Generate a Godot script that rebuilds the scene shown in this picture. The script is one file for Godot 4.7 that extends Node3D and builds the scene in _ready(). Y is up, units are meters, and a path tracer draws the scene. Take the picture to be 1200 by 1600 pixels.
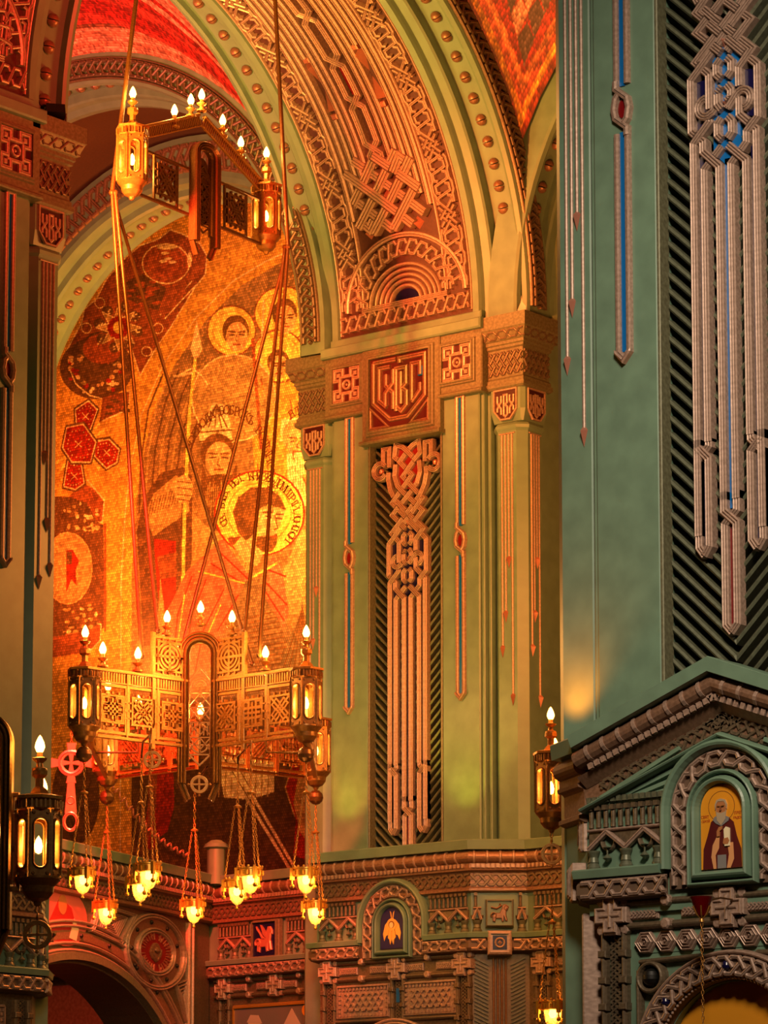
extends Node3D

# ---------------------------------------------------------------- mesh builder
class MB:
	var v := PackedVector3Array()
	var n := PackedVector3Array()
	func tri(a: Vector3, b: Vector3, c: Vector3) -> void:
		var m := (b - a).cross(c - a).normalized()
		v.append(a); v.append(c); v.append(b)
		n.append(m); n.append(m); n.append(m)
	func quad(a: Vector3, b: Vector3, c: Vector3, d: Vector3) -> void:
		tri(a, b, c)
		tri(a, c, d)
	# quad with wished normals, turned round where the winding disagrees
	func quadn(a: Vector3, b: Vector3, c: Vector3, d: Vector3, na: Vector3, nb: Vector3, nc: Vector3, nd: Vector3) -> void:
		var m := (c - a).cross(d - b)
		if m.dot(na + nc) >= 0.0:
			v.append(a); v.append(c); v.append(b); v.append(a); v.append(d); v.append(c)
			n.append(na); n.append(nc); n.append(nb); n.append(na); n.append(nd); n.append(nc)
		else:
			v.append(a); v.append(b); v.append(c); v.append(a); v.append(c); v.append(d)
			n.append(na); n.append(nb); n.append(nc); n.append(na); n.append(nc); n.append(nd)
	func box(c: Vector3, s: Vector3, b := Basis.IDENTITY) -> void:
		var x := b.x * s.x * 0.5; var y := b.y * s.y * 0.5; var z := b.z * s.z * 0.5
		quad(c - x - y + z, c + x - y + z, c + x + y + z, c - x + y + z)
		quad(c + x - y - z, c - x - y - z, c - x + y - z, c + x + y - z)
		quad(c + x - y + z, c + x - y - z, c + x + y - z, c + x + y + z)
		quad(c - x - y - z, c - x - y + z, c - x + y + z, c - x + y - z)
		quad(c - x + y + z, c + x + y + z, c + x + y - z, c - x + y - z)
		quad(c - x - y - z, c + x - y - z, c + x - y + z, c - x - y + z)
	func bar(a: Vector3, b: Vector3, w: float, t: float, side := Vector3.ZERO) -> void:
		var d := (b - a)
		var l := d.length()
		d /= l
		var s := side
		if s == Vector3.ZERO:
			s = Vector3.UP if absf(d.y) < 0.9 else Vector3.RIGHT
		var x := d.cross(s).normalized()
		box((a + b) * 0.5, Vector3(w, l, t), Basis(x, d, x.cross(d)))
	# box whose front (+z) edges are chamfered
	func block(x0: float, x1: float, y0: float, y1: float, z0: float, z1: float, b := 0.01) -> void:
		prism(PackedVector2Array([Vector2(x0, y0), Vector2(x1, y0), Vector2(x1, y1), Vector2(x0, y1)]), z0, z1, b)
	# polygon (counter-clockwise) raised from z0 to z1, front edge chamfered by b
	func prism(p: PackedVector2Array, z0: float, z1: float, b := 0.0) -> void:
		var k := p.size()
		var q := PackedVector2Array()
		for i in k:
			var e0 := (p[i] - p[(i + k - 1) % k]).normalized()
			var e1 := (p[(i + 1) % k] - p[i]).normalized()
			var n0 := Vector2(-e0.y, e0.x); var n1 := Vector2(-e1.y, e1.x)
			var m := n0 + n1
			q.append(p[i] + m * (b / maxf(0.3, 1.0 + n0.dot(n1))))
		for i in k:
			var j := (i + 1) % k
			var a := p[i]; var c := p[j]
			quad(Vector3(a.x, a.y, z0), Vector3(c.x, c.y, z0), Vector3(c.x, c.y, z1 - b), Vector3(a.x, a.y, z1 - b))
			if b > 0.0:
				quad(Vector3(a.x, a.y, z1 - b), Vector3(c.x, c.y, z1 - b), Vector3(q[j].x, q[j].y, z1), Vector3(q[i].x, q[i].y, z1))
		var t := Geometry2D.triangulate_polygon(q)
		for i in range(0, t.size(), 3):
			var a := q[t[i]]; var c := q[t[i + 1]]; var d := q[t[i + 2]]
			if (c - a).cross(d - a) < 0.0:
				var e := c
				c = d
				d = e
			tri(Vector3(a.x, a.y, z1), Vector3(c.x, c.y, z1), Vector3(d.x, d.y, z1))
	# raised band along a polyline; prof = (side, height) pairs from -1 to 1
	func strand(p0: PackedVector2Array, hw: float, z0: float, prof: Array, closed := false, maxseg := 9.0) -> void:
		var p := PackedVector2Array()
		var m := p0.size()
		var last := m if closed else m - 1
		for i in last:
			var a := p0[i]; var c := p0[(i + 1) % m]
			var k := maxi(1, int(ceil(a.distance_to(c) / maxseg)))
			for j in k:
				p.append(a.lerp(c, float(j) / k))
		if not closed:
			p.append(p0[m - 1])
		var cnt := p.size()
		if cnt < 2:
			return
		var rows := []
		for i in cnt:
			var e0 := (p[i] - p[(i + cnt - 1) % cnt]) if (closed or i > 0) else (p[1] - p[0])
			var e1 := (p[(i + 1) % cnt] - p[i]) if (closed or i < cnt - 1) else (p[i] - p[i - 1])
			e0 = e0.normalized(); e1 = e1.normalized()
			var r0 := Vector2(e0.y, -e0.x); var r1 := Vector2(e1.y, -e1.x)
			var r := (r0 + r1) / maxf(0.45, 1.0 + r0.dot(r1))
			var row := PackedVector3Array()
			for t in prof:
				row.append(Vector3(p[i].x + r.x * t.x * hw, p[i].y + r.y * t.x * hw, z0 + t.y))
			rows.append(row)
		var w := prof.size()
		for i in (cnt if closed else cnt - 1):
			var a: PackedVector3Array = rows[i]
			var c: PackedVector3Array = rows[(i + 1) % cnt]
			for j in w - 1:
				quad(a[j], a[j + 1], c[j + 1], c[j])
		if not closed:
			for e in [0, cnt - 1]:
				var a: PackedVector3Array = rows[e]
				for j in w - 1:
					var f := Vector3(a[j].x, a[j].y, z0); var g := Vector3(a[j + 1].x, a[j + 1].y, z0)
					if e == 0:
						quad(f, g, a[j + 1], a[j])
					else:
						quad(g, f, a[j], a[j + 1])
	func strands(list: Array, hw: float, z0: float, prof: Array, closed := false, maxseg := 9.0) -> void:
		for s in list:
			strand(s, hw, z0, prof, closed, maxseg)
	# turned shape about an axis through o; prof = (radius, height)
	func lathe(o: Vector3, prof: Array, k := 12, ax := Basis.IDENTITY, smooth := true) -> void:
		for i in prof.size() - 1:
			var a: Vector2 = prof[i]; var c: Vector2 = prof[i + 1]
			var d := c - a
			var nn := Vector2(d.y, -d.x).normalized()
			for j in k:
				var t0 := TAU * j / k; var t1 := TAU * (j + 1) / k
				var d0 := Vector3(cos(t0), 0, -sin(t0)); var d1 := Vector3(cos(t1), 0, -sin(t1))
				var dm := (d0 + d1).normalized()
				var n0 := (d0 if smooth else dm) * nn.x + Vector3(0, nn.y, 0)
				var n1 := (d1 if smooth else dm) * nn.x + Vector3(0, nn.y, 0)
				var p0 := o + ax * (d0 * a.x + Vector3(0, a.y, 0)); var p1 := o + ax * (d1 * a.x + Vector3(0, a.y, 0))
				var p2 := o + ax * (d1 * c.x + Vector3(0, c.y, 0)); var p3 := o + ax * (d0 * c.x + Vector3(0, c.y, 0))
				if a.x < 1e-6:
					quadtri(p0, p2, p3, ax * n0, ax * n1, ax * n0)
				elif c.x < 1e-6:
					quadtri(p0, p1, p2, ax * n0, ax * n1, ax * n0)
				else:
					quadn(p0, p1, p2, p3, ax * n0, ax * n1, ax * n1, ax * n0)
	func quadtri(a: Vector3, b: Vector3, c: Vector3, na: Vector3, nb: Vector3, nc: Vector3) -> void:
		if (b - a).cross(c - a).dot(na + nb + nc) >= 0.0:
			v.append(a); v.append(c); v.append(b)
			n.append(na); n.append(nc); n.append(nb)
		else:
			v.append(a); v.append(b); v.append(c)
			n.append(na); n.append(nb); n.append(nc)
	func tube(p: PackedVector3Array, r: float, k := 6, closed := false) -> void:
		var rings := []
		var c := p.size()
		var up := Vector3(0.31, 0.2, 0.93).normalized()
		for i in c:
			var d := (p[(i + 1) % c] if (closed or i < c - 1) else p[i]) - (p[(i + c - 1) % c] if (closed or i > 0) else p[i])
			d = d.normalized()
			var x := d.cross(up).normalized()
			var y := x.cross(d)
			var ring := []
			for j in k:
				var t := TAU * j / k
				ring.append(x * cos(t) + y * sin(t))
			rings.append(ring)
		for i in (c if closed else c - 1):
			var q := (i + 1) % c
			for j in k:
				var a: Vector3 = rings[i][j]; var b: Vector3 = rings[i][(j + 1) % k]
				var e: Vector3 = rings[q][(j + 1) % k]; var f: Vector3 = rings[q][j]
				quadn(p[i] + a * r, p[i] + b * r, p[q] + e * r, p[q] + f * r, a, b, e, f)
	func sphere(o: Vector3, r: float, k := 10, sc := Vector3.ONE) -> void:
		var prof := []
		var h := k / 2
		for i in h + 1:
			var t := -PI / 2 + PI * i / h
			prof.append(Vector2(cos(t) * r * sc.x if (i > 0 and i < h) else 0.0, sin(t) * r * sc.y))
		lathe(o, prof, k)
	# profile (outward, height) swept along a plan path (x, z), mitred; outward = right of travel
	func sweep(prof: Array, path: Array, closed := false) -> void:
		var c := path.size()
		var rows := []
		for i in c:
			var p: Vector2 = path[i]
			var e0: Vector2 = (p - path[(i + c - 1) % c]) if (closed or i > 0) else (path[1] - path[0])
			var e1: Vector2 = (path[(i + 1) % c] - p) if (closed or i < c - 1) else (path[c - 1] - path[c - 2])
			e0 = e0.normalized(); e1 = e1.normalized()
			var r0 := Vector2(-e0.y, e0.x); var r1 := Vector2(-e1.y, e1.x)
			var r := (r0 + r1) / maxf(0.4, 1.0 + r0.dot(r1))
			var row := PackedVector3Array()
			for t in prof:
				row.append(Vector3(p.x + r.x * t.x, t.y, p.y + r.y * t.x))
			rows.append(row)
		for i in (c if closed else c - 1):
			var a: PackedVector3Array = rows[i]
			var b: PackedVector3Array = rows[(i + 1) % c]
			for j in prof.size() - 1:
				quad(a[j], b[j], b[j + 1], a[j + 1])
		if not closed:
			for e in [0, c - 1]:
				var a: PackedVector3Array = rows[e]
				var poly := PackedVector2Array()
				for t in prof:
					poly.append(t)
				var tr := Geometry2D.triangulate_polygon(poly)
				for i in range(0, tr.size(), 3):
					tri(a[tr[i]], a[tr[i + 1]], a[tr[i + 2]])
	# profile (across w, radius r) swept round an arch: centre at the origin, starts on -z, axis x
	func arc(prof: Array, f0: float, f1: float, k: int) -> void:
		for i in prof.size() - 1:
			var a: Vector2 = prof[i]; var c: Vector2 = prof[i + 1]
			var d := c - a
			var nn := Vector2(d.y, -d.x).normalized()
			for j in k:
				var t0 := lerpf(f0, f1, float(j) / k); var t1 := lerpf(f0, f1, float(j + 1) / k)
				var d0 := Vector3(0, sin(t0), -cos(t0)); var d1 := Vector3(0, sin(t1), -cos(t1))
				var n0 := Vector3(nn.x, 0, 0) + d0 * nn.y; var n1 := Vector3(nn.x, 0, 0) + d1 * nn.y
				quadn(d0 * a.y + Vector3(a.x, 0, 0), d0 * c.y + Vector3(c.x, 0, 0), d1 * c.y + Vector3(c.x, 0, 0), d1 * a.y + Vector3(a.x, 0, 0), n0, n0, n1, n1)
	# bend the flat (x across, y along, z towards the centre) onto an arch soffit of radius r
	func bend_soffit(r: float) -> void:
		for i in v.size():
			var t := v[i].y / r
			v[i] = Vector3(v[i].x, sin(t) * (r - v[i].z), -cos(t) * (r - v[i].z))
		reflat()
	# bend the flat (x along, y radial offset, z proud) onto the +x face of an arch
	func bend_face(r: float, x: float, sgn := 1.0) -> void:
		for i in v.size():
			var t := v[i].x / r
			var q := r + v[i].y
			v[i] = Vector3(x + sgn * v[i].z, sin(t) * q, -cos(t) * q)
		reflat(sgn < 0.0)
	# bend the flat (x along, y radial) onto a ring lying in the xy plane, starting at angle a0 and running clockwise
	func bend_ring(o: Vector2, r: float, a0: float) -> void:
		for i in v.size():
			var t := a0 - v[i].x / r
			var q := r + v[i].y
			v[i] = Vector3(o.x + cos(t) * q, o.y + sin(t) * q, v[i].z)
		reflat()
	func reflat(flip := false) -> void:
		for i in range(0, v.size(), 3):
			if flip:
				var e := v[i + 1]
				v[i + 1] = v[i + 2]
				v[i + 2] = e
			var m := (v[i + 2] - v[i]).cross(v[i + 1] - v[i]).normalized()
			n[i] = m; n[i + 1] = m; n[i + 2] = m
	func move(t: Transform3D) -> void:
		for i in v.size():
			v[i] = t * v[i]
			n[i] = (t.basis * n[i]).normalized()
	func add(o, t := Transform3D.IDENTITY) -> void:
		for i in o.v.size():
			v.append(t * o.v[i])
			n.append((t.basis * o.n[i]).normalized())
	func mesh() -> ArrayMesh:
		var a := []
		a.resize(Mesh.ARRAY_MAX)
		a[Mesh.ARRAY_VERTEX] = v
		a[Mesh.ARRAY_NORMAL] = n
		var m := ArrayMesh.new()
		m.add_surface_from_arrays(Mesh.PRIMITIVE_TRIANGLES, a)
		return m

# ---------------------------------------------------------------- scene helpers
var M := {}
var used := {}
const R1 := [Vector2(-1, 0), Vector2(-0.8, 0.85), Vector2(-0.12, 1), Vector2(0, 0.45), Vector2(0.12, 1), Vector2(0.8, 0.85), Vector2(1, 0)]

func pr(h: float) -> Array:           # two ridges with a groove between
	return R1.map(func(t): return Vector2(t.x, t.y * h))
func pr3(h: float) -> Array:          # three ridges with two grooves
	return [Vector2(-1, 0), Vector2(-1, h * 0.85), Vector2(-0.7, h), Vector2(-0.42, h * 0.9), Vector2(-0.34, h * 0.35), Vector2(-0.26, h * 0.9), Vector2(0, h), Vector2(0.26, h * 0.9), Vector2(0.34, h * 0.35), Vector2(0.42, h * 0.9), Vector2(0.7, h), Vector2(1, h * 0.85), Vector2(1, 0)]
func flat(h: float) -> Array:
	return [Vector2(-1, 0), Vector2(-0.75, h), Vector2(0.75, h), Vector2(1, 0)]
func rnd(h: float) -> Array:          # half round
	return [Vector2(-1, 0), Vector2(-0.8, h * 0.6), Vector2(-0.4, h * 0.92), Vector2(0, h), Vector2(0.4, h * 0.92), Vector2(0.8, h * 0.6), Vector2(1, 0)]
func pv(a: Array) -> PackedVector2Array:
	var o := PackedVector2Array()
	for i in range(0, a.size(), 2):
		o.append(Vector2(a[i], a[i + 1]))
	return o
func mir(p: PackedVector2Array) -> PackedVector2Array:
	var o := PackedVector2Array()
	for q in p:
		o.append(Vector2(-q.x, q.y))
	return o
func shift(p: PackedVector2Array, d: Vector2, s := Vector2.ONE) -> PackedVector2Array:
	var o := PackedVector2Array()
	for q in p:
		o.append(q * s + d)
	return o
func arcpts(o: Vector2, r: float, a0: float, a1: float, k: int, ry := -1.0) -> PackedVector2Array:
	var p := PackedVector2Array()
	var rr := r if ry < 0.0 else ry
	for i in k + 1:
		var t := deg_to_rad(lerpf(a0, a1, float(i) / k))
		p.append(o + Vector2(cos(t) * r, sin(t) * rr))
	return p
func joined(list: Array) -> PackedVector2Array:
	var o := PackedVector2Array()
	for p in list:
		o.append_array(p)
	return o

# over-and-under weaving: cuts the lower strand at each crossing
func weave(st: Array, gap: float) -> Array:
	var cr := []
	for i in st.size():
		cr.append([])
	var id := 0
	for i in st.size():
		var a: PackedVector2Array = st[i]
		var la := 0.0
		for ia in a.size() - 1:
			var sa := a[ia].distance_to(a[ia + 1])
			for j in range(i, st.size()):
				var b: PackedVector2Array = st[j]
				var lb := 0.0
				for ib in b.size() - 1:
					var sb := b[ib].distance_to(b[ib + 1])
					if i != j or ib > ia + 1:
						var x = Geometry2D.segment_intersects_segment(a[ia], a[ia + 1], b[ib], b[ib + 1])
						if x != null and sa > 0.0 and sb > 0.0:
							var sn := absf((a[ia + 1] - a[ia]).cross(b[ib + 1] - b[ib])) / (sa * sb)
							if sn > 0.25:
								cr[i].append([la + a[ia].distance_to(x), id, sn])
								cr[j].append([lb + b[ib].distance_to(x), id, sn])
								id += 1
					lb += sb
			la += sa
	var role := {}
	var out := []
	for i in st.size():
		var c: Array = cr[i]
		c.sort_custom(func(p, q): return p[0] < q[0])
		var over := i % 2 == 0
		var cuts := []
		for x in c:
			if role.has(x[1]):
				over = not role[x[1]]
			else:
				role[x[1]] = over
			if not over:
				cuts.append([x[0] - gap / x[2], x[0] + gap / x[2]])
			over = not over
		var p: PackedVector2Array = st[i]
		var pos := 0.0
		var cur := PackedVector2Array()
		var ci := 0
		var total := 0.0
		for k in p.size() - 1:
			total += p[k].distance_to(p[k + 1])
		var keeps := []
		var from := 0.0
		for q in cuts:
			if q[0] > from:
				keeps.append([from, q[0]])
			from = maxf(from, q[1])
		if from < total:
			keeps.append([from, total])
		for q in keeps:
			if q[1] - q[0] < gap * 0.4:
				continue
			cur = PackedVector2Array()
			pos = 0.0
			for k in p.size() - 1:
				var l := p[k].distance_to(p[k + 1])
				if l <= 0.0:
					continue
				var s0 := maxf(q[0], pos); var s1 := minf(q[1], pos + l)
				if s1 > s0:
					if cur.is_empty():
						cur.append(p[k].lerp(p[k + 1], (s0 - pos) / l))
					cur.append(p[k].lerp(p[k + 1], (s1 - pos) / l))
				pos += l
			if cur.size() > 1:
				out.append(cur)
	return out

# plait of k strands, length l, full height h, one wave = per; flat = share of the wave that runs straight
func plait(l: float, h: float, per: float, k := 3, flatshare := 0.3, y0 := 0.0) -> Array:
	var out := []
	for i in k:
		var p := PackedVector2Array()
		var ph := per * i / k
		var x := -per - ph
		var f := per * flatshare * 0.5
		while x < l + per:
			for q in [Vector2(x, -h / 2), Vector2(x + f, -h / 2), Vector2(x + per / 2, h / 2), Vector2(x + per / 2 + f, h / 2)]:
				p.append(q)
			x += per
		var c := PackedVector2Array()
		for j in p.size() - 1:
			var a := p[j]; var b := p[j + 1]
			if b.x <= 0.0 or a.x >= l:
				continue
			if a.x < 0.0:
				a = a.lerp(b, (0.0 - a.x) / (b.x - a.x))
			if b.x > l:
				b = a.lerp(b, (l - a.x) / (b.x - a.x))
			if c.is_empty():
				c.append(a + Vector2(0, y0))
			c.append(b + Vector2(0, y0))
		if c.size() > 1:
			out.append(c)
	return out

func numbered(called: String) -> String:
	if not used.has(called):
		used[called] = 0
		return called
	used[called] += 1
	return "%s_%03d" % [called, used[called]]
func thing(called: String, label: String, category: String, at := Vector3.ZERO, turn := 0.0, group := "") -> Node3D:
	var o := Node3D.new()
	o.name = numbered(called)
	add_child(o)
	o.position = at
	o.rotation.y = turn
	tag(o, label, category, group)
	return o
func tag(o: Node, label: String, category: String, group := "") -> void:
	o.set_meta("label", label)
	o.set_meta("category", category)
	if group:
		o.set_meta("group", group)
func put(mesh: Mesh, called: String, m: Material, parent: Node, t := Transform3D.IDENTITY) -> MeshInstance3D:
	var o := MeshInstance3D.new()
	o.mesh = mesh
	o.material_override = m
	o.name = numbered(called) if parent == self else called
	parent.add_child(o, true)
	o.transform = t
	return o
func part(mb: MB, called: String, m: Material, parent: Node, t := Transform3D.IDENTITY) -> MeshInstance3D:
	return put(mb.mesh(), called, m, parent, t)
func struct(mb: MB, called: String, m: Material) -> MeshInstance3D:
	var o := part(mb, called, m, self)
	o.set_meta("kind", "structure")
	return o
func xf(x: float, y: float, z: float, turn := 0.0) -> Transform3D:
	return Transform3D(Basis(Vector3.UP, turn), Vector3(x, y, z))

# ---------------------------------------------------------------- materials
func noise_tex(seed_: int, freq: float, c0: Color, c1: Color, size := 256, normal := false) -> NoiseTexture2D:
	var f := FastNoiseLite.new()
	f.seed = seed_
	f.frequency = freq
	f.fractal_octaves = 4
	var t := NoiseTexture2D.new()
	t.width = size
	t.height = size
	t.seamless = true
	t.noise = f
	if normal:
		t.as_normal_map = true
		t.bump_strength = 3.0
	else:
		var g := Gradient.new()
		g.set_color(0, c0)
		g.set_color(1, c1)
		t.color_ramp = g
	return t
func mat(key: String, c: Color, rough := 0.5, metal := 0.0, grain: Texture2D = null, gs := 1.0) -> StandardMaterial3D:
	var m := StandardMaterial3D.new()
	m.albedo_color = c
	m.roughness = rough
	m.metallic = metal
	if grain:
		m.albedo_texture = grain
		m.uv1_triplanar = true
		m.uv1_world_triplanar = true
		m.uv1_scale = Vector3.ONE * gs
	M[key] = m
	return m
func glow(key: String, c: Color, e: float) -> void:
	var m := StandardMaterial3D.new()
	m.albedo_color = Color(0.9, 0.8, 0.6)
	m.emission_enabled = true
	m.emission = c
	m.emission_energy_multiplier = e
	M[key] = m
func materials() -> void:
	var g1 := noise_tex(3, 0.02, Color(0.86, 0.86, 0.86), Color(1, 1, 1))
	var g2 := noise_tex(8, 0.05, Color(0.72, 0.7, 0.68), Color(1, 1, 1))
	mat("green", Color(0.41, 0.52, 0.44), 0.42, 0.0, g1, 0.7)
	mat("edge", Color(0.46, 0.46, 0.36), 0.45, 0.2, g2, 2.0)
	mat("bronze", Color(0.72, 0.61, 0.55), 0.42, 0.3, g2, 2.5)
	mat("copper", Color(0.60, 0.46, 0.37), 0.42, 0.4, g2, 2.5)
	mat("slat", Color(0.42, 0.44, 0.36), 0.45, 0.25, g2, 2.0)
	mat("ground", Color(0.34, 0.31, 0.25), 0.6)
	mat("enamel", Color(0.24, 0.07, 0.08), 0.35)
	mat("carve", Color(0.47, 0.41, 0.33), 0.45, 0.4, g2, 2.5)
	mat("carve_back", Color(0.36, 0.28, 0.22), 0.6)
	mat("dark_red_brown", Color(0.27, 0.14, 0.10), 0.55, 0.0, g2, 2.0)  # soffit ground, darker and redder than the raised strands
	mat("blue", Color(0.06, 0.36, 0.62), 0.25)
	mat("navy", Color(0.07, 0.06, 0.22), 0.25)
	mat("red", Color(0.42, 0.05, 0.06), 0.3)
	mat("shield_red", Color(0.20, 0.04, 0.04), 0.4)
	mat("gem", Color(0.72, 0.48, 0.40), 0.3, 0.5)
	mat("brass", Color(0.80, 0.57, 0.28), 0.36, 0.6, g2, 3.0)
	mat("brass_dark", Color(0.46, 0.31, 0.16), 0.36, 0.6, g2, 3.0)
	mat("brass_mid", Color(0.64, 0.45, 0.22), 0.34, 0.6, g2, 3.0)
	mat("gold", Color(0.93, 0.70, 0.30), 0.3, 0.8)
	mat("black", Color(0.02, 0.02, 0.02), 0.5)
	mat("white", Color(0.85, 0.83, 0.8), 0.5)
	mat("stone", Color(0.44, 0.38, 0.32), 0.6, 0.0, g2, 1.2)
	mat("floor", Color(0.32, 0.29, 0.25), 0.25, 0.0, g1, 0.5)
	glow("flame", Color(1.0, 0.66, 0.30), 14.0)
	var gl := StandardMaterial3D.new()
	gl.albedo_color = Color(1.0, 0.86, 0.55, 0.25)
	gl.transparency = BaseMaterial3D.TRANSPARENCY_ALPHA
	gl.roughness = 0.05
	M["glass"] = gl
	var ru := StandardMaterial3D.new()
	ru.albedo_color = Color(0.35, 0.01, 0.02, 0.85)
	ru.transparency = BaseMaterial3D.TRANSPARENCY_ALPHA
	ru.roughness = 0.08
	M["ruby"] = ru
# ---------------------------------------------------------------- pier ornaments (face frame: x right, y up, z out)
func square_frame(mb: MB, x0: float, x1: float, y0: float, y1: float, w: float, z0: float, z1: float) -> void:
	var p := pv([x0 + w, y0 + w, x1 - w, y0 + w, x1 - w, y1 - w, x0 + w, y1 - w])
	mb.strand(p, w, z0, [Vector2(-1, 0), Vector2(-1, z1 - z0), Vector2(-0.3, z1 - z0), Vector2(0.1, (z1 - z0) * 0.6), Vector2(0.6, (z1 - z0) * 0.55), Vector2(1, 0)], true)

func totem() -> Array:                       # woven band ornament of the pier panels
	var a := pv([-0.231, 5.9, -0.231, 8.38, -0.11, 8.50, -0.11, 8.80, -0.21, 8.90, 0.05, 9.14, 0.17, 9.26, 0.225, 9.36, 0.25, 9.47, 0.245, 9.545])
	var b := pv([-0.044, 6.1, -0.044, 8.20, -0.16, 8.315, -0.16, 8.38, -0.245, 8.46, -0.245, 8.79, 0.2, 9.22, 0.06, 9.36, -0.06, 9.48, 0.02, 9.56, 0.10, 9.64, 0.02, 9.72, -0.06, 9.79, -0.15, 9.83, -0.17, 9.70, -0.08, 9.63])
	var s := pv([0.155, 9.62, 0.168, 9.5, 0.13, 9.39, 0.05, 9.31, -0.2, 9.09, 0.0, 8.905, 0.055, 8.85, 0.055, 8.79, 0.0, 8.735, -0.05, 8.67, -0.05, 8.60, 0.0, 8.53, 0.052, 8.47, 0.052, 8.40, 0.0, 8.345, -0.152, 8.20, -0.152, 6.48])
	var l := joined([pv([0.05, 8.70, 0.0, 8.66, -0.085, 8.555]), arcpts(Vector2(-0.135, 8.595), 0.058, -50, -330, 12), pv([-0.03, 8.56])])
	var st := []
	for p in [a, b, s]:
		st.append(p)
		st.append(mir(p))
	st.append(l)
	st.append(mir(l))
	return weave(st, 0.032)

func totem_parts(root: Node, t: Transform3D, bright: bool) -> void:
	var mb := MB.new()
	mb.strands(totem(), 0.026, -0.095, pr3(0.07), false)
	for s in [-1.0, 1.0]:
		# foot loops of the side bands, and the curls with crowns at the top
		var q := [pv([-0.231, 6.5, -0.231, 6.455, -0.152, 6.375, -0.152, 5.83, -0.19, 5.775]), pv([-0.152, 6.5, -0.152, 6.455, -0.231, 6.375, -0.231, 5.83, -0.19, 5.775])]
		for p in q:
			mb.strand(p if s < 0 else mir(p), 0.026, -0.095, pr3(0.07 if p == q[0] else 0.062))
		var c := arcpts(Vector2(0.355 * s, 9.575), 0.082, -150 if s > 0 else -30, 150 if s > 0 else -330, 16)
		mb.strand(c, 0.026, -0.095, pr3(0.08))
		var u := pv([-0.315, 9.64, -0.315, 9.80, -0.235, 9.80, -0.235, 9.60])
		mb.strand(u if s < 0 else mir(u), 0.024, -0.095, pr3(0.075))
	var c1 := pv([-0.044, 6.15, -0.044, 6.03, 0.044, 5.95, 0.044, 5.33, 0.0, 5.28])
	mb.strand(c1, 0.026, -0.095, pr3(0.07))
	mb.strand(mir(c1), 0.026, -0.095, pr3(0.062))
	part(mb, "woven_ornament", M.bronze, root, t)
	for s in [-1.0, 1.0]:
		var b := MB.new()
		b.sphere(Vector3(0.355 * s, 9.575, -0.06), 0.032, 10)
		part(b, "boss", M.gem, root, t)
	var e := MB.new()
	for s in [-1.0, 1.0]:
		e.block(0.191 * s - 0.02, 0.191 * s + 0.02, 5.80, 6.36, -0.1, -0.07, 0.0)
		e.block(0.191 * s - 0.02, 0.191 * s + 0.02, 6.5, 8.3, -0.1, -0.07, 0.0)
		var hx := pv([-0.235, 8.47, -0.125, 8.50, -0.125, 8.79, -0.235, 8.78])
		e.prism(hx if s < 0 else pv([0.125, 8.50, 0.235, 8.47, 0.235, 8.78, 0.125, 8.79]), -0.1, -0.07)
	part(e, "dark_blue_enamel", M.navy, root, t)
	e = MB.new()
	e.block(-0.02, 0.02, 6.05, 8.25, -0.1, -0.068, 0.0)
	e.prism(pv([-0.1, 8.3, 0.0, 8.2, 0.1, 8.3, 0.1, 8.9, 0.0, 8.99, -0.1, 8.9]), -0.1, -0.068)
	part(e, "bright_blue_enamel", M.blue if bright else M.navy, root, t)
	e = MB.new()
	e.block(-0.02, 0.02, 5.33, 5.94, -0.1, -0.068, 0.0)
	part(e, "red_enamel", M.red, root, t)
	e = MB.new()
	e.prism(pv([-0.13, 9.35, 0.13, 9.35, 0.15, 9.6, 0.14, 9.8, -0.14, 9.8, -0.15, 9.6]), -0.1, -0.075)
	part(e, "red_enamel", M.red, root, t)
	for g in [Vector3(0, 9.0, 0.06), Vector3(0, 8.6, 0.028)]:
		e = MB.new()
		pyramid(e, Vector3(g.x, g.y, -0.07), g.z, g.z * 0.9, 0.05)
		part(e, "pyramid_boss", M.gem, root, t)

func pyramid(mb: MB, o: Vector3, a: float, b: float, h: float) -> void:   # diamond-shaped stud
	var p := [o + Vector3(a, 0, 0), o + Vector3(0, b, 0), o + Vector3(-a, 0, 0), o + Vector3(0, -b, 0)]
	for i in 4:
		mb.tri(p[i], p[(i + 1) % 4], o + Vector3(0, 0, h))

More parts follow.
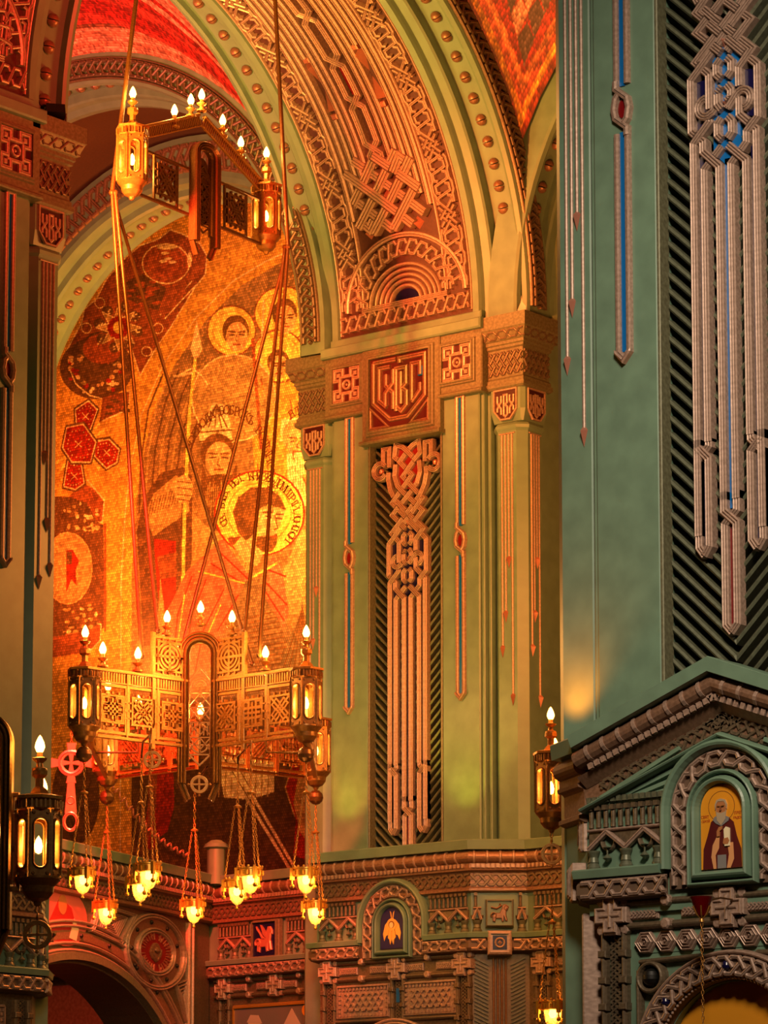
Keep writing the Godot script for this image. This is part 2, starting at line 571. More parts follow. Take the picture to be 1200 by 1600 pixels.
func strip_ornament(root: Node, t: Transform3D, u: float) -> void:
	var mb := MB.new()
	var a := pv([-0.04, 10.22, -0.04, 8.86])
	for s in [-1.0, 1.0]:
		var p := a if s < 0 else mir(a)
		mb.strand(shift(p, Vector2(u, 0)), 0.021, 0.0, pr(0.03))
		var q := pv([-0.04, 8.54, -0.04, 7.13, 0.0, 7.09])
		mb.strand(shift(q if s < 0 else mir(q), Vector2(u, 0)), 0.021, 0.0, pr(0.03))
	mb.block(u - 0.06, u + 0.06, 10.18, 10.22, 0.0, 0.03, 0.008)
	# the twisted eye in the middle
	var x1 := pv([-0.04, 8.88, -0.04, 8.83, 0.045, 8.76, 0.058, 8.70, 0.045, 8.63, 0.02, 8.60])
	var x2 := pv([0.04, 8.52, 0.04, 8.57, -0.045, 8.64, -0.058, 8.70, -0.045, 8.77, -0.02, 8.80])
	mb.strand(shift(x1, Vector2(u, 0)), 0.022, 0.0, pr(0.045))
	mb.strand(shift(x2, Vector2(u, 0)), 0.022, 0.0, pr(0.04))
	# pointed foot
	mb.prism(pv([u - 0.062, 7.12, u, 7.05, u + 0.062, 7.12, u + 0.062, 7.145, u, 7.085, u - 0.062, 7.145]), 0.0, 0.05, 0.01)
	part(mb, "strip_ornament", M.bronze, root, t)
	mb = MB.new()
	mb.block(u - 0.019, u + 0.019, 7.13, 8.55, 0.0, 0.012, 0.0)
	mb.block(u - 0.019, u + 0.019, 8.85, 10.18, 0.0, 0.012, 0.0)
	part(mb, "blue_inlay", M.blue, root, t)
	mb = MB.new()
	mb.prism(arcpts(Vector2(u, 8.70), 0.03, 0, 345, 14, 0.06), 0.0, 0.014)
	part(mb, "red_inlay", M.red, root, t)

func rosette(root: Node, t: Transform3D, cx: float, cy: float, h: float) -> void:
	var mb := MB.new()
	# outer looped square
	var q := PackedVector2Array()
	var base := pv([0.165, -0.055, 0.165, -0.165, 0.055, -0.165, 0.055, -0.09])
	for k in 4:
		for p in pv([0.09, -0.055, 0.165, -0.055, 0.165, -0.165, 0.055, -0.165, 0.055, -0.09]):
			q.append(Vector2(p.x, p.y).rotated(-PI / 2 * k) + Vector2(cx, cy))
	mb.strand(q, 0.02, h, pr(0.025), true)
	for k in 4:
		var c := Vector2(0.112, 0.112).rotated(PI / 2 * k) + Vector2(cx, cy)
		mb.block(c.x - 0.022, c.x + 0.022, c.y - 0.022, c.y + 0.022, h, h + 0.02, 0.006)
	var sq := PackedVector2Array()
	for k in 4:
		sq.append(Vector2(0.085, 0.085).rotated(PI / 2 * k) + Vector2(cx, cy))
	mb.strand(sq, 0.014, h, flat(0.02), true)
	mb.strand(arcpts(Vector2(cx, cy), 0.045, 0, 330, 11), 0.014, h, rnd(0.03), true)
	mb.sphere(Vector3(cx, cy, h + 0.005), 0.016, 8)
	part(mb, "rosette", M.bronze, root, t)

func letters(mb: MB, list: Array, o: Vector2, s: Vector2, hw: float, z: float, h: float) -> void:
	for p in list:
		mb.strand(shift(p, o, s), hw, z, pr(h))

func shield_letters() -> Array:
	return [pv([-0.75, 0.8, -0.75, 0.25, -0.4, -0.25, -0.4, -0.75]), pv([-0.4, 0.8, -0.4, 0.3, -0.75, -0.2, -0.75, -0.5]),
		pv([-0.15, -0.85, -0.15, 0.85, 0.15, 0.85, 0.15, 0.2, -0.02, 0.05, 0.18, -0.15, 0.18, -0.75, 0.0, -0.95, -0.15, -0.8]),
		pv([0.75, 0.8, 0.75, 0.25, 0.4, -0.25, 0.4, -0.75]), pv([0.4, 0.8, 0.4, 0.3, 0.75, -0.2, 0.75, -0.5])]

func monogram_letters() -> Array:
	return [pv([-0.88, 0.92, -0.88, -0.35, -0.3, -0.92, 0.3, -0.92, 0.88, -0.35, 0.88, 0.92, 0.02, 0.92, 0.02, 0.78]), pv([-0.88, 0.92, -0.1, 0.92]),
		pv([-0.3, 0.72, -0.68, 0.72, -0.68, -0.28, -0.42, -0.52]), pv([-0.45, 0.5, -0.45, 0.15, -0.2, -0.1, -0.2, -0.62]), pv([-0.2, 0.62, -0.2, 0.2, -0.47, -0.08, -0.47, -0.5]),
		pv([-0.1, -0.7, -0.1, 0.62, 0.24, 0.62, 0.24, 0.12, 0.1, 0.0, 0.26, -0.14, 0.26, -0.55, 0.08, -0.72, -0.1, -0.55]), pv([0.06, 0.5, 0.06, -0.5]),
		pv([0.72, 0.3, 0.72, 0.68, 0.44, 0.68, 0.44, -0.45]), pv([0.72, 0.05, 0.72, -0.18, 0.44, -0.5])]

func column(root: Node, cx: float, cz: float, tips: Array, faces: Array, turn0 := 0.0) -> void:
	# octagonal corner column with shield capital; cx, cz = centre in pier frame
	var oct := func(h: float, c: float) -> Array:
		return [Vector2(cx - h + c, cz + h), Vector2(cx + h - c, cz + h), Vector2(cx + h, cz + h - c), Vector2(cx + h, cz - h + c), Vector2(cx + h - c, cz - h), Vector2(cx - h + c, cz - h), Vector2(cx - h, cz - h + c), Vector2(cx - h, cz + h - c)]
	var mb := MB.new()
	mb.sweep([Vector2(0, 0.0), Vector2(0, 9.76), Vector2(0.0, 9.765), Vector2(0.02, 9.79), Vector2(0.025, 9.82), Vector2(0.0, 9.85), Vector2(-0.1, 9.86)], oct.call(0.2, 0.085), true)
	part(mb, "column_shaft", M.green, root)
	mb = MB.new()
	# capital: from octagon to square
	mb.sweep([Vector2(-0.09, 9.84), Vector2(-0.02, 9.86), Vector2(0.015, 9.98), Vector2(0.015, 10.20), Vector2(-0.1, 10.21)], oct.call(0.205, 0.03), true)
	part(mb, "capital", M.green, root)
	var sq := [Vector2(cx - 0.22, cz + 0.22), Vector2(cx + 0.22, cz + 0.22), Vector2(cx + 0.22, cz - 0.22), Vector2(cx - 0.22, cz - 0.22)]
	mb = MB.new()
	mb.sweep([Vector2(-0.1, 10.2), Vector2(0.01, 10.2), Vector2(0.03, 10.22), Vector2(0.03, 10.26), Vector2(0.015, 10.265), Vector2(0.015, 10.30), Vector2(0.0, 10.32), Vector2(0.0, 10.61), Vector2(0.02, 10.625), Vector2(0.02, 10.65), Vector2(0.035, 10.66), Vector2(0.035, 10.69), Vector2(0.05, 10.70), Vector2(0.09, 10.80), Vector2(0.10, 10.81), Vector2(0.10, 10.95), Vector2(-0.2, 10.95)], sq, true)
	part(mb, "abacus", M.edge, root)
	for f in faces:
		var ft := xf(cx, 0, cz, f)
		mb = MB.new()
		var w: Array = plait(0.42, 0.22, 0.34, 4, 0.15)
		mb.strands(weave(w, 0.0175), 0.014, 0.22, pr(0.022))
		part(mb, "plait_carving", M.carve, root, ft * Transform3D(Basis.IDENTITY, Vector3(-0.21, 10.465, 0)))
		mb = MB.new()
		var hexes := plait(0.56, 0.075, 0.26, 2, 0.5)
		mb.strands(weave(hexes, 0.013), 0.010, 0.0, pr(0.016))
		part(mb, "plait_carving", M.carve, root, ft * Transform3D(Basis(Vector3.RIGHT, 0.38), Vector3(-0.28, 10.75, 0.285)))
		mb = MB.new()
		letters(mb, shield_letters(), Vector2(0, 10.03), Vector2(0.135, 0.125), 0.013, 0.216, 0.018)
		mb.strand(pv([-0.14, 10.19, -0.14, 9.98, -0.06, 9.885, 0.06, 9.885, 0.14, 9.98, 0.14, 10.19]), 0.01, 0.212, flat(0.022), true)
		part(mb, "shield_lettering", M.bronze, root, ft)
		mb = MB.new()
		mb.prism(pv([-0.14, 10.19, -0.14, 9.98, -0.06, 9.885, 0.06, 9.885, 0.14, 9.98, 0.14, 10.19]), 0.20, 0.221)
		part(mb, "red_field", M.shield_red, root, ft)
		mb = MB.new()
		for i in tips.size():
			var u := (i - (tips.size() - 1) * 0.5) * 0.042
			mb.strand(pv([u, 9.73, u, tips[i]]), 0.012, 0.2, rnd(0.014))
		mb.strand(pv([-0.1, 9.74, 0.1, 9.74]), 0.008, 0.2, rnd(0.012))
		part(mb, "fillets", M.bronze, root, ft)
		for i in tips.size():
			var u := (i - (tips.size() - 1) * 0.5) * 0.042
			mb = MB.new()
			arrow(mb, Vector3(u, tips[i], 0.2), 0.026, 0.1)
			part(mb, "arrow_tip", M.gem, root, ft)

func arrow(mb: MB, o: Vector3, w: float, l: float) -> void:
	var a := o + Vector3(-w, 0.01, 0); var b := o + Vector3(w, 0.01, 0); var c := o + Vector3(0, -l, 0.005)
	var t := o + Vector3(0, 0.045, 0.0); var m := o + Vector3(0, 0.0, 0.045)
	mb.tri(a, c, m); mb.tri(c, b, m); mb.tri(a, m, t); mb.tri(m, b, t)

func pier_face(root: Node, t: Transform3D, tot: bool, bright: bool, v0 := 5.0) -> void:
	var mb := MB.new()
	for s in [-1.0, 1.0]:
		var x0 := minf(0.485 * s, 0.965 * s)
		mb = MB.new()
		mb.block(x0, x0 + 0.48, 0.0, 10.86, -0.3, 0.0, 0.012)
		part(mb, "pilaster", M.green, root, t)
		mb = MB.new()
		mb.block(0.475 * s - 0.012, 0.475 * s + 0.012, v0, 9.86, -0.1, 0.006, 0.006)
		part(mb, "edge_moulding", M.edge, root, t)
		mb = MB.new()
		mb.block(0.985 * s - 0.02, 0.985 * s + 0.02, 0, 10.86, -0.3, -0.03, 0.008)
		mb.block(1.03 * s - 0.02, 1.03 * s + 0.02, 0, 10.86, -0.3, -0.08, 0.008)
		part(mb, "step_moulding", M.green, root, t)
		strip_ornament(root, t, 0.73 * s)
		# rosette block
		mb = MB.new()
		mb.block(minf(0.50 * s, 1.04 * s), maxf(0.50 * s, 1.04 * s), 10.22, 10.86, -0.2, 0.05, 0.012)
		square_frame(mb, 0.73 * s - 0.235, 0.73 * s + 0.235, 10.305, 10.775, 0.025, 0.05, 0.085)
		mb.block(minf(0.49 * s, 1.05 * s), maxf(0.49 * s, 1.05 * s), 10.195, 10.235, -0.2, 0.085, 0.012)
		part(mb, "rosette_block", M.edge, root, t)
		mb = MB.new()
		mb.block(0.73 * s - 0.19, 0.73 * s + 0.19, 10.35, 10.73, 0.04, 0.054, 0.0)
		part(mb, "rosette_field", M.enamel, root, t)
		rosette(root, t, 0.73 * s, 10.54, 0.05)
	mb = MB.new()
	mb.block(-0.49, 0.49, 0, 9.87, -0.3, -0.25, 0.0)
	var panel := part(mb, "panel", M.ground, root, t)
	# chevron slats, each a piece of its own
	var ms := [MB.new(), MB.new()]
	for k in 2:
		var s := -1.0 if k == 0 else 1.0
		var q := pv([0, 0, 0.465, 0.44, 0.465, 0.478, 0, 0.038]) if k == 1 else pv([-0.465, 0.44, 0, 0, 0, 0.038, -0.465, 0.478])
		ms[k].prism(q, -0.25, -0.078, 0.012)
	var m0: Mesh = ms[0].mesh(); var m1: Mesh = ms[1].mesh()
	var y := v0 - 0.1
	while y < 9.42:
		put(m0, "slat", M.slat, panel, Transform3D(Basis.IDENTITY, Vector3(0, y, 0)))
		put(m1, "slat", M.slat, panel, Transform3D(Basis.IDENTITY, Vector3(0, y, 0)))
		y += 0.1015
	if tot:
		totem_parts(root, t, bright)
	# monogram block and cornice
	mb = MB.new()
	mb.block(-0.515, 0.515, 9.86, 10.86, -0.2, 0.075, 0.012)
	square_frame(mb, -0.455, 0.455, 9.92, 10.80, 0.03, 0.075, 0.115)
	mb.block(-0.53, 0.53, 9.845, 9.885, -0.2, 0.12, 0.015)
	part(mb, "monogram_block", M.edge, root, t)
	mb = MB.new()
	mb.block(-0.40, 0.40, 9.97, 10.745, 0.06, 0.079, 0.0)
	part(mb, "monogram_field", M.enamel, root, t)
	mb = MB.new()
	letters(mb, monogram_letters(), Vector2(0, 10.38), Vector2(0.385, 0.34), 0.026, 0.076, 0.035)
	for s in [-1.0, 1.0]:
		var q := pv([0.38, 10.0, 0.38, 10.21, 0.15, 10.0])
		mb.strand(shift(q, Vector2.ZERO, Vector2(s, 1)), 0.02, 0.076, pr(0.03), true)
	part(mb, "monogram", M.copper, root, t)
	mb = MB.new()
	mb.block(0.25, 0.33, 10.47, 10.57, 0.07, 0.1, 0.0)
	part(mb, "blue_inlay", M.blue, root, t)
	mb = MB.new()
	mb.block(-1.06, 1.06, 10.85, 10.96, -0.4, 0.11, 0.015)
	mb.block(-1.0, 1.0, 10.95, 11.06, -0.5, 0.01, 0.012)
	part(mb, "cornice", M.green, root, t)

func pier(label: String, at: Vector3, faces: Array, cols: Array, tips: Array, v0: float, bright: bool) -> Node3D:
	var root := thing("carved_pier", label, "pillar", at)
	var mb := MB.new()
	mb.box(Vector3(0, 5.5, 0), Vector3(2.36, 11.0, 2.36))
	mb.box(Vector3(0, 5.5, 0), Vector3(2.0, 11.0, 2.48))
	mb.box(Vector3(0, 5.5, 0), Vector3(2.48, 11.0, 2.0))
	part(mb, "core", M.green, root)
	for f in faces:
		pier_face(root, Transform3D(Basis(Vector3.UP, f), Vector3.ZERO) * xf(0, 0, 1.535), true, bright, v0)
	for c in cols:
		column(root, 1.265 * c[0], 1.265 * c[1], tips, c[2])
	return root
# ---------------------------------------------------------------- arches
var mesh_cache := {}
func swap(list: Array, d := Vector2.ZERO) -> Array:      # (along, across) -> (across, along)
	var o := []
	for p in list:
		var q := PackedVector2Array()
		for a in p:
			q.append(Vector2(a.y, a.x) + d)
		o.append(q)
	return o
func soffit_border(mb: MB, w: float, s0: float, s1: float, first: float) -> void:
	var st := []
	st.append_array(weave(plait(s1 - s0, 0.17, 0.25, 2, 0.55), 0.024))
	var knots := []
	var k := first
	while k < s1:
		knots.append(k)
		k += 0.75
	for side in [-1.0, 1.0]:
		var p := PackedVector2Array()
		var s := 0.0
		while s < s1 - s0:
			p.append(Vector2(s, side * 0.128)); p.append(Vector2(s + 0.09, side * 0.128)); p.append(Vector2(s + 0.125, side * 0.108)); p.append(Vector2(s + 0.215, side * 0.108))
			s += 0.25
		st.append(p)
	var keep := []
	for p in st:
		# leave room for the dense knots
		var cur := PackedVector2Array()
		for q in p:
			var near := false
			for kk in knots:
				if absf(q.x + s0 - kk) < 0.12:
					near = true
			if near:
				if cur.size() > 1:
					keep.append(cur)
				cur = PackedVector2Array()
			else:
				cur.append(q)
		if cur.size() > 1:
			keep.append(cur)
	mb.strands(swap(keep, Vector2(w, s0)), 0.017, 0.0, pr(0.055), false, 0.15)
	for kk in knots:
		var lat := []
		for i in 3:
			var o := (i - 1) * 0.075
			lat.append(pv([kk - 0.1 + o, -0.1, kk + 0.1 + o, 0.1]))
			lat.append(pv([kk + 0.1 + o, -0.1, kk - 0.1 + o, 0.1]))
		mb.strands(swap(weave(lat, 0.019), Vector2(w, 0)), 0.016, 0.0, pr(0.065))

func clip_line(o: Vector2, d: Vector2, hw: float, y0: float, y1: float) -> PackedVector2Array:
	var t0 := -9.0; var t1 := 9.0
	for q in [[o.x, d.x, -hw, hw], [o.y, d.y, y0, y1]]:
		var a: float = (q[2] - q[0]) / q[1]; var b: float = (q[3] - q[0]) / q[1]
		t0 = maxf(t0, minf(a, b)); t1 = minf(t1, maxf(a, b))
	return PackedVector2Array([o + d * t0, o + d * t1])

func soffit_meshes() -> Dictionary:
	if mesh_cache.has("soffit"):
		return mesh_cache.soffit
	var r := 3.515
	var top := 5.4
	var mb := MB.new()
	soffit_border(mb, -0.7, 0.3, top, 0.9)
	soffit_border(mb, 0.7, 0.3, top, 1.05)
	for s in [-1.0, 1.0]:
		mb.strand(pv([0.865 * s, 0.04, 0.865 * s, top]), 0.014, 0.0, rnd(0.035), false, 0.15)
		mb.strand(pv([0.545 * s, 0.28, 0.545 * s, top]), 0.018, 0.0, rnd(0.045), false, 0.15)
	var low := []
	for p in weave(plait(1.7, 0.14, 0.26, 2, 0.5), 0.024):
		low.append(shift(p, Vector2(-0.85, 0.15)))
	mb.strands(low, 0.017, 0.0, pr(0.06))
	mb.bend_soffit(r)
	var out := {"border_carving": mb.mesh()}
	mb = MB.new()
	# straight bands, broken by the paired pyramids
	for s in [-1.0, 1.0]:
		for w in [0.175, 0.258, 0.341, 0.424, 0.507]:
			var s0: float = 1.78 if w < 0.2 else 1.62 - (w - 0.25) * 1.6
			if absf(w - 0.341) < 0.02:
				mb.strand(pv([w * s, s0, w * s, 2.30]), 0.034, 0.0, pr(0.075), false, 0.15)
				mb.strand(pv([w * s, 3.03, w * s, 4.25]), 0.034, 0.0, pr(0.075), false, 0.15)
				mb.strand(pv([w * s, 4.98, w * s, top]), 0.034, 0.0, pr(0.06), false, 0.15)
			else:
				mb.strand(pv([w * s, s0, w * s, top]), 0.034, 0.0, pr(0.08), false, 0.15)
		# centre chain
		var c := PackedVector2Array()
		var kn := [1.91, 2.43, 2.91, 3.48, 4.0, 4.5, 5.0]
		c.append(Vector2(0.07 * s, 1.7))
		var sg: float = s
		for q in kn:
			c.append(Vector2(0.075 * sg, q - 0.07)); c.append(Vector2(-0.075 * sg, q + 0.07))
			sg = -sg
		c.append(Vector2(0.075 * sg, top))
		mb.strand(c, 0.034, 0.0, pr3(0.085 if s > 0 else 0.075), false, 0.15)
	# lattice knot
	var lat := []
	for i in 4:
		var c := (i - 1.5) * 0.27
		lat.append(clip_line(Vector2(c, 1.43), Vector2(0.72, 0.70), 0.44, 1.04, 1.84))
		lat.append(clip_line(Vector2(c, 1.43), Vector2(-0.72, 0.70), 0.44, 1.04, 1.84))
	lat.append(pv([-0.43, 1.24, -0.30, 1.10, -0.17, 1.24])); lat.append(pv([0.17, 1.62, 0.30, 1.76, 0.43, 1.62]))
	mb.strands(weave(lat, 0.056), 0.05, 0.0, pr3(0.11), false, 0.2)
	mb.bend_soffit(r)
	out["band_carving"] = mb.mesh()
	mb = MB.new()
	# half-round emblem at the springing
	var o := Vector2(0.02, 0.27)
	mb.strand(arcpts(o, 0.78, 0, 180, 28, 0.70), 0.03, 0.0, pr(0.06), false, 0.15)
	var ring := MB.new()
	ring.strands(weave(plait(1.75, 0.14, 0.26, 2, 0.5), 0.024), 0.018, 0.0, pr(0.065), false, 0.07)
	ring.bend_ring(o, 0.575, PI)
	mb.add(ring)
	for q in [0.46, 0.395, 0.33, 0.265, 0.2]:
		mb.strand(arcpts(o, q, 0, 180, 20, q * 0.86), 0.02, 0.0, rnd(0.07 if q > 0.4 else 0.055), false, 0.15)
	mb.strand(pv([-0.55, 0.262, 0.58, 0.262]), 0.028, 0.0, pr3(0.065), false, 0.2)
	mb.bend_soffit(r)
	out["emblem"] = mb.mesh()
	mb = MB.new()
	mb.prism(joined([arcpts(o, 0.17, 0, 180, 14, 0.14)]), 0.0, 0.012)
	mb.bend_soffit(r)
	out["purple_inlay"] = mb.mesh()
	for i in 4:
		mb = MB.new()
		var up := i % 2 == 0
		var tip := 2.69 if up else 2.64
		var base := 2.95 if up else 2.38
		var cx := -0.335 if i < 2 else 0.30
		var a := Vector3(cx - 0.07, base, 0); var b := Vector3(cx + 0.07, base, 0); var c := Vector3(cx, tip, 0); var t := Vector3(cx, lerpf(base, tip, 0.12), 0.1)
		if up:
			mb.tri(a, c, t); mb.tri(c, b, t); mb.tri(b, a, t)
		else:
			mb.tri(c, a, t); mb.tri(b, c, t); mb.tri(a, b, t)
		mb.block(cx - 0.04, cx + 0.04, base + (0.02 if up else -0.08), base + (0.08 if up else -0.02), 0.0, 0.06, 0.01)
		mb.bend_soffit(r)
		out["pyramid%d" % i] = mb.mesh()
	for g in [Vector2(-0.36, 1.06), Vector2(0.28, 1.05), Vector2(-0.03, 1.39)]:
		mb = MB.new()
		pyramid(mb, Vector3(g.x, g.y, 0), 0.075, 0.07, 0.09)
		mb.bend_soffit(r)
		out["gem%f" % g.x] = mb.mesh()
	mesh_cache.soffit = out
	return out

func stud_mesh() -> Mesh:
	if not mesh_cache.has("stud"):
		var mb := MB.new()
		# slotted dome head: two half domes with a groove
		for s in [-1.0, 1.0]:
			var rows := []
			for i in 5:
				var t := PI / 2 * i / 4.0
				var row := []
				for j in 9:
					var a := PI * j / 8.0
					row.append(Vector3(cos(a) * cos(t) * 0.06, 0.006 * s + sin(a) * cos(t) * 0.056 * s, sin(t) * 0.05))
				rows.append(row)
			for i in 4:
				for j in 8:
					var p: Vector3 = rows[i][j]; var q: Vector3 = rows[i][j + 1]; var u: Vector3 = rows[i + 1][j + 1]; var w: Vector3 = rows[i + 1][j]
					mb.quadn(p, q, u, w, p.normalized(), q.normalized(), u.normalized(), w.normalized())
			for i in 4:
				mb.quadn(rows[i][0], rows[i][8], rows[i + 1][8], rows[i + 1][0], Vector3(0, -s, 0), Vector3(0, -s, 0), Vector3(0, -s, 0), Vector3(0, -s, 0))
		mesh_cache.stud = mb.mesh()
	return mesh_cache.stud

func studs(root: Node, w: float, r: float, f0: float, f1: float, n: int) -> void:
	for i in n:
		var t := lerpf(f0, f1, float(i) / (n - 1))
		var d := Vector3(0, sin(t), -cos(t))
		var along := Vector3(0, cos(t), sin(t))
		put(stud_mesh(), "stud", M.copper, root, Transform3D(Basis(Vector3.RIGHT, along, -d), d * r + Vector3(w, 0, 0)))

func arch(label: String, t: Transform3D, orn: bool, f1: float, sides: Array, nst: int) -> Node3D:
	var root := thing("carved_arch", label, "arch")
	root.transform = t
	var mb := MB.new()
	var half := [Vector2(1.5, 3.95), Vector2(1.5, 3.63), Vector2(1.485, 3.60), Vector2(1.44, 3.585), Vector2(1.41, 3.60), Vector2(1.41, 3.67), Vector2(1.11, 3.67), Vector2(1.11, 3.57), Vector2(1.09, 3.55), Vector2(1.0, 3.54), Vector2(0.985, 3.50), Vector2(0.97, 3.47), Vector2(0.895, 3.47), Vector2(0.885, 3.52)]
	var l := []
	for q in half:
		l.append(Vector2(-q.x, q.y))
	mb.arc(l, -0.032, f1 + 0.032, 50)
	var rr := half.duplicate()
	rr.reverse()
	mb.arc(rr, -0.032, f1 + 0.032, 50)
	mb.arc([Vector2(1.5, 3.95), Vector2(-1.5, 3.95)], -0.032, f1 + 0.032, 50)
	part(mb, "archivolt", M.green, root)
	mb = MB.new()
	mb.arc([Vector2(-0.89, 3.515), Vector2(0.89, 3.515)], 0.0, f1, 48)
	part(mb, "soffit_ground", M.dark_red_brown, root)
	if orn:
		var d := soffit_meshes()
		for k in d:
			var kn: String = k
			if kn.begins_with("pyramid"):
				put(d[k], "pyramid_boss", M.gem, root)
			elif kn.begins_with("gem"):
				put(d[k], "gem_boss", M.gem, root)
			elif kn == "purple_inlay":
				put(d[k], kn, M.navy, root)
			else:
				put(d[k], kn, M.bronze, root)
		mb = MB.new()
		mb.block(-0.016, 0.016, 2.5, 2.85, 0.0, 0.03, 0.0)
		mb.bend_soffit(3.515)
		part(mb, "red_inlay", M.red, root)
	for s in sides:
		studs(root, 1.26 * s, 3.66, 0.035, f1 - 0.03, nst)
		var fl := 3.76 * f1
		if not mesh_cache.has("face%.1f_%.2f" % [s, f1]):
			mb = MB.new()
			mb.strands(weave(plait(fl, 0.16, 0.34, 3, 0.4), 0.024), 0.02, 0.0, pr(0.05), false, 0.15)
			for q in [-0.115, 0.115]:
				mb.strand(pv([0, q, fl, q]), 0.014, 0.0, rnd(0.03), false, 0.15)
			mb.bend_face(3.765, 1.5 * s, -s)
			if s > 0:
				for i in mb.v.size():
					mb.v[i].x = 3.0 * s - mb.v[i].x
				mb.reflat()
			mesh_cache["face%.1f_%.2f" % [s, f1]] = mb.mesh()
		put(mesh_cache["face%.1f_%.2f" % [s, f1]], "face_carving", M.carve, root)
	return root

func sail_vault(called: String, c: Vector3, hx: float, hz: float, rs: float, m: Material) -> MeshInstance3D:
	var k := 28
	var vs := PackedVector3Array(); var ns := PackedVector3Array(); var uv := PackedVector2Array(); var ix := PackedInt32Array()
	for i in k + 1:
		for j in k + 1:
			var x := lerpf(-hx, hx, float(i) / k); var z := lerpf(-hz, hz, float(j) / k)
			var y := sqrt(rs * rs - x * x - z * z)
			vs.append(c + Vector3(x, y, z))
			ns.append(-Vector3(x, y, z) / rs)
			uv.append(Vector2(float(i) / k, float(j) / k))
	for i in k:
		for j in k:
			var a := i * (k + 1) + j
			for q in [a, a + 1, a + k + 1, a + 1, a + k + 2, a + k + 1]:
				ix.append(q)
	var arr := []
	arr.resize(Mesh.ARRAY_MAX)
	arr[Mesh.ARRAY_VERTEX] = vs; arr[Mesh.ARRAY_NORMAL] = ns; arr[Mesh.ARRAY_TEX_UV] = uv; arr[Mesh.ARRAY_INDEX] = ix
	var me := ArrayMesh.new()
	me.add_surface_from_arrays(Mesh.PRIMITIVE_TRIANGLES, arr)
	var o := put(me, called, m, self)
	o.set_meta("kind", "structure")
	return o
# ---------------------------------------------------------------- icon screens
func frame_of(a: Vector2, b: Vector2) -> Transform3D:      # x runs from a to b, z outward
	var f := (b - a).normalized()
	return Transform3D(Basis(Vector3(f.x, 0, f.y), Vector3.UP, Vector3(-f.y, 0, f.x)), Vector3(a.x, 0, a.y))

func bend_arch(mb: MB, cx: float, y0: float, ys: float, r: float) -> void:
	# v.x runs up the left side, round the arch and down the right side; v.y points outward
	var l := ys - y0
	var h := PI * r
	for i in mb.v.size():
		var p: Vector3 = mb.v[i]
		var s := p.x
		if s < l:
			mb.v[i] = Vector3(cx - r - p.y, y0 + s, p.z)
		elif s < l + h:
			var t := PI - (s - l) / r
			mb.v[i] = Vector3(cx + cos(t) * (r + p.y), ys + sin(t) * (r + p.y), p.z)
		else:
			mb.v[i] = Vector3(cx + r + p.y, ys - (s - l - h), p.z)
	mb.reflat()

func rib_mesh() -> Mesh:
	if not mesh_cache.has("rib"):
		var mb := MB.new()
		mb.lathe(Vector3.ZERO, [Vector2(0.06, -0.014), Vector2(0.074, -0.008), Vector2(0.074, 0.008), Vector2(0.06, 0.014)], 10, Basis(Vector3(0, 1, 0), Vector3(1, 0, 0), Vector3(0, 0, -1)))
		mesh_cache.rib = mb.mesh()
	return mesh_cache.rib
func top_details(root: Node, t: Transform3D, x0: float, x1: float, dv: float) -> void:
	var mb := MB.new()
	var n := int((x1 - x0) / 0.13)
	for i in n + 1:
		var x := x0 + 0.03 + i * 0.13
		if x > x1:
			break
		put(rib_mesh(), "roll_rib", M.bronze, root, t * Transform3D(Basis.IDENTITY, Vector3(x, 5.42 + dv, 0.03)))
	var x := x0 + 0.02
	while x < x1 - 0.02:
		mb.box(Vector3(x, 5.33 + dv, 0.06), Vector3(0.03, 0.04, 0.04))
		x += 0.049
	part(mb, "dentils", M.bronze, root, t)
	mb = MB.new()
	var w := []
	for p in weave(plait(x1 - x0, 0.105, 0.27, 3, 0.3), 0.0155):
		w.append(shift(p, Vector2(x0, 5.197 + dv)))
	mb.strands(w, 0.0135, 0.018, flat(0.018))
	part(mb, "plait_frieze", M.carve, root, t)

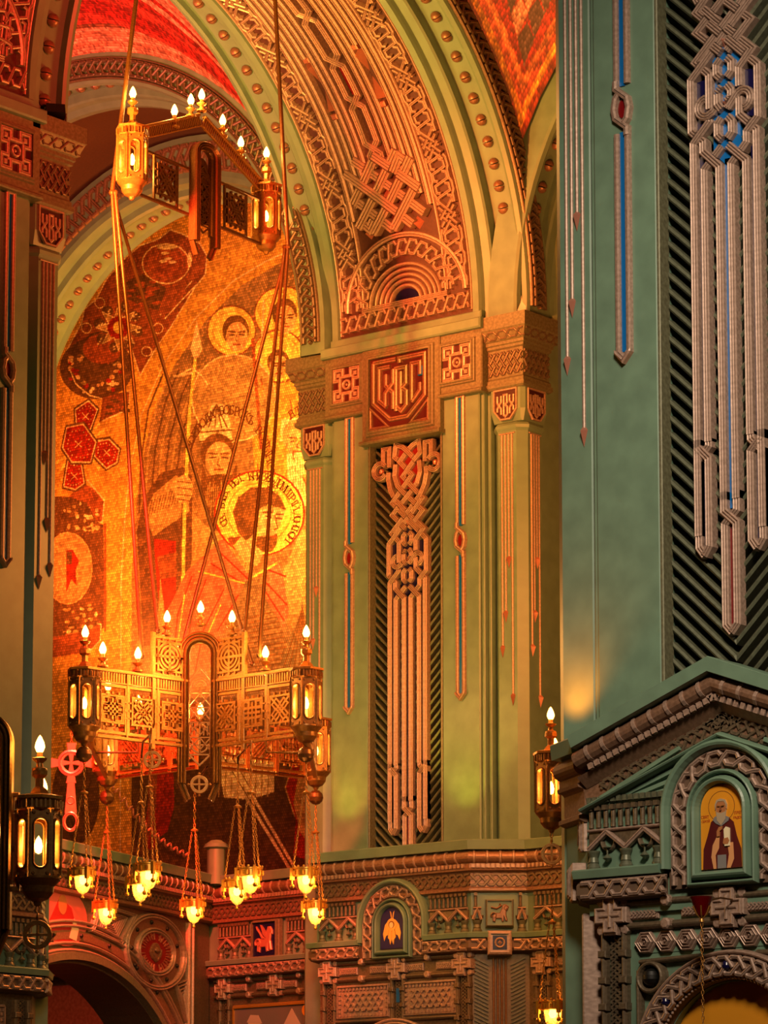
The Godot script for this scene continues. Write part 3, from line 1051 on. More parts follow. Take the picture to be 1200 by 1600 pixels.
func low_details(root: Node, t: Transform3D, x0: float, x1: float, dv: float) -> void:
	var mb := MB.new()
	var x := x0 + 0.025
	while x < x1 - 0.015:
		mb.box(Vector3(x, 5.05 + dv, 0.045), Vector3(0.032, 0.03, 0.03))
		mb.lathe(Vector3(x, 4.925 + dv, 0.035), [Vector2(0, 0), Vector2(0.017, 0.006), Vector2(0.017, 0.03), Vector2(0.014, 0.035), Vector2(0.016, 0.1), Vector2(0.012, 0.11)], 7)
		x += 0.054
	part(mb, "hanging_balusters", M.carve, root, t)
	var k := maxi(1, int(round((x1 - x0) / 0.28)))
	var per := (x1 - x0) / k
	mb = MB.new()
	mb.strand(pv([x0, 4.915 + dv, x1, 4.915 + dv]), 0.012, 0.02, rnd(0.03))
	var z := PackedVector2Array()
	for i in k + 1:
		if i == 0:
			z.append(Vector2(x0, 4.80 + dv))
		else:
			z.append(Vector2(x0 + per * (i - 0.5), 4.905 + dv))
			z.append(Vector2(x0 + per * i, 4.80 + dv))
	mb.strand(z, 0.017, 0.02, pr(0.03))
	part(mb, "zigzag_band", M.bronze, root, t)
	mb = MB.new()
	for i in k + 1:
		var c := x0 + per * i
		var l := maxf(x0, c - per * 0.45); var r := minf(x1, c + per * 0.45)
		mb.prism(pv([c, 4.80 + dv, r, 4.9 + dv, l, 4.9 + dv]), 0.0, 0.028)
		if i < k:
			var m := c + per / 2
			mb.strand(arcpts(Vector2(m, 4.845 + dv), 0.05, 180, 360, 8), 0.014, 0.0, rnd(0.03))
	part(mb, "carved_triangles", M.carve, root, t)
	for i in k + 1:
		var c := clampf(x0 + per * i, x0 + 0.035, x1 - 0.035)
		mb = MB.new()
		mb.lathe(Vector3(c, 4.675 + dv, 0.03), [Vector2(0.042, 0), Vector2(0.044, 0.015), Vector2(0.03, 0.04), Vector2(0.034, 0.045), Vector2(0.028, 0.075), Vector2(0.04, 0.105), Vector2(0.042, 0.115), Vector2(0, 0.12)], 8)
		part(mb, "colonnette", M.slat, root, t)
		if i < k:
			mb = MB.new()
			var m := x0 + per * (i + 0.5)
			mb.lathe(Vector3(m, 4.715 + dv, 0.03), [Vector2(0, 0), Vector2(0.03, 0.025), Vector2(0.006, 0.05), Vector2(0.006, 0.085), Vector2(0.03, 0.09), Vector2(0, 0.1)], 7)
			part(mb, "drop_pendant", M.slat, root, t)

func band_carving(root: Node, t: Transform3D, x0: float, x1: float, dv: float) -> void:
	var mb := MB.new()
	var w := []
	for p in weave(plait(x1 - x0, 0.08, 0.24, 2, 0.5), 0.017):
		w.append(shift(p, Vector2(x0, 4.55 + dv)))
	mb.strands(w, 0.0135, 0.075, pr(0.025))
	for q in [4.497, 4.603]:
		mb.strand(pv([x0, q + dv, x1, q + dv]), 0.008, 0.07, rnd(0.02))
	part(mb, "band_carving", M.bronze, root, t)

const ROWS_TOP := [Vector2(-0.5, 5.60), Vector2(0.10, 5.59), Vector2(0.11, 5.58), Vector2(0.10, 5.49), Vector2(0.03, 5.485)]
func row_sweep(root: Node, path: Array, dv: float, what: String) -> void:
	var mb := MB.new()
	var up := func(a: Array) -> Array:
		var o := []
		for p in a:
			o.append(p + Vector2(0, dv))
		o.reverse()
		return o
	if what == "ledge":
		mb.sweep(up.call(ROWS_TOP), path)
		part(mb, "ledge", M.green, root)
	elif what == "roll":
		var a := [Vector2(0.02, 5.49)]
		for i in 9:
			var q := deg_to_rad(80 - 20 * i)
			a.append(Vector2(0.03 + cos(q) * 0.062, 5.42 + sin(q) * 0.062))
		a.append_array([Vector2(0.04, 5.355), Vector2(0.05, 5.35), Vector2(0.05, 5.31), Vector2(0.065, 5.305), Vector2(0.06, 5.285), Vector2(0.03, 5.275), Vector2(0.018, 5.26), Vector2(0.018, 5.125), Vector2(0.03, 5.12), Vector2(0.055, 5.11), Vector2(0.055, 5.085), Vector2(0.02, 5.07), Vector2(-0.02, 5.065)])
		mb.sweep(up.call(a), path)
		part(mb, "cornice_mouldings", M.copper, root)
	elif what == "field":
		mb.sweep(up.call([Vector2(-0.1, 5.08), Vector2(0.0, 5.08), Vector2(0.0, 4.66), Vector2(-0.1, 4.66)]), path)
		part(mb, "niche_back", M.green, root)
	elif what == "ledge2":
		mb.sweep(up.call([Vector2(-0.05, 4.68), Vector2(0.10, 4.675), Vector2(0.11, 4.665), Vector2(0.10, 4.62), Vector2(0.0, 4.612)]), path)
		part(mb, "lower_ledge", M.green, root)
	elif what == "band2":
		mb.sweep(up.call([Vector2(0.0, 4.615), Vector2(0.06, 4.61), Vector2(0.08, 4.58), Vector2(0.08, 4.52), Vector2(0.06, 4.49), Vector2(0.0, 4.47), Vector2(-0.1, 4.46)]), path)
		part(mb, "band_ground", M.carve_back, root)
	elif what == "base":
		mb.sweep(up.call([Vector2(-0.45, 4.48), Vector2(-0.03, 4.48), Vector2(-0.03, 0.0 - dv), Vector2(-0.45, 0.0 - dv)]), path)
		part(mb, "screen_wall", M.carve, root)

func cross_block(root: Node, t: Transform3D, x: float, y: float, s: float) -> void:
	var mb := MB.new()
	var a := 0.4 * s
	var p := pv([-a, -s, a, -s, a, -a, s, -a, s, a, a, a, a, s, -a, s, -a, a, -s, a, -s, -a, -a, -a])
	mb.prism(shift(p, Vector2(x, y)), -0.05, 0.045, 0.008)
	mb.strand(shift(p, Vector2(x, y), Vector2(0.82, 0.82)), 0.009, 0.045, rnd(0.012), true)
	mb.strand(pv([x - s * 0.6, y, x + s * 0.6, y]), 0.012, 0.045, rnd(0.012))
	mb.strand(pv([x, y - s * 0.6, x, y + s * 0.6]), 0.012, 0.045, rnd(0.012))
	for k in 4:
		var d := Vector2(s * 0.72, s * 0.72).rotated(PI / 2 * k)
		mb.prism(shift(arcpts(Vector2.ZERO, s * 0.26, 22.5, 337.5, 7), Vector2(x, y) + d), -0.05, 0.02, 0.006)
	part(mb, "cross_block", M.bronze, root, t)

func beam_row(root: Node, t: Transform3D, x0: float, x1: float, yc: float, hh: float, crosses: Array, discs: Array) -> void:
	var mb := MB.new()
	for s in [-1.0, 1.0]:
		mb.strand(pv([x0, yc + s * hh, x1, yc + s * hh]), 0.026, -0.03, rnd(0.05))
	part(mb, "beam_mouldings", M.carve, root, t)
	for d in discs:
		for s in [-1.0, 1.0]:
			mb = MB.new()
			mb.prism(shift(arcpts(Vector2.ZERO, 0.036, 22.5, 337.5, 7), Vector2(d, yc + s * hh)), -0.03, 0.05, 0.01)
			part(mb, "disc_boss", M.bronze, root, t)
		for e in [-0.2, 0.2]:
			mb = MB.new()
			mb.block(d + e - 0.12, d + e + 0.12, yc - hh * 0.45, yc + hh * 0.45, -0.03, -0.01, 0.005)
			var w := []
			for p in weave(plait(0.2, hh * 0.5, 0.08, 3, 0.2), 0.009):
				w.append(shift(p, Vector2(d + e - 0.1, yc)))
			mb.strands(w, 0.007, -0.01, flat(0.012))
			part(mb, "plait_plaque", M.bronze, root, t)
	for c in crosses:
		cross_block(root, t, c, yc, 0.12)

func post_row(root: Node, t: Transform3D, x: float, y0: float, y1: float, hw: float) -> void:   # twin-roll frame post with bosses
	var mb := MB.new()
	for s in [-1.0, 1.0]:
		mb.strand(pv([x + s * hw, y0, x + s * hw, y1]), 0.024, -0.03, rnd(0.05))
	var y := y1 - 0.12
	while y > y0:
		for s in [-1.0, 1.0]:
			mb.block(x + s * hw - 0.03, x + s * hw + 0.03, y - 0.022, y + 0.022, -0.03, 0.03, 0.006)
		y -= 0.16
	var w := []
	for p in weave(plait(y1 - y0, hw * 0.8, 0.1, 3, 0.2), 0.009):
		w.append(p)
	mb.strands(swap(w, Vector2(x, y0)), 0.008, -0.03, flat(0.02))
	part(mb, "frame_post", M.carve, root, t)

func arch_poly(cx: float, y0: float, ys: float, r: float, k := 16) -> PackedVector2Array:
	return joined([pv([cx - r, y0, cx + r, y0]), arcpts(Vector2(cx, ys), r, 0, 180, k)])

func icon_niche(root: Node, t: Transform3D, cx: float, y0: float, ri: float, ys: float, ro: float, yl: float) -> void:
	# outer green roll, plaited band, inner green frame
	var mb := MB.new()
	mb.strand(joined([pv([cx - ro, yl]), arcpts(Vector2(cx, ys), ro, 180, 0, 24), pv([cx + ro, yl])]), 0.036, 0.0, rnd(0.10))
	mb.strand(arch_poly(cx, y0 - 0.035, ys, ri + 0.03, 20), 0.03, 0.0, rnd(0.10), true)
	mb.strand(arch_poly(cx, y0 - 0.085, ys, ri + 0.08, 20), 0.018, 0.0, rnd(0.08), true)
	part(mb, "arched_frame", M.green, root, t)
	mb = MB.new()
	var rm := (ri + 0.1 + ro - 0.03) * 0.5
	var wd := ro - 0.03 - ri - 0.1
	var st := 2.0 * (ys - y0 + 0.08) + PI * rm
	mb.strands(weave(plait(st, wd * 0.62, 0.24, 2, 0.5), 0.018), 0.0145, 0.03, pr(0.03), false, 0.06)
	mb.strand(pv([0, wd * 0.44, st, wd * 0.44]), 0.008, 0.03, rnd(0.02), false, 0.06)
	bend_arch(mb, cx, y0 - 0.08, ys, rm)
	part(mb, "arch_plait", M.bronze, root, t)
	mb = MB.new()
	mb.prism(arch_poly(cx, y0 - 0.1, ys, ro - 0.01, 20), -0.05, 0.03)
	part(mb, "arch_ground", M.carve_back, root, t)

# flat painted figure made of thin layers
func layers(root: Node, list: Array, z: float, step := 0.0012) -> void:
	var i := 0
	for l in list:
		var mb := MB.new()
		var p: PackedVector2Array = l[1]
		if Geometry2D.is_polygon_clockwise(p):
			p = p.duplicate()
			p.reverse()
		mb.prism(p, z, z + step * (i + 1))
		part(mb, l[0], l[2], root)
		i += 1

func paint(key: String, c: Color, rough := 0.5, metal := 0.0) -> Material:
	if not M.has(key):
		mat(key, c, rough, metal)
	return M[key]

func text(root: Node, s: String, at: Vector3, size: float, m: Material, called := "lettering") -> void:
	var tm := TextMesh.new()
	var f := SystemFont.new()
	f.font_names = PackedStringArray(["Droid Sans"])
	tm.font = f
	tm.text = s
	tm.font_size = 32
	tm.pixel_size = size / 32.0
	tm.depth = 0.002
	put(tm, called, m, root, Transform3D(Basis.IDENTITY, at))

func saint_icon(t: Transform3D) -> void:
	var o := thing("arched_icon", "arched icon of bearded saint in maroon robe on gold ground, in the gabled shrine", "icon")
	o.transform = t
	var mb := MB.new()
	mb.prism(arch_poly(0, -0.25, 0.105, 0.148, 20), -0.02, 0.0)
	part(mb, "gold_ground", paint("icon_gold", Color(0.93, 0.62, 0.16), 0.35, 0.3), o)
	var rb := paint("robe", Color(0.30, 0.05, 0.05)); var sk := paint("skin", Color(0.62, 0.40, 0.24)); var bd := paint("beard", Color(0.62, 0.55, 0.45)); var inn := paint("tunic", Color(0.78, 0.55, 0.36)); var ln := paint("halo_line", Color(0.45, 0.28, 0.08)); var gy := paint("stole", Color(0.45, 0.44, 0.44)); var wh := paint("scroll", Color(0.85, 0.8, 0.66))
	mb = MB.new()
	mb.strand(arcpts(Vector2(0, 0.118), 0.092, 0, 345, 23), 0.0022, 0.0, flat(0.001), true)
	part(mb, "halo", ln, o)
	layers(o, [
		["robe", pv([-0.135, -0.25, -0.13, -0.13, -0.10, -0.05, -0.075, 0.03, -0.04, 0.055, 0.045, 0.055, 0.085, 0.02, 0.105, -0.06, 0.135, -0.14, 0.138, -0.25]), rb],
		["tunic", pv([-0.06, -0.25, -0.075, -0.18, -0.065, -0.11, -0.035, -0.06, -0.015, -0.06, -0.02, -0.13, -0.045, -0.17, -0.04, -0.25]), inn],
		["tunic", pv([0.06, -0.25, 0.085, -0.2, 0.08, -0.1, 0.04, -0.1, 0.05, -0.17, 0.035, -0.25]), inn],
		["stole", pv([-0.03, -0.25, -0.03, -0.17, 0.03, -0.17, 0.03, -0.25]), gy],
		["collar", pv([-0.06, 0.04, -0.04, 0.02, 0.0, 0.0, 0.05, 0.03, 0.055, 0.05, 0.03, 0.06, -0.045, 0.06]), gy],
		["face", arcpts(Vector2(0.0, 0.108), 0.036, 0, 345, 20, 0.052), sk],
		["beard", pv([-0.036, 0.1, -0.03, 0.085, 0, 0.078, 0.03, 0.085, 0.036, 0.1, 0.03, 0.04, 0.0, 0.005, -0.028, 0.035]), bd],
		["hair", pv([-0.04, 0.10, -0.042, 0.13, -0.03, 0.157, 0, 0.165, 0.03, 0.157, 0.042, 0.13, 0.04, 0.10, 0.033, 0.13, 0.02, 0.148, -0.02, 0.148, -0.033, 0.13]), bd],
		["hand", pv([-0.03, -0.06, -0.03, -0.03, -0.015, -0.005, 0.01, 0.0, 0.005, -0.02, -0.01, -0.03, -0.012, -0.06]), sk],
		["scroll", pv([0.025, -0.12, 0.02, -0.02, 0.035, -0.005, 0.06, -0.015, 0.06, -0.12]), wh],
		["hand", pv([0.015, -0.1, 0.02, -0.075, 0.05, -0.07, 0.06, -0.09, 0.05, -0.11, 0.02, -0.11]), sk],
		["brow", pv([-0.024, 0.118, -0.004, 0.116, -0.004, 0.121, -0.024, 0.124]), ln],
		["brow", pv([0.004, 0.116, 0.024, 0.118, 0.024, 0.124, 0.004, 0.121]), ln],
		["nose", pv([-0.004, 0.115, 0.004, 0.115, 0.006, 0.092, -0.006, 0.092]), paint("shade_skin", Color(0.48, 0.28, 0.16))]], 0.0)
	var rt := paint("red_text", Color(0.55, 0.12, 0.04))
	text(o, "СВЯТ", Vector3(-0.118, 0.062, 0.001), 0.024, rt)
	text(o, "СЕРГIЙ", Vector3(-0.112, 0.036, 0.001), 0.018, rt)
	text(o, "ПРЕП", Vector3(0.118, 0.072, 0.001), 0.024, rt)
	text(o, "РАДОН", Vector3(0.116, 0.044, 0.001), 0.020, rt)

func seraph_icon(t: Transform3D) -> void:
	var o := thing("arched_icon", "small arched icon of gold six-winged seraph on deep blue ground", "icon")
	o.transform = t
	var mb := MB.new()
	mb.prism(arch_poly(0, -0.21, 0.055, 0.152, 20), -0.02, 0.0)
	part(mb, "blue_ground", paint("indigo", Color(0.10, 0.05, 0.32)), o)
	var g := paint("seraph_gold", Color(0.95, 0.72, 0.35), 0.4, 0.4)
	var d := paint("halo_line", Color(0.45, 0.28, 0.08))
	layers(o, [
		["wing", pv([-0.012, 0.08, -0.03, 0.17, -0.012, 0.15, -0.004, 0.09]), g], ["wing", pv([0.012, 0.08, 0.004, 0.09, 0.012, 0.15, 0.03, 0.17]), g],
		["wing", pv([-0.04, 0.08, -0.09, 0.03, -0.115, -0.06, -0.10, -0.13, -0.075, -0.08, -0.05, -0.07, -0.04, -0.02]), g],
		["wing", pv([0.04, 0.08, 0.04, -0.02, 0.05, -0.07, 0.075, -0.08, 0.10, -0.13, 0.115, -0.06, 0.09, 0.03]), g],
		["wing", pv([-0.035, -0.02, -0.05, -0.1, -0.03, -0.12, -0.02, -0.17, -0.002, -0.12, -0.002, -0.03]), g],
		["wing", pv([0.035, -0.02, 0.002, -0.03, 0.002, -0.12, 0.02, -0.17, 0.03, -0.12, 0.05, -0.1]), g],
		["halo", arcpts(Vector2(0, 0.03), 0.062, 0, 345, 20), g],
		["hair", arcpts(Vector2(0, 0.03), 0.036, 0, 345, 20), d],
		["face", arcpts(Vector2(0, 0.025), 0.026, 0, 345, 20, 0.03), paint("pale_gold", Color(0.95, 0.8, 0.55))]], 0.0, 0.002)

func beast_tile(t: Transform3D, s: float, label: String, field: Material, body: Material, winged: bool) -> void:
	var o := thing("relief_tile", label, "tile")
	o.transform = t
	var mb := MB.new()
	mb.block(-s, s, -s, s, -0.03, 0.03, 0.0)
	part(mb, "field", field, o)
	mb = MB.new()
	square_frame(mb, -s * 1.16, s * 1.16, -s * 1.16, s * 1.16, s * 0.09, -0.03, 0.055)
	part(mb, "frame", M.edge, o)
	var b := MB.new()
	var k := s / 0.17
	b.prism(shift(pv([-0.10, -0.12, -0.06, -0.13, -0.05, -0.08, 0.02, -0.08, 0.03, -0.13, 0.06, -0.12, 0.055, -0.04, 0.08, -0.12, 0.11, -0.11, 0.09, -0.02, 0.10, 0.05, 0.12, 0.04, 0.12, 0.08, 0.09, 0.12, 0.05, 0.12, 0.03, 0.07, 0.0, 0.0, -0.06, 0.0, -0.10, -0.03]), Vector2.ZERO, Vector2(k, k)), 0.03, 0.05, 0.008)
	b.strand(shift(arcpts(Vector2(-0.085, -0.035), 0.035, -60, 230, 10), Vector2.ZERO, Vector2(k, k)), 0.013 * k, 0.03, rnd(0.03))
	if winged:
		b.prism(shift(pv([0.03, 0.0, -0.02, 0.03, -0.11, 0.13, -0.10, 0.09, -0.07, 0.06, -0.03, 0.0]), Vector2.ZERO, Vector2(k, k)), 0.03, 0.055, 0.006)
		b.prism(shift(pv([0.03, 0.02, 0.0, 0.05, -0.04, 0.14, -0.02, 0.12, 0.03, 0.06]), Vector2.ZERO, Vector2(k, k)), 0.03, 0.06, 0.006)
	else:
		b.strand(shift(pv([-0.12, 0.08, -0.04, 0.06, 0.02, 0.1, 0.0, 0.13]), Vector2.ZERO, Vector2(k, k)), 0.014 * k, 0.03, rnd(0.025))
		b.strand(shift(arcpts(Vector2(0.09, 0.07), 0.03, 0, 300, 10), Vector2.ZERO, Vector2(k, k)), 0.012 * k, 0.03, rnd(0.025))
	part(b, "beast_relief", body, o)

func icon_screen() -> void:
	var root := thing("icon_screen", "long carved icon screen with green ledge running round the foot of the monogram pier", "screen")
	var path := [Vector2(-3.52, -0.75), Vector2(-1.30, -0.52), Vector2(-0.91, 0.30), Vector2(1.07, 0.30), Vector2(1.51, -0.05), Vector2(8.4, -0.12)]
	for w in ["ledge", "roll", "field", "base"]:
		row_sweep(root, path, 0.0, w)
	for q in [[path[0], path[1], path[2], Vector2(-0.30, 0.30)], [Vector2(0.54, 0.30), path[3], path[4], path[5]]]:
		row_sweep(root, q, 0.0, "ledge2")
		row_sweep(root, q, 0.0, "band2")
	var ta := frame_of(path[0], path[1]); var tb := frame_of(path[2], path[3]); var tc := frame_of(path[3], path[4]); var td := frame_of(path[4], path[5])
	# front of the pier: x from 0 (= u -1.03) to 1.98
	top_details(root, tb, 0.0, 1.98, 0.0)
	low_details(root, tb, 0.06, 0.57, 0.0); low_details(root, tb, 1.48, 1.96, 0.0)
	band_carving(root, tb, 0.0, 0.6, 0.0); band_carving(root, tb, 1.44, 1.98, 0.0)
	icon_niche(root, tb, 1.02, 4.565, 0.155, 4.82, 0.42, 4.64)
	seraph_icon(tb * Transform3D(Basis.IDENTITY, Vector3(1.02, 4.775, 0.045)))
	beam_row(root, tb, 0.05, 1.95, 4.37, 0.085, [0.16, 1.05, 1.88], [0.6, 1.45])
	for x in [0.16, 1.05, 1.88]:
		post_row(root, tb, x, 3.4, 4.28, 0.07)
	for x in [0.6, 1.46]:
		knot_panel(root, tb, x, 4.055, 0.33, 0.155)
		var mb := MB.new()
		for y in [3.86]:
			mb.strand(pv([x - 0.38, y, x + 0.38, y]), 0.024, -0.03, rnd(0.05))
		part(mb, "beam_mouldings", M.carve, root, tb)
	var ar := MB.new()
	ar.strand(arcpts(Vector2(1.02, 3.2), 0.62, 20, 160, 24), 0.05, -0.03, pr3(0.07))
	ar.strand(arcpts(Vector2(1.02, 3.2), 0.5, 10, 170, 24), 0.03, -0.03, rnd(0.07))
	part(ar, "arch_moulding", M.bronze, root, tb)
	ar = MB.new()
	ar.block(1.03, 1.07, 4.03, 4.17, -0.03, -0.005, 0.0)
	part(ar, "blue_inlay", M.blue, root, tb)
	# bevelled corner with tiles
	top_details(root, tc, 0.0, 0.56, 0.0)
	band_carving(root, tc, 0.0, 0.14, 0.0); band_carving(root, tc, 0.42, 0.56, 0.0)
	low_details(root, tc, 0.02, 0.1, 0.0); low_details(root, tc, 0.46, 0.54, 0.0)
	beast_tile(tc * Transform3D(Basis.IDENTITY, Vector3(0.28, 4.86, 0.05)), 0.12, "square copper tile showing a curled beast at the angled screen corner", M.green, M.copper, false)
	var tile := thing("relief_tile", "small framed tile with a rosette below the copper beast tile", "tile")
	tile.transform = tc * Transform3D(Basis.IDENTITY, Vector3(0.28, 4.565, 0.075))
	var mb2 := MB.new()
	mb2.block(-0.12, 0.12, -0.12, 0.12, -0.02, 0.03, 0.01)
	square_frame(mb2, -0.115, 0.115, -0.115, 0.115, 0.014, 0.03, 0.05)
	part(mb2, "frame", M.bronze, tile)
	mb2 = MB.new()
	mb2.block(-0.07, 0.07, -0.07, 0.07, 0.0, 0.034, 0.0)
	part(mb2, "field", M.navy, tile)
	mb2 = MB.new()
	mb2.strand(arcpts(Vector2.ZERO, 0.045, 0, 330, 11), 0.01, 0.034, rnd(0.015), true)
	pyramid(mb2, Vector3(0, 0, 0.034), 0.025, 0.025, 0.02)
	part(mb2, "rosette", M.bronze, tile)
	for s in [-1.0, 1.0]:
		var sl := MB.new()
		for i in 34:
			var y := 3.1 + i * 0.038
			var xx: float = 0.28 + s * 0.18
			sl.strand(pv([xx - 0.07, y + (0.07 if s < 0 else 0.0), xx + 0.07, y + (0.0 if s < 0 else 0.07)]), 0.008, -0.03, flat(0.02))
		var so := part(sl, "fine_slats", M.slat, root, tc)
		so.set_meta("kind", "stuff")
	var fl := MB.new()
	for i in 4:
		fl.strand(pv([0.28 + (i - 1.5) * 0.04, 3.0, 0.28 + (i - 1.5) * 0.04, 4.42]), 0.012, -0.03, rnd(0.04))
	part(fl, "fillets", M.copper, root, tc)
	# wall running on to the right
	top_details(root, td, 0.0, 2.6, 0.0)
	low_details(root, td, 0.1, 2.4, 0.0)
	band_carving(root, td, 0.0, 2.6, 0.0)
	beam_row(root, td, 0.05, 2.6, 4.37, 0.085, [0.17, 1.6], [0.62, 1.15])
	post_row(root, td, 0.17, 3.2, 4.28, 0.07)
	# wall running on to the left
	top_details(root, ta, 0.2, 2.2, 0.0)
	low_details(root, ta, 0.40, 0.92, 0.0); low_details(root, ta, 1.47, 2.07, 0.0)
	band_carving(root, ta, 0.3, 2.17, 0.0)
	beast_tile(ta * Transform3D(Basis.IDENTITY, Vector3(1.18, 4.86, 0.05)), 0.185, "square dark tile with pink relief of a winged griffin", M.navy, M.gem, true)
	beam_row(root, ta, 0.3, 2.12, 4.37, 0.085, [0.46, 1.27, 2.02], [0.87, 1.65])
	post_row(root, ta, 0.46, 3.2, 4.28, 0.07); post_row(root, ta, 2.02, 3.2, 4.28, 0.07)
	church_icon(ta * Transform3D(Basis.IDENTITY, Vector3(1.24, 3.75, 0.0)))
	saint_panel(td * Transform3D(Basis.IDENTITY, Vector3(0.92, 3.7, 0.0)))

func knot_panel(root: Node, t: Transform3D, x: float, y: float, hw: float, hh: float) -> void:
	var mb := MB.new()
	mb.block(x - hw, x + hw, y - hh, y + hh, -0.03, -0.015, 0.0)
	square_frame(mb, x - hw - 0.02, x + hw + 0.02, y - hh - 0.02, y + hh + 0.02, 0.012, -0.03, 0.01)
	var q := x - hw + 0.03
	while q < x + hw:
		for s in [-1.0, 1.0]:
			mb.box(Vector3(q, y + s * (hh - 0.025), -0.01), Vector3(0.026, 0.026, 0.02))
		q += 0.045
	q = y - hh + 0.06
	while q < y + hh - 0.04:
		for s in [-1.0, 1.0]:
			mb.box(Vector3(x + s * (hw - 0.025), q, -0.01), Vector3(0.026, 0.026, 0.02))
		q += 0.045
	var w := []
	for p in weave(plait(hw * 1.5, hh * 1.1, 0.32, 4, 0.2), 0.012):
		w.append(shift(p, Vector2(x - hw * 0.75, y)))
	mb.strands(w, 0.0105, -0.015, flat(0.02))
	part(mb, "knot_panel", M.bronze, root, t)

func church_icon(t: Transform3D) -> void:
	var o := thing("framed_icon", "framed icon of pale stone buildings and haloed figures, under the griffin tile", "icon")
	o.transform = t
	var mb := MB.new()
	mb.block(-0.64, 0.64, -0.45, 0.42, -0.04, 0.0, 0.0)
	part(mb, "panel", paint("icon_grey", Color(0.42, 0.38, 0.38)), o)
	mb = MB.new()
	square_frame(mb, -0.66, 0.66, -0.47, 0.44, 0.022, -0.04, 0.02)
	part(mb, "frame", M.gold, o)
	var st := paint("pale_stone", Color(0.78, 0.68, 0.56)); var rf := paint("roof_grey", Color(0.72, 0.62, 0.58)); var rd := paint("red_cloth", Color(0.55, 0.06, 0.06)); var g := paint("icon_gold", Color(0.93, 0.62, 0.16), 0.35, 0.3); var dk := paint("robe", Color(0.30, 0.05, 0.05))
	layers(o, [["wall", pv([-0.5, -0.45, -0.5, 0.12, -0.15, 0.08, -0.15, -0.45]), st], ["wall", pv([-0.4, 0.1, -0.4, 0.25, -0.2, 0.23, -0.2, 0.08]), st], ["roof", pv([-0.54, 0.1, -0.5, 0.16, -0.16, 0.12, -0.12, 0.05]), rf],
		["roof", pv([-0.42, 0.24, -0.36, 0.32, -0.24, 0.31, -0.18, 0.22]), rf], ["red_cloth", pv([-0.14, 0.0, 0.06, 0.02, 0.06, -0.45, -0.14, -0.45]), rd], ["wall", pv([0.08, -0.45, 0.1, 0.05, 0.5, 0.05, 0.5, -0.45]), st], ["roof", pv([0.06, 0.05, 0.28, 0.36, 0.52, 0.05]), rf],
		["halo", arcpts(Vector2(0.02, -0.25), 0.12, 0, 345, 16), g], ["halo", arcpts(Vector2(0.5, 0.33), 0.06, 0, 345, 14), g], ["halo", arcpts(Vector2(0.56, 0.08), 0.045, 0, 345, 14), g], ["figure", pv([0.52, -0.3, 0.51, -0.02, 0.56, 0.06, 0.61, -0.02, 0.6, -0.3]), dk], ["figure", pv([-0.06, -0.45, -0.04, -0.28, 0.02, -0.2, 0.08, -0.28, 0.1, -0.45]), dk]], 0.0)

func saint_panel(t: Transform3D) -> void:
	var o := thing("framed_icon", "yellow-framed icon of a robed figure behind the hanging lamp by the shrine", "icon")
	o.transform = t
	var mb := MB.new()
	mb.block(-0.35, 0.35, -0.45, 0.45, -0.04, 0.0, 0.0)
	part(mb, "panel", paint("icon_grey2", Color(0.40, 0.36, 0.33)), o)
	mb = MB.new()
	square_frame(mb, -0.37, 0.37, -0.47, 0.47, 0.024, -0.04, 0.02)
	part(mb, "frame", M.gold, o)
	layers(o, [["robe", pv([-0.2, -0.45, -0.12, 0.1, 0.0, 0.3, 0.12, 0.1, 0.2, -0.45]), paint("ochre_robe", Color(0.62, 0.34, 0.2))], ["halo", arcpts(Vector2(0, 0.26), 0.1, 0, 345, 16), paint("icon_gold", Color(0.93, 0.62, 0.16))], ["fold", pv([-0.02, -0.4, -0.02, 0.05, 0.02, 0.05, 0.02, -0.4]), paint("robe", Color(0.3, 0.05, 0.05))]], 0.0)

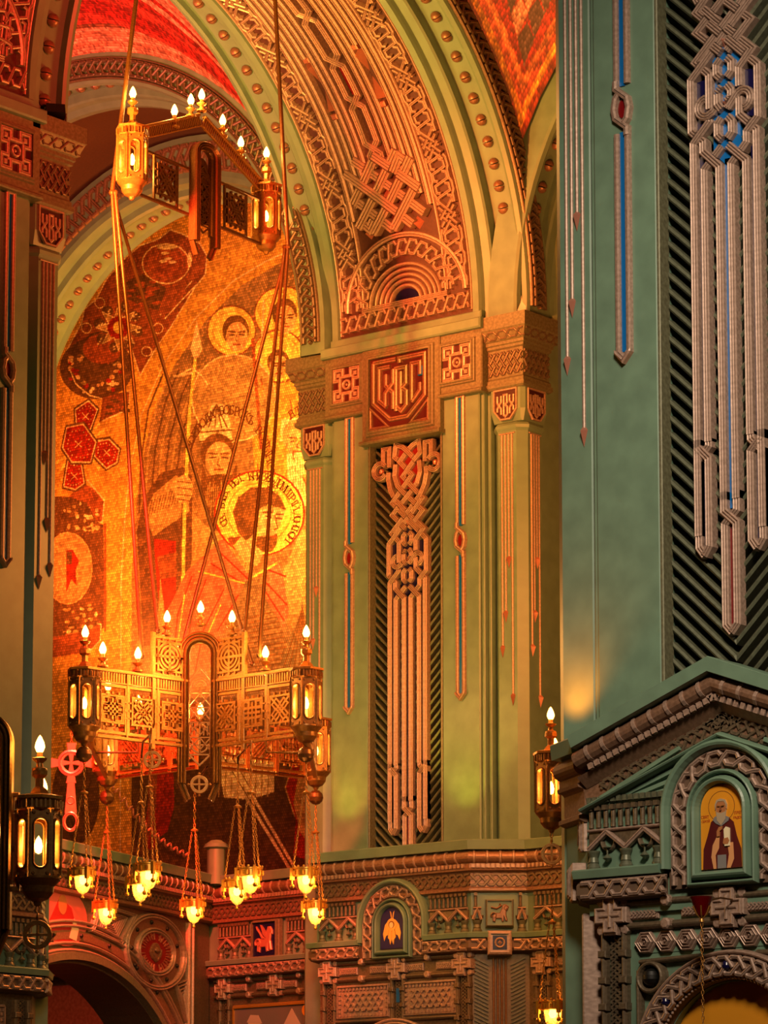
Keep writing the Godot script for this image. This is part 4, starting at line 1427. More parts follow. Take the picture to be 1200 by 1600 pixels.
func gabled_shrine() -> void:
	# stands against the teal pier; local x = right, z = out
	var root := thing("gabled_icon_shrine", "green gabled icon shrine with raking rope cornice against the teal pier", "shrine", Vector3(10.53, 0, 10.12))
	var dv := -0.80
	var mb := MB.new()
	var gp := func(o: float) -> PackedVector2Array:
		return pv([-1.01, 4.70 - o * 1.07, 0.0, 5.075 - o * 1.07, 1.01, 4.70 - o * 1.07])
	mb.strand(gp.call(0.045), 0.045, -0.18, [Vector2(-1, 0), Vector2(-1, 0.36), Vector2(-0.9, 0.37), Vector2(0.9, 0.37), Vector2(1, 0.35), Vector2(1, 0)])
	mb.strand(gp.call(0.43), 0.022, 0.0, rnd(0.1))
	part(mb, "raking_ledge", M.green, root)
	mb = MB.new()
	mb.strand(gp.call(0.145), 0.055, -0.1, [Vector2(-1, 0), Vector2(-1, 0.2), Vector2(-0.8, 0.235), Vector2(-0.4, 0.255), Vector2(0, 0.26), Vector2(0.4, 0.255), Vector2(0.8, 0.235), Vector2(1, 0.2), Vector2(1, 0)])
	mb.strand(gp.call(0.27), 0.035, -0.1, [Vector2(-1, 0), Vector2(-1, 0.19), Vector2(0.2, 0.15), Vector2(1, 0.12), Vector2(1, 0)])
	mb.strand(gp.call(0.355), 0.06, -0.1, [Vector2(-1, 0), Vector2(-1, 0.115), Vector2(1, 0.115), Vector2(1, 0)])
	part(mb, "raking_cornice", M.copper, root)
	# ribs, dentils and plait along the rake
	var den := MB.new(); var fri := MB.new()
	for s in [-1.0, 1.0]:
		var a := Vector2(1.01 * s, 4.70); var d := (Vector2(0, 5.075) - a)
		var l := d.length()
		d /= l
		var nn := Vector2(-d.y, d.x) if s > 0 else Vector2(d.y, -d.x)
		var bas := Basis(Vector3(d.x, d.y, 0), Vector3(-d.y, d.x, 0), Vector3(0, 0, 1))
		for i in int(l / 0.125):
			var p: Vector2 = a + d * (0.06 + i * 0.125) + nn * 0.145
			var rb := MB.new()
			rb.strand(PackedVector2Array([p - d * 0.012, p + d * 0.012]), 0.057, -0.1, [Vector2(-1, 0), Vector2(-1, 0.205), Vector2(-0.8, 0.243), Vector2(-0.4, 0.264), Vector2(0, 0.27), Vector2(0.4, 0.264), Vector2(0.8, 0.243), Vector2(1, 0.205), Vector2(1, 0)])
			part(rb, "rope_rib", M.bronze, root)
		for i in int(l / 0.05):
			var p: Vector2 = a + d * (0.03 + i * 0.05) + nn * 0.222
			den.box(Vector3(p.x, p.y, 0.07), Vector3(0.032, 0.036, 0.1), bas)
		var fr := MB.new()
		fr.strands(weave(plait(l, 0.085, 0.22, 3, 0.3), 0.0125), 0.011, 0.0, flat(0.016))
		var o2: Vector2 = a + nn * 0.355
		if s < 0:
			fri.add(fr, Transform3D(Basis(Vector3(d.x, d.y, 0), Vector3(-d.y, d.x, 0), Vector3(0, 0, 1)), Vector3(o2.x, o2.y, 0.015)))
		else:
			var e := Vector2(0, 5.075) + nn * 0.355
			fri.add(fr, Transform3D(Basis(Vector3(-d.x, -d.y, 0), Vector3(d.y, -d.x, 0), Vector3(0, 0, 1)), Vector3(e.x, e.y, 0.015)))
	part(den, "dentils", M.bronze, root)
	part(fri, "plait_frieze", M.carve, root)
	# gable field with stepped slats
	mb = MB.new()
	mb.prism(pv([-1.0, 3.6, 1.0, 3.6, 1.0, 4.28, 0, 4.66, -1.0, 4.28]), -0.18, 0.0)
	part(mb, "gable_field", M.green, root)
	for s in [-1.0, 1.0]:
		for i in 5:
			var b := MB.new()
			var y := 4.585 - i * 0.055
			b.strand(shift(pv([-0.97 + i * 0.06, 4.272, -0.3, y - 0.02]), Vector2.ZERO, Vector2(s, 1)), 0.016, 0.0, flat(0.05 - i * 0.007))
			part(b, "gable_slat", M.green, root)
		var x0: float = -0.98 if s < 0 else 0.43
		low_details(root, Transform3D.IDENTITY, x0, x0 + 0.55, dv)
		band_carving(root, Transform3D.IDENTITY, x0 - 0.02, x0 + 0.6, dv)
		var dn := MB.new()
		var x := x0
		while x < x0 + 0.54:
			dn.box(Vector3(x + 0.02, 4.30, 0.03), Vector3(0.03, 0.034, 0.06))
			x += 0.044
		part(dn, "dentils", M.slat, root)
		var path := [Vector2(x0 - 0.03, 0), Vector2(x0 + 0.58, 0)] if s > 0 else [Vector2(-1.15, -0.2), Vector2(-1.0, 0), Vector2(x0 + 0.56, 0)]
		row_sweep(root, path, dv, "ledge2")
		row_sweep(root, path, dv, "band2")
	icon_niche(root, Transform3D.IDENTITY, 0.0, 3.82, 0.15, 4.17, 0.40, 3.84)
	saint_icon(xf(10.53, 4.07, 10.17))
	# body below
	mb = MB.new()
	for q in [[Vector2(-1.10, -0.24), Vector2(-0.93, -0.03)], [Vector2(0.93, -0.03), Vector2(1.10, -0.24)]]:
		mb.sweep([Vector2(0, 0), Vector2(0, 3.68)], q)
	# front with an arched recess for the big icon
	var hole := arcpts(Vector2(0.02, 2.66), 0.5, 0, 180, 40)
	for i in 40:
		var a := hole[i]; var b := hole[i + 1]
		mb.quad(Vector3(a.x, a.y, -0.03), Vector3(a.x, 3.68, -0.03), Vector3(b.x, 3.68, -0.03), Vector3(b.x, b.y, -0.03))
		mb.quad(Vector3(a.x, a.y, -0.03), Vector3(b.x, b.y, -0.03), Vector3(b.x, b.y, -0.11), Vector3(a.x, a.y, -0.11))
	mb.block(-0.93, -0.48, 0.0, 3.68, -0.11, -0.03, 0.0)
	mb.block(0.52, 0.93, 0.0, 3.68, -0.11, -0.03, 0.0)
	mb.block(-0.48, 0.52, 0.0, 1.2, -0.11, -0.03, 0.0)
	part(mb, "body", M.green, root)
	# left bevel: cornice return, two tiles, pale fluted strip
	var path2 := [Vector2(-1.31, -0.20), Vector2(-1.01, 0.0)]
	row_sweep(root, path2, -0.80 - 0.09, "ledge")
	row_sweep(root, path2, -0.80 - 0.09, "roll")
	row_sweep(root, path2, -0.80, "field")
	var tl := frame_of(Vector2(-1.16, -0.20), Vector2(-1.0, 0.0))
	mb = MB.new()
	mb.block(0.01, 0.24, 4.0, 4.26, -0.1, 0.04, 0.01)
	square_frame(mb, 0.02, 0.23, 4.0, 4.25, 0.016, 0.04, 0.06)
	mb.strand(pv([0.08, 4.06, 0.17, 4.13, 0.08, 4.2]), 0.016, 0.04, pr(0.025))
	part(mb, "bevel_tile", M.bronze, root, tl)
	mb = MB.new()
	mb.block(0.03, 0.22, 3.7, 3.93, 0.0, 0.11, 0.01)
	square_frame(mb, 0.045, 0.205, 3.72, 3.91, 0.014, 0.11, 0.13)
	part(mb, "bevel_tile", M.bronze, root, tl)
	for i in 3:
		mb = MB.new()
		mb.block(0.03 + i * 0.07, 0.085 + i * 0.07, 1.5, 3.62, -0.1, 0.02 + 0.012 * i, 0.008)
		part(mb, "pale_fillet", M.bronze, root, tl)
	beam_row(root, Transform3D.IDENTITY, -0.9, 0.93, 3.59, 0.07, [-0.82, 0.02], [-0.42, 0.42])
	post_row(root, Transform3D.IDENTITY, -0.82, 2.3, 3.48, 0.075)
	post_row(root, Transform3D.IDENTITY, 0.82, 2.3, 3.48, 0.075)
	# lozenge row
	for i in 9:
		var lz := MB.new()
		var c := Vector2(-0.595 + i * 0.149, 3.418)
		for k in 3:
			var r := 0.072 - k * 0.022
			lz.strand(shift(pv([-r, 0, -r * 0.45, -r * 0.78, r * 0.45, -r * 0.78, r, 0, r * 0.45, r * 0.78, -r * 0.45, r * 0.78]), c), 0.009, -0.03, rnd(0.035 + 0.008 * k), true)
		pyramid(lz, Vector3(c.x, c.y, -0.02), 0.02, 0.02, 0.045)
		part(lz, "lozenge", M.bronze, root)
	mb = MB.new()
	mb.block(-0.67, 0.67, 3.355, 3.48, -0.05, -0.025, 0.0)
	part(mb, "lozenge_ground", M.green, root)
	# big arch with braided ring, bosses and gold icon
	var cy := 2.66
	mb = MB.new()
	mb.strands(weave(plait(PI * 0.59, 0.10, 0.25, 3, 0.35), 0.016), 0.0135, 0.04, pr(0.03), false, 0.05)
	mb.bend_ring(Vector2(0.02, cy), 0.585, PI)
	mb.strand(arcpts(Vector2(0.02, cy), 0.665, 180, 0, 36), 0.018, 0.0, rnd(0.06))
	for i in 60:
		var a := deg_to_rad(3.0 * i)
		mb.sphere(Vector3(0.02 + cos(a) * 0.515, cy + sin(a) * 0.515, 0.03), 0.011, 6)
	part(mb, "braided_ring", M.bronze, root)
	mb = MB.new()
	mb.strand(arcpts(Vector2(0.02, cy), 0.585, 180, 0, 36), 0.08, -0.03, rnd(0.08))
	part(mb, "ring_ground", M.carve_back, root)
	var ic := thing("arched_icon", "large plain gold icon panel under the braided arch of the shrine", "icon", Vector3(10.55, 0, 10.12))
	mb = MB.new()
	mb.prism(joined([arcpts(Vector2(-0.0, cy), 0.5, 0, 180, 30), pv([-0.5, 1.2, 0.5, 1.2])]), -0.108, -0.09)
	part(mb, "gold_ground", paint("icon_gold", Color(0.93, 0.62, 0.16), 0.35, 0.3), ic)
	for a in [42.0, 90.0, 138.0]:
		mb = MB.new()
		mb.sphere(Vector3(0.02 + cos(deg_to_rad(a)) * 0.585, cy + sin(deg_to_rad(a)) * 0.585, 0.05), 0.03, 12)
		part(mb, "stone_boss", M.navy, root)
	for s in [-1.0, 1.0]:
		mb = MB.new()
		mb.sphere(Vector3(0.55 * s, 3.205, 0.0), 0.055, 14)
		part(mb, "stone_boss", M.black, root)
		mb = MB.new()
		mb.strand(arcpts(Vector2(0.55 * s, 3.205), 0.085, 0, 345, 20), 0.022, -0.03, rnd(0.06), true)
		mb.strand(shift(pv([0.63, 3.30, 0.20, 3.315]), Vector2.ZERO, Vector2(s, 1)), 0.02, -0.03, rnd(0.05))
		mb.strand(shift(pv([0.64, 3.25, 0.64, 2.5]), Vector2.ZERO, Vector2(s, 1)), 0.02, -0.03, rnd(0.05))
		part(mb, "spandrel_carving", M.carve, root)

func arched_wall() -> void:
	var p0 := Vector2(-2.26, 2.63); var p1 := Vector2(-3.29, -0.77)
	# the wall faces the pier arch: travel from p1 to p0 keeps the outward side on the right
	var root := thing("arched_screen", "pink-lit carved screen with a wide arched opening and seraph roundel", "screen")
	var t := Transform3D(Basis(Vector3(0.29064178, 0, 0.95683194) * -1.0, Vector3.UP, Vector3(0.95683194, 0, -0.29064178)), Vector3(p0.x, 0, p0.y))
	var far := p0 + (p0 - p1).normalized() * 1.6
	var path := [far, p1]
	path.reverse()
	var path2 := [p1, far]
	var rp := [far, p1]
	for w in ["ledge", "roll"]:
		row_sweep(root, rp, 0.02, w)
	var L0 := -1.6
	var td := t
	top_details(root, td, -1.6, 3.5, 0.02)
	var mb := MB.new()
	# wall face with elliptical opening
	var el := arcpts(Vector2(0.4, 2.69), 2.5, 0, 180, 40, 1.73)
	var rim := PackedVector2Array()
	for i in 40:
		var a := el[i]; var b := el[i + 1]
		mb.quad(Vector3(a.x, a.y, -0.02), Vector3(a.x, 5.1, -0.02), Vector3(b.x, 5.1, -0.02), Vector3(b.x, b.y, -0.02))
		mb.quad(Vector3(a.x, a.y, -0.02), Vector3(b.x, b.y, -0.02), Vector3(b.x, b.y, -0.6), Vector3(a.x, a.y, -0.6))
	mb.block(2.88, 3.5, 0, 5.12, -0.6, -0.02, 0.0)
	mb.block(-2.4, -2.08, 0, 5.12, -0.6, -0.02, 0.0)
	mb.box(Vector3(0.4, 5.3, -0.3), Vector3(5.6, 0.5, 0.5))
	part(mb, "wall_face", M.carve, root, t)
	mb = MB.new()
	mb.strand(arcpts(Vector2(0.4, 2.69), 2.54, 5, 175, 40, 1.80), 0.05, -0.02, flat(0.08))
	part(mb, "arch_rim", M.edge, root, t)
	mb = MB.new()
	for q in [0.13, 0.20, 0.37, 0.42]:
		mb.strand(arcpts(Vector2(0.4, 2.69), 2.5 + q, 8, 172, 40, 1.73 + q), 0.02, -0.02, rnd(0.05))
	for e in [0.39, 0.44, 0.66, 0.71]:
		mb.strand(arcpts(Vector2(2.1, 4.67), e * 1.02, 0, 350, 35, e * 0.55), 0.018, -0.02, rnd(0.06), true)
	# radiating square panel
	var pq := pv([0.8, 5.06, 1.63, 5.02, 1.30, 4.69, 0.62, 4.77])
	for k in 9:
		var c := Vector2(1.09, 4.885)
		var f := 1.0 - k * 0.11
		if k < 2 or k > 2:
			var sq := PackedVector2Array()
			for p in pq:
				sq.append(c + (p - c) * f)
			mb.strand(sq, 0.016 if k < 2 else 0.01, -0.02, rnd(0.05 if k < 2 else 0.03), true)
	for k in 4:
		var c2 := Vector2(2.78, 4.25)
		mb.strand(shift(pv([-0.15, 0.12, 0.1, 0.18, 0.1, -0.25]), c2, Vector2(1.0 - k * 0.25, 1.0 - k * 0.25)), 0.012, -0.02, rnd(0.04), true)
	mb.strand(pv([2.93, 2.5, 2.93, 5.05]), 0.03, -0.02, rnd(0.05)); mb.strand(pv([3.02, 2.5, 3.02, 5.05]), 0.02, -0.02, rnd(0.05))
	part(mb, "arch_mouldings", M.bronze, root, t)
	mb = MB.new()
	mb.strand(arcpts(Vector2(2.1, 4.67), 0.56, 0, 350, 35, 0.31), 0.07, -0.02, flat(0.025), true)
	mb.strand(arcpts(Vector2(0.4, 2.69), 2.78, 8, 172, 40, 2.01), 0.06, -0.02, flat(0.025))
	mb.strand(pv([-1.6, 5.14, 3.0, 5.14]), 0.05, -0.02, flat(0.03))
	part(mb, "mottled_bands", M.copper, root, t)
	var rg := RandomNumberGenerator.new()
	rg.seed = 5
	for i in 9:
		var q := MB.new()
		var a := deg_to_rad(20.0 + i * 40.0)
		q.sphere(Vector3(2.1 + cos(a) * 0.56, 4.67 + sin(a) * 0.31, 0.01), 0.025, 8)
		part(q, "dark_boss", M.black, root, t)
	for i in 6:
		var q := MB.new()
		var a := deg_to_rad(38.0 + i * 13.0)
		q.sphere(Vector3(0.4 + cos(a) * 2.78, 2.69 + sin(a) * 2.01, 0.01), 0.025, 8)
		part(q, "dark_boss", M.black, root, t)
	# roundel
	var ro := thing("seraph_roundel", "red roundel with ringed letters round a winged face on the pink arched screen", "roundel")
	ro.transform = t * Transform3D(Basis.IDENTITY.scaled(Vector3(2.0, 1, 1)), Vector3(2.1, 4.67, -0.01))
	mb = MB.new()
	mb.prism(arcpts(Vector2.ZERO, 0.225, 0, 350, 35), -0.01, 0.02)
	part(mb, "red_field", paint("roundel_red", Color(0.5, 0.05, 0.05)), ro)
	mb = MB.new()
	for i in 30:
		if i % 8 == 7:
			continue
		var a := TAU * i / 30.0
		var d := Vector2(cos(a), sin(a)); var n2 := Vector2(-d.y, d.x)
		var z0 := d * 0.13; var z1 := d * 0.2
		mb.strand(PackedVector2Array([z0, z1]), 0.0055, 0.02, flat(0.01))
		if i % 3 != 1:
			mb.strand(PackedVector2Array([z1 if i % 2 == 0 else z0, (z0 + z1) * 0.5 + n2 * 0.018]), 0.005, 0.02, flat(0.01))
	part(mb, "ring_lettering", M.gem, ro)
	mb = MB.new()
	mb.prism(shift(pv([0, -0.11, 0.05, -0.07, 0.075, -0.01, 0.05, 0.06, 0.03, 0.09, 0.0, 0.1, -0.03, 0.09, -0.05, 0.06, -0.075, -0.01, -0.05, -0.07]), Vector2.ZERO), 0.02, 0.04, 0.01)
	mb.sphere(Vector3(0, 0.02, 0.045), 0.032, 10)
	for s in [-1.0, 1.0]:
		mb.strand(shift(pv([0.0, -0.09, 0.035, -0.03, 0.05, 0.03]), Vector2.ZERO, Vector2(s, 1)), 0.012, 0.03, rnd(0.025))
	part(mb, "winged_face", M.copper, ro)
	var pk := thing("painted_medallion", "rose-coloured painted medallion at the left end of the pink arched screen", "painting")
	pk.transform = t * Transform3D(Basis.IDENTITY, Vector3(0.05, 4.86, -0.01))
	mb = MB.new()
	mb.prism(arcpts(Vector2.ZERO, 0.5, 0, 350, 30, 0.29), -0.01, 0.01)
	part(mb, "ground", paint("rose", Color(0.72, 0.35, 0.33)), pk)
	layers(pk, [["mantle", pv([-0.4, -0.15, -0.1, 0.2, 0.15, 0.1, 0.3, -0.15, 0.1, -0.26, -0.2, -0.25]), paint("rose_dark", Color(0.55, 0.1, 0.1))], ["face", arcpts(Vector2(-0.05, 0.12), 0.09, 0, 345, 14, 0.1), paint("skin", Color(0.62, 0.40, 0.24))], ["sleeve", pv([0.1, -0.2, 0.2, 0.0, 0.3, -0.1, 0.25, -0.22]), paint("cream", Color(0.8, 0.7, 0.6))]], 0.01, 0.003)
	# short post in the corner
	var po := thing("corner_post", "short green post with a cap where the two screen walls meet", "post", Vector3(-3.12, 5.5, -0.62))
	mb = MB.new()
	mb.lathe(Vector3.ZERO, [Vector2(0.1, 0), Vector2(0.1, 0.38)], 8)
	part(mb, "shaft", M.green, po)
	mb = MB.new()
	mb.lathe(Vector3(0, 0.38, 0), [Vector2(0.1, 0), Vector2(0.14, 0.02), Vector2(0.12, 0.06), Vector2(0.06, 0.1), Vector2(0, 0.11)], 8)
	part(mb, "cap", M.green, po)

func side_screen() -> void:
	var root := thing("icon_screen", "carved icon screen at the foot of the shadowed pier", "screen")
	var dv := -0.87
	var path := [Vector2(2.22, 10.6), Vector2(2.22, 7.50), Vector2(1.95, 7.18)]
	for w in ["ledge", "roll", "field", "ledge2", "band2", "base"]:
		row_sweep(root, path, dv, w)
	var t := frame_of(path[0], path[1])
	var t2 := frame_of(path[1], path[2])
	top_details(root, t, 0.9, 3.1, dv)
	low_details(root, t, 1.4, 3.04, dv)
	band_carving(root, t, 1.2, 3.1, dv)
	top_details(root, t2, 0.0, 0.42, dv); band_carving(root, t2, 0.0, 0.42, dv)
	low_details(root, t2, 0.05, 0.4, dv)
	knot_panel(root, t, 2.55, 3.25, 0.2, 0.24)
	post_row(root, t, 2.95, 2.0, 3.55, 0.07)
	post_row(root, t, 2.15, 2.0, 3.55, 0.07)
# ---------------------------------------------------------------- chandeliers and lamps
var cache := {}
func flame_light(parent: Node, at: Vector3, e: float) -> void:
	var l := OmniLight3D.new()
	l.light_color = Color(1.0, 0.72, 0.36)
	l.light_energy = e
	l.omni_range = 40.0
	l.omni_attenuation = 2.0
	l.light_size = 0.03
	l.shadow_enabled = true
	l.name = "flame_light"
	parent.add_child(l, true)
	l.position = at

func candle(root: Node, at: Vector3, light := true) -> void:
	if not cache.has("candle"):
		var mb := MB.new()
		mb.lathe(Vector3.ZERO, [Vector2(0.02, -0.08), Vector2(0.05, -0.07), Vector2(0.05, -0.055), Vector2(0.025, -0.045), Vector2(0.02, -0.02), Vector2(0.045, 0.0), Vector2(0.05, 0.012), Vector2(0.02, 0.02), Vector2(0.018, 0.05), Vector2(0, 0.052)], 10)
		cache.candle = mb.mesh()
		mb = MB.new()
		mb.lathe(Vector3.ZERO, [Vector2(0, 0.045), Vector2(0.022, 0.055), Vector2(0.034, 0.085), Vector2(0.028, 0.115), Vector2(0.012, 0.15), Vector2(0, 0.165)], 10)
		cache.flame = mb.mesh()
	put(cache.candle, "candle_cup", M.brass, root, Transform3D(Basis.IDENTITY, at))
	var f := put(cache.flame, "flame_bulb", M.flame, root, Transform3D(Basis.IDENTITY, at))
	if light:
		flame_light(f, Vector3(0, 0.09, 0), FLAME)

const FLAME := 0.8

func lantern(root: Node, at: Vector3, turn: float, top: bool) -> void:
	# six-sided lantern with oval openings, dentil collar and round base; at = centre
	if not cache.has("lantern"):
		var mb := MB.new()
		var ap := 0.125
		var sw := 0.0725
		for k in 6:
			var pl := MB.new()
			var outer := PackedVector2Array(); var inner := PackedVector2Array()
			for i in 24:
				var t := TAU * (i + 0.5) / 24.0
				var c := cos(t); var s := sin(t)
				var iy := 0.115 if s > 0 else -0.115
				inner.append(Vector2(c * 0.046, s * 0.046 + iy))
				var m := maxf(absf(c), absf(s))
				outer.append(Vector2(c / m * sw, s / m * 0.22))
			for i in 24:
				var j := (i + 1) % 24
				var a := outer[i]; var b := outer[j]; var c := inner[j]; var d := inner[i]
				pl.quad(Vector3(a.x, a.y, ap), Vector3(b.x, b.y, ap), Vector3(c.x, c.y, ap), Vector3(d.x, d.y, ap))
				pl.quad(Vector3(d.x, d.y, ap), Vector3(c.x, c.y, ap), Vector3(c.x, c.y, ap - 0.03), Vector3(d.x, d.y, ap - 0.03))
			pl.strand(inner, 0.008, ap, rnd(0.012), true)
			pl.box(Vector3(sw, 0, ap), Vector3(0.014, 0.44, 0.014))
			for q in 5:
				pl.box(Vector3((q - 2) * 0.029, 0.255, ap + 0.006), Vector3(0.013, 0.055, 0.02))
			for q in [-0.195, 0.195]:
				pl.sphere(Vector3(0.045, q, ap), 0.012, 6)
				pl.sphere(Vector3(-0.045, q, ap), 0.012, 6)
			mb.add(pl, Transform3D(Basis(Vector3.UP, TAU * k / 6.0), Vector3.ZERO))
		cache.lantern = mb.mesh()
		mb = MB.new()
		mb.lathe(Vector3.ZERO, [Vector2(0.145, 0.215), Vector2(0.155, 0.225), Vector2(0.14, 0.235), Vector2(0.14, 0.28), Vector2(0.165, 0.29), Vector2(0.165, 0.31), Vector2(0.07, 0.33), Vector2(0.05, 0.36), Vector2(0.03, 0.375), Vector2(0.03, 0.43), Vector2(0.055, 0.45), Vector2(0.055, 0.48), Vector2(0, 0.49)], 6, Basis(Vector3.UP, PI / 6), false)
		cache.lantern_top = mb.mesh()
		mb = MB.new()
		mb.lathe(Vector3.ZERO, [Vector2(0, -0.4), Vector2(0.02, -0.395), Vector2(0.03, -0.37), Vector2(0.07, -0.35), Vector2(0.1, -0.31), Vector2(0.105, -0.27), Vector2(0.145, -0.225), Vector2(0.145, -0.21), Vector2(0, -0.21)], 12)
		cache.lantern_base = mb.mesh()
		mb = MB.new()
		mb.lathe(Vector3.ZERO, [Vector2(0, -0.06), Vector2(0.02, -0.05), Vector2(0.028, -0.01), Vector2(0.02, 0.03), Vector2(0, 0.06)], 10)
		cache.lantern_bulb = mb.mesh()
	var t := Transform3D(Basis(Vector3.UP, turn), at)
	put(cache.lantern, "lantern_frame", M.brass_mid, root, t)
	put(cache.lantern_top, "lantern_collar", M.brass, root, t)
	put(cache.lantern_base, "lantern_base", M.brass_mid, root, t)
	var b := put(cache.lantern_bulb, "lantern_bulb", M.flame, root, t)
	flame_light(b, Vector3(0, 0, 0), FLAME)
	if top:
		candle(root, at + Vector3(0, 0.55, 0))

# pierced panel in the xy plane, from -w/2 to w/2 and 0 to h
func pierced(w: float, h: float, kind: int) -> Mesh:
	var key := "pierced%.3f_%.3f_%d" % [w, h, kind]
	if cache.has(key):
		return cache[key]
	var mb := MB.new()
	var z := -0.006
	mb.strand(pv([-w / 2, 0, w / 2, 0, w / 2, h, -w / 2, h]), 0.016, z, flat(0.016), true)
	var s := minf(w, h) * 0.5
	var c := Vector2(0, h / 2)
	var sq := s * 0.78
	mb.strand(shift(pv([-sq, -sq, sq, -sq, sq, sq, -sq, sq]), c), 0.0125, z, flat(0.026), true)
	if kind == 2:
		for r in [0.35, 0.6, 0.8]:
			mb.strand(arcpts(c, s * r, 0, 340, 17), 0.0125, z, flat(0.026), true)
		for k in 4:
			var d := Vector2(0, 1).rotated(PI / 2 * k)
			mb.strand(PackedVector2Array([c, c + d * s * 0.95]), 0.016, z, flat(0.026))
	elif kind == 0:
		for i in 3:
			var o := (i - 1) * s * 0.3
			mb.strand(PackedVector2Array([c + Vector2(o, -s * 0.62), c + Vector2(o, s * 0.62)]), 0.0145, z, flat(0.026))
			mb.strand(PackedVector2Array([c + Vector2(-s * 0.62, o), c + Vector2(s * 0.62, o)]), 0.0145, z, flat(0.026))
		for k in 4:
			var d := Vector2(s * 0.45, s * 0.45).rotated(PI / 2 * k)
			mb.strand(shift(pv([-0.2, -0.2, 0.2, -0.2, 0.2, 0.2, -0.2, 0.2]), c + d, Vector2(s, s)), 0.011, z, flat(0.026), true)
	else:
		for k in 4:
			var d := Vector2(s * 0.3, s * 0.3).rotated(PI / 2 * k)
			mb.strand(shift(pv([0, -0.33, 0.33, 0, 0, 0.33, -0.33, 0]), c + d, Vector2(s, s)), 0.0125, z, flat(0.026), true)
		for k in 2:
			var d := Vector2(s * 0.7, s * 0.7 * (1 if k == 0 else -1))
			mb.strand(PackedVector2Array([c - d, c + d]), 0.0145, z, flat(0.026))
	for k in 4:
		var d := Vector2(1, 0).rotated(PI / 2 * k)
		mb.strand(PackedVector2Array([c + d * sq, c + d * s]), 0.013, z, flat(0.026))
		for e in [-0.45, 0.45]:
			var f: Vector2 = d * sq + Vector2(-d.y, d.x) * s * e
			mb.strand(PackedVector2Array([c + f, c + f + d * (s - sq)]), 0.010, z, flat(0.026))
	cache[key] = mb.mesh()
	return cache[key]

func dentil_strip(l: float) -> Mesh:
	var key := "dentil%.3f" % l
	if not cache.has(key):
		var mb := MB.new()
		mb.block(0, l, 0.10, 0.13, -0.02, 0.025, 0.005)
		mb.block(0, l, 0.0, 0.015, -0.01, 0.015, 0.003)
		var x := 0.012
		while x < l:
			mb.box(Vector3(x, 0.055, 0), Vector3(0.014, 0.1, 0.012))
			x += 0.03
		cache[key] = mb.mesh()
	return cache[key]

# wall of the ring from a to b (local x, z): panels, dentil strip, rails
func ring_wall(root: Node, a: Vector2, b: Vector2, y0: float, n: int, k0: int) -> void:
	var t := frame_of(a, b)
	var l := a.distance_to(b)
	var w := l / n
	for i in n:
		put(pierced(w - 0.03, 0.43, (i + k0) % 2), "pierced_panel", M.brass, root, t * Transform3D(Basis.IDENTITY, Vector3((i + 0.5) * w, y0 + 0.06, 0)))
	put(dentil_strip(l), "dentil_strip", M.brass, root, t * Transform3D(Basis.IDENTITY, Vector3(0, y0 + 0.51, 0)))
	var mb := MB.new()
	mb.block(0, l, 0.0, 0.03, -0.02, 0.02, 0.004)
	for i in n + 1:
		mb.block(i * w - 0.012, i * w + 0.012, 0.0, 0.62, -0.014, 0.014, 0.003)
	part(mb, "ring_rail", M.brass, root, t * Transform3D(Basis.IDENTITY, Vector3(0, y0, 0)))

func plaque(root: Node, t: Transform3D, dark := false) -> void:
	# tall arch-topped plaque, local origin at its foot, 0.41 wide and 1.6 high
	if not cache.has("plaque"):
		var mb := MB.new()
		for q in [[0.165, 0.04, 0.09], [0.112, 0.014, 0.05]]:
			mb.strand(joined([pv([-q[0], 0.15 if q[1] > 0.02 else 0.3]), arcpts(Vector2(0, 1.36), q[0], 180, 0, 18), pv([q[0], 0.15 if q[1] > 0.02 else 0.3])]), q[1], -0.02, pr3(q[2]))
		for s in [-1.0, 1.0]:
			mb.strand(pv([0.165 * s, 0.16, 0.10 * s, 0.0]), 0.025, -0.02, pr(0.04))
			mb.strand(pv([0.185 * s, 0.15, 0.12 * s, -0.02]), 0.012, -0.02, rnd(0.05))
		cache.plaque = mb.mesh()
		mb = MB.new()
		mb.strand(pv([-0.1, 0.42, 0.1, 0.42, 0.1, 1.12, 0, 1.24, -0.1, 1.12]), 0.008, -0.01, flat(0.014), true)
		mb.strand(pv([-0.1, 0.42, 0.0, 0.32, 0.1, 0.42]), 0.01, -0.01, flat(0.014))
		for r in [0.035, 0.065, 0.09]:
			mb.strand(arcpts(Vector2(0, 1.06), r, 0, 180, 10), 0.007, -0.01, flat(0.014))
		for y in [0.58, 0.72, 0.86, 1.0]:
			mb.strand(pv([-0.1, y, 0.1, y]), 0.006, -0.01, flat(0.014))
			mb.strand(pv([-0.1, y, 0.0, y - 0.12, 0.1, y]), 0.006, -0.01, flat(0.014))
			mb.strand(pv([-0.1, y - 0.12, 0.0, y, 0.1, y - 0.12]), 0.006, -0.01, flat(0.014))
		for q in 5:
			mb.strand(pv([(q - 2) * 0.036, 0.6, (q - 2) * 0.036, 0.72]), 0.006, -0.01, flat(0.014))
		mb.strand(arcpts(Vector2(0, 0.52), 0.08, 180, 360, 10), 0.009, -0.01, flat(0.014))
		mb.strand(pv([0, 0.43, 0, 0.56]), 0.009, -0.01, flat(0.014))
		mb.strand(pv([-0.045, 0.51, 0.045, 0.51]), 0.009, -0.01, flat(0.014))
		cache.plaque_in = mb.mesh()
	put(cache.plaque, "plaque_frame", M.brass_dark if dark else M.brass_mid, root, t)
	put(cache.plaque_in, "plaque_tracery", M.brass_dark if dark else M.brass, root, t)

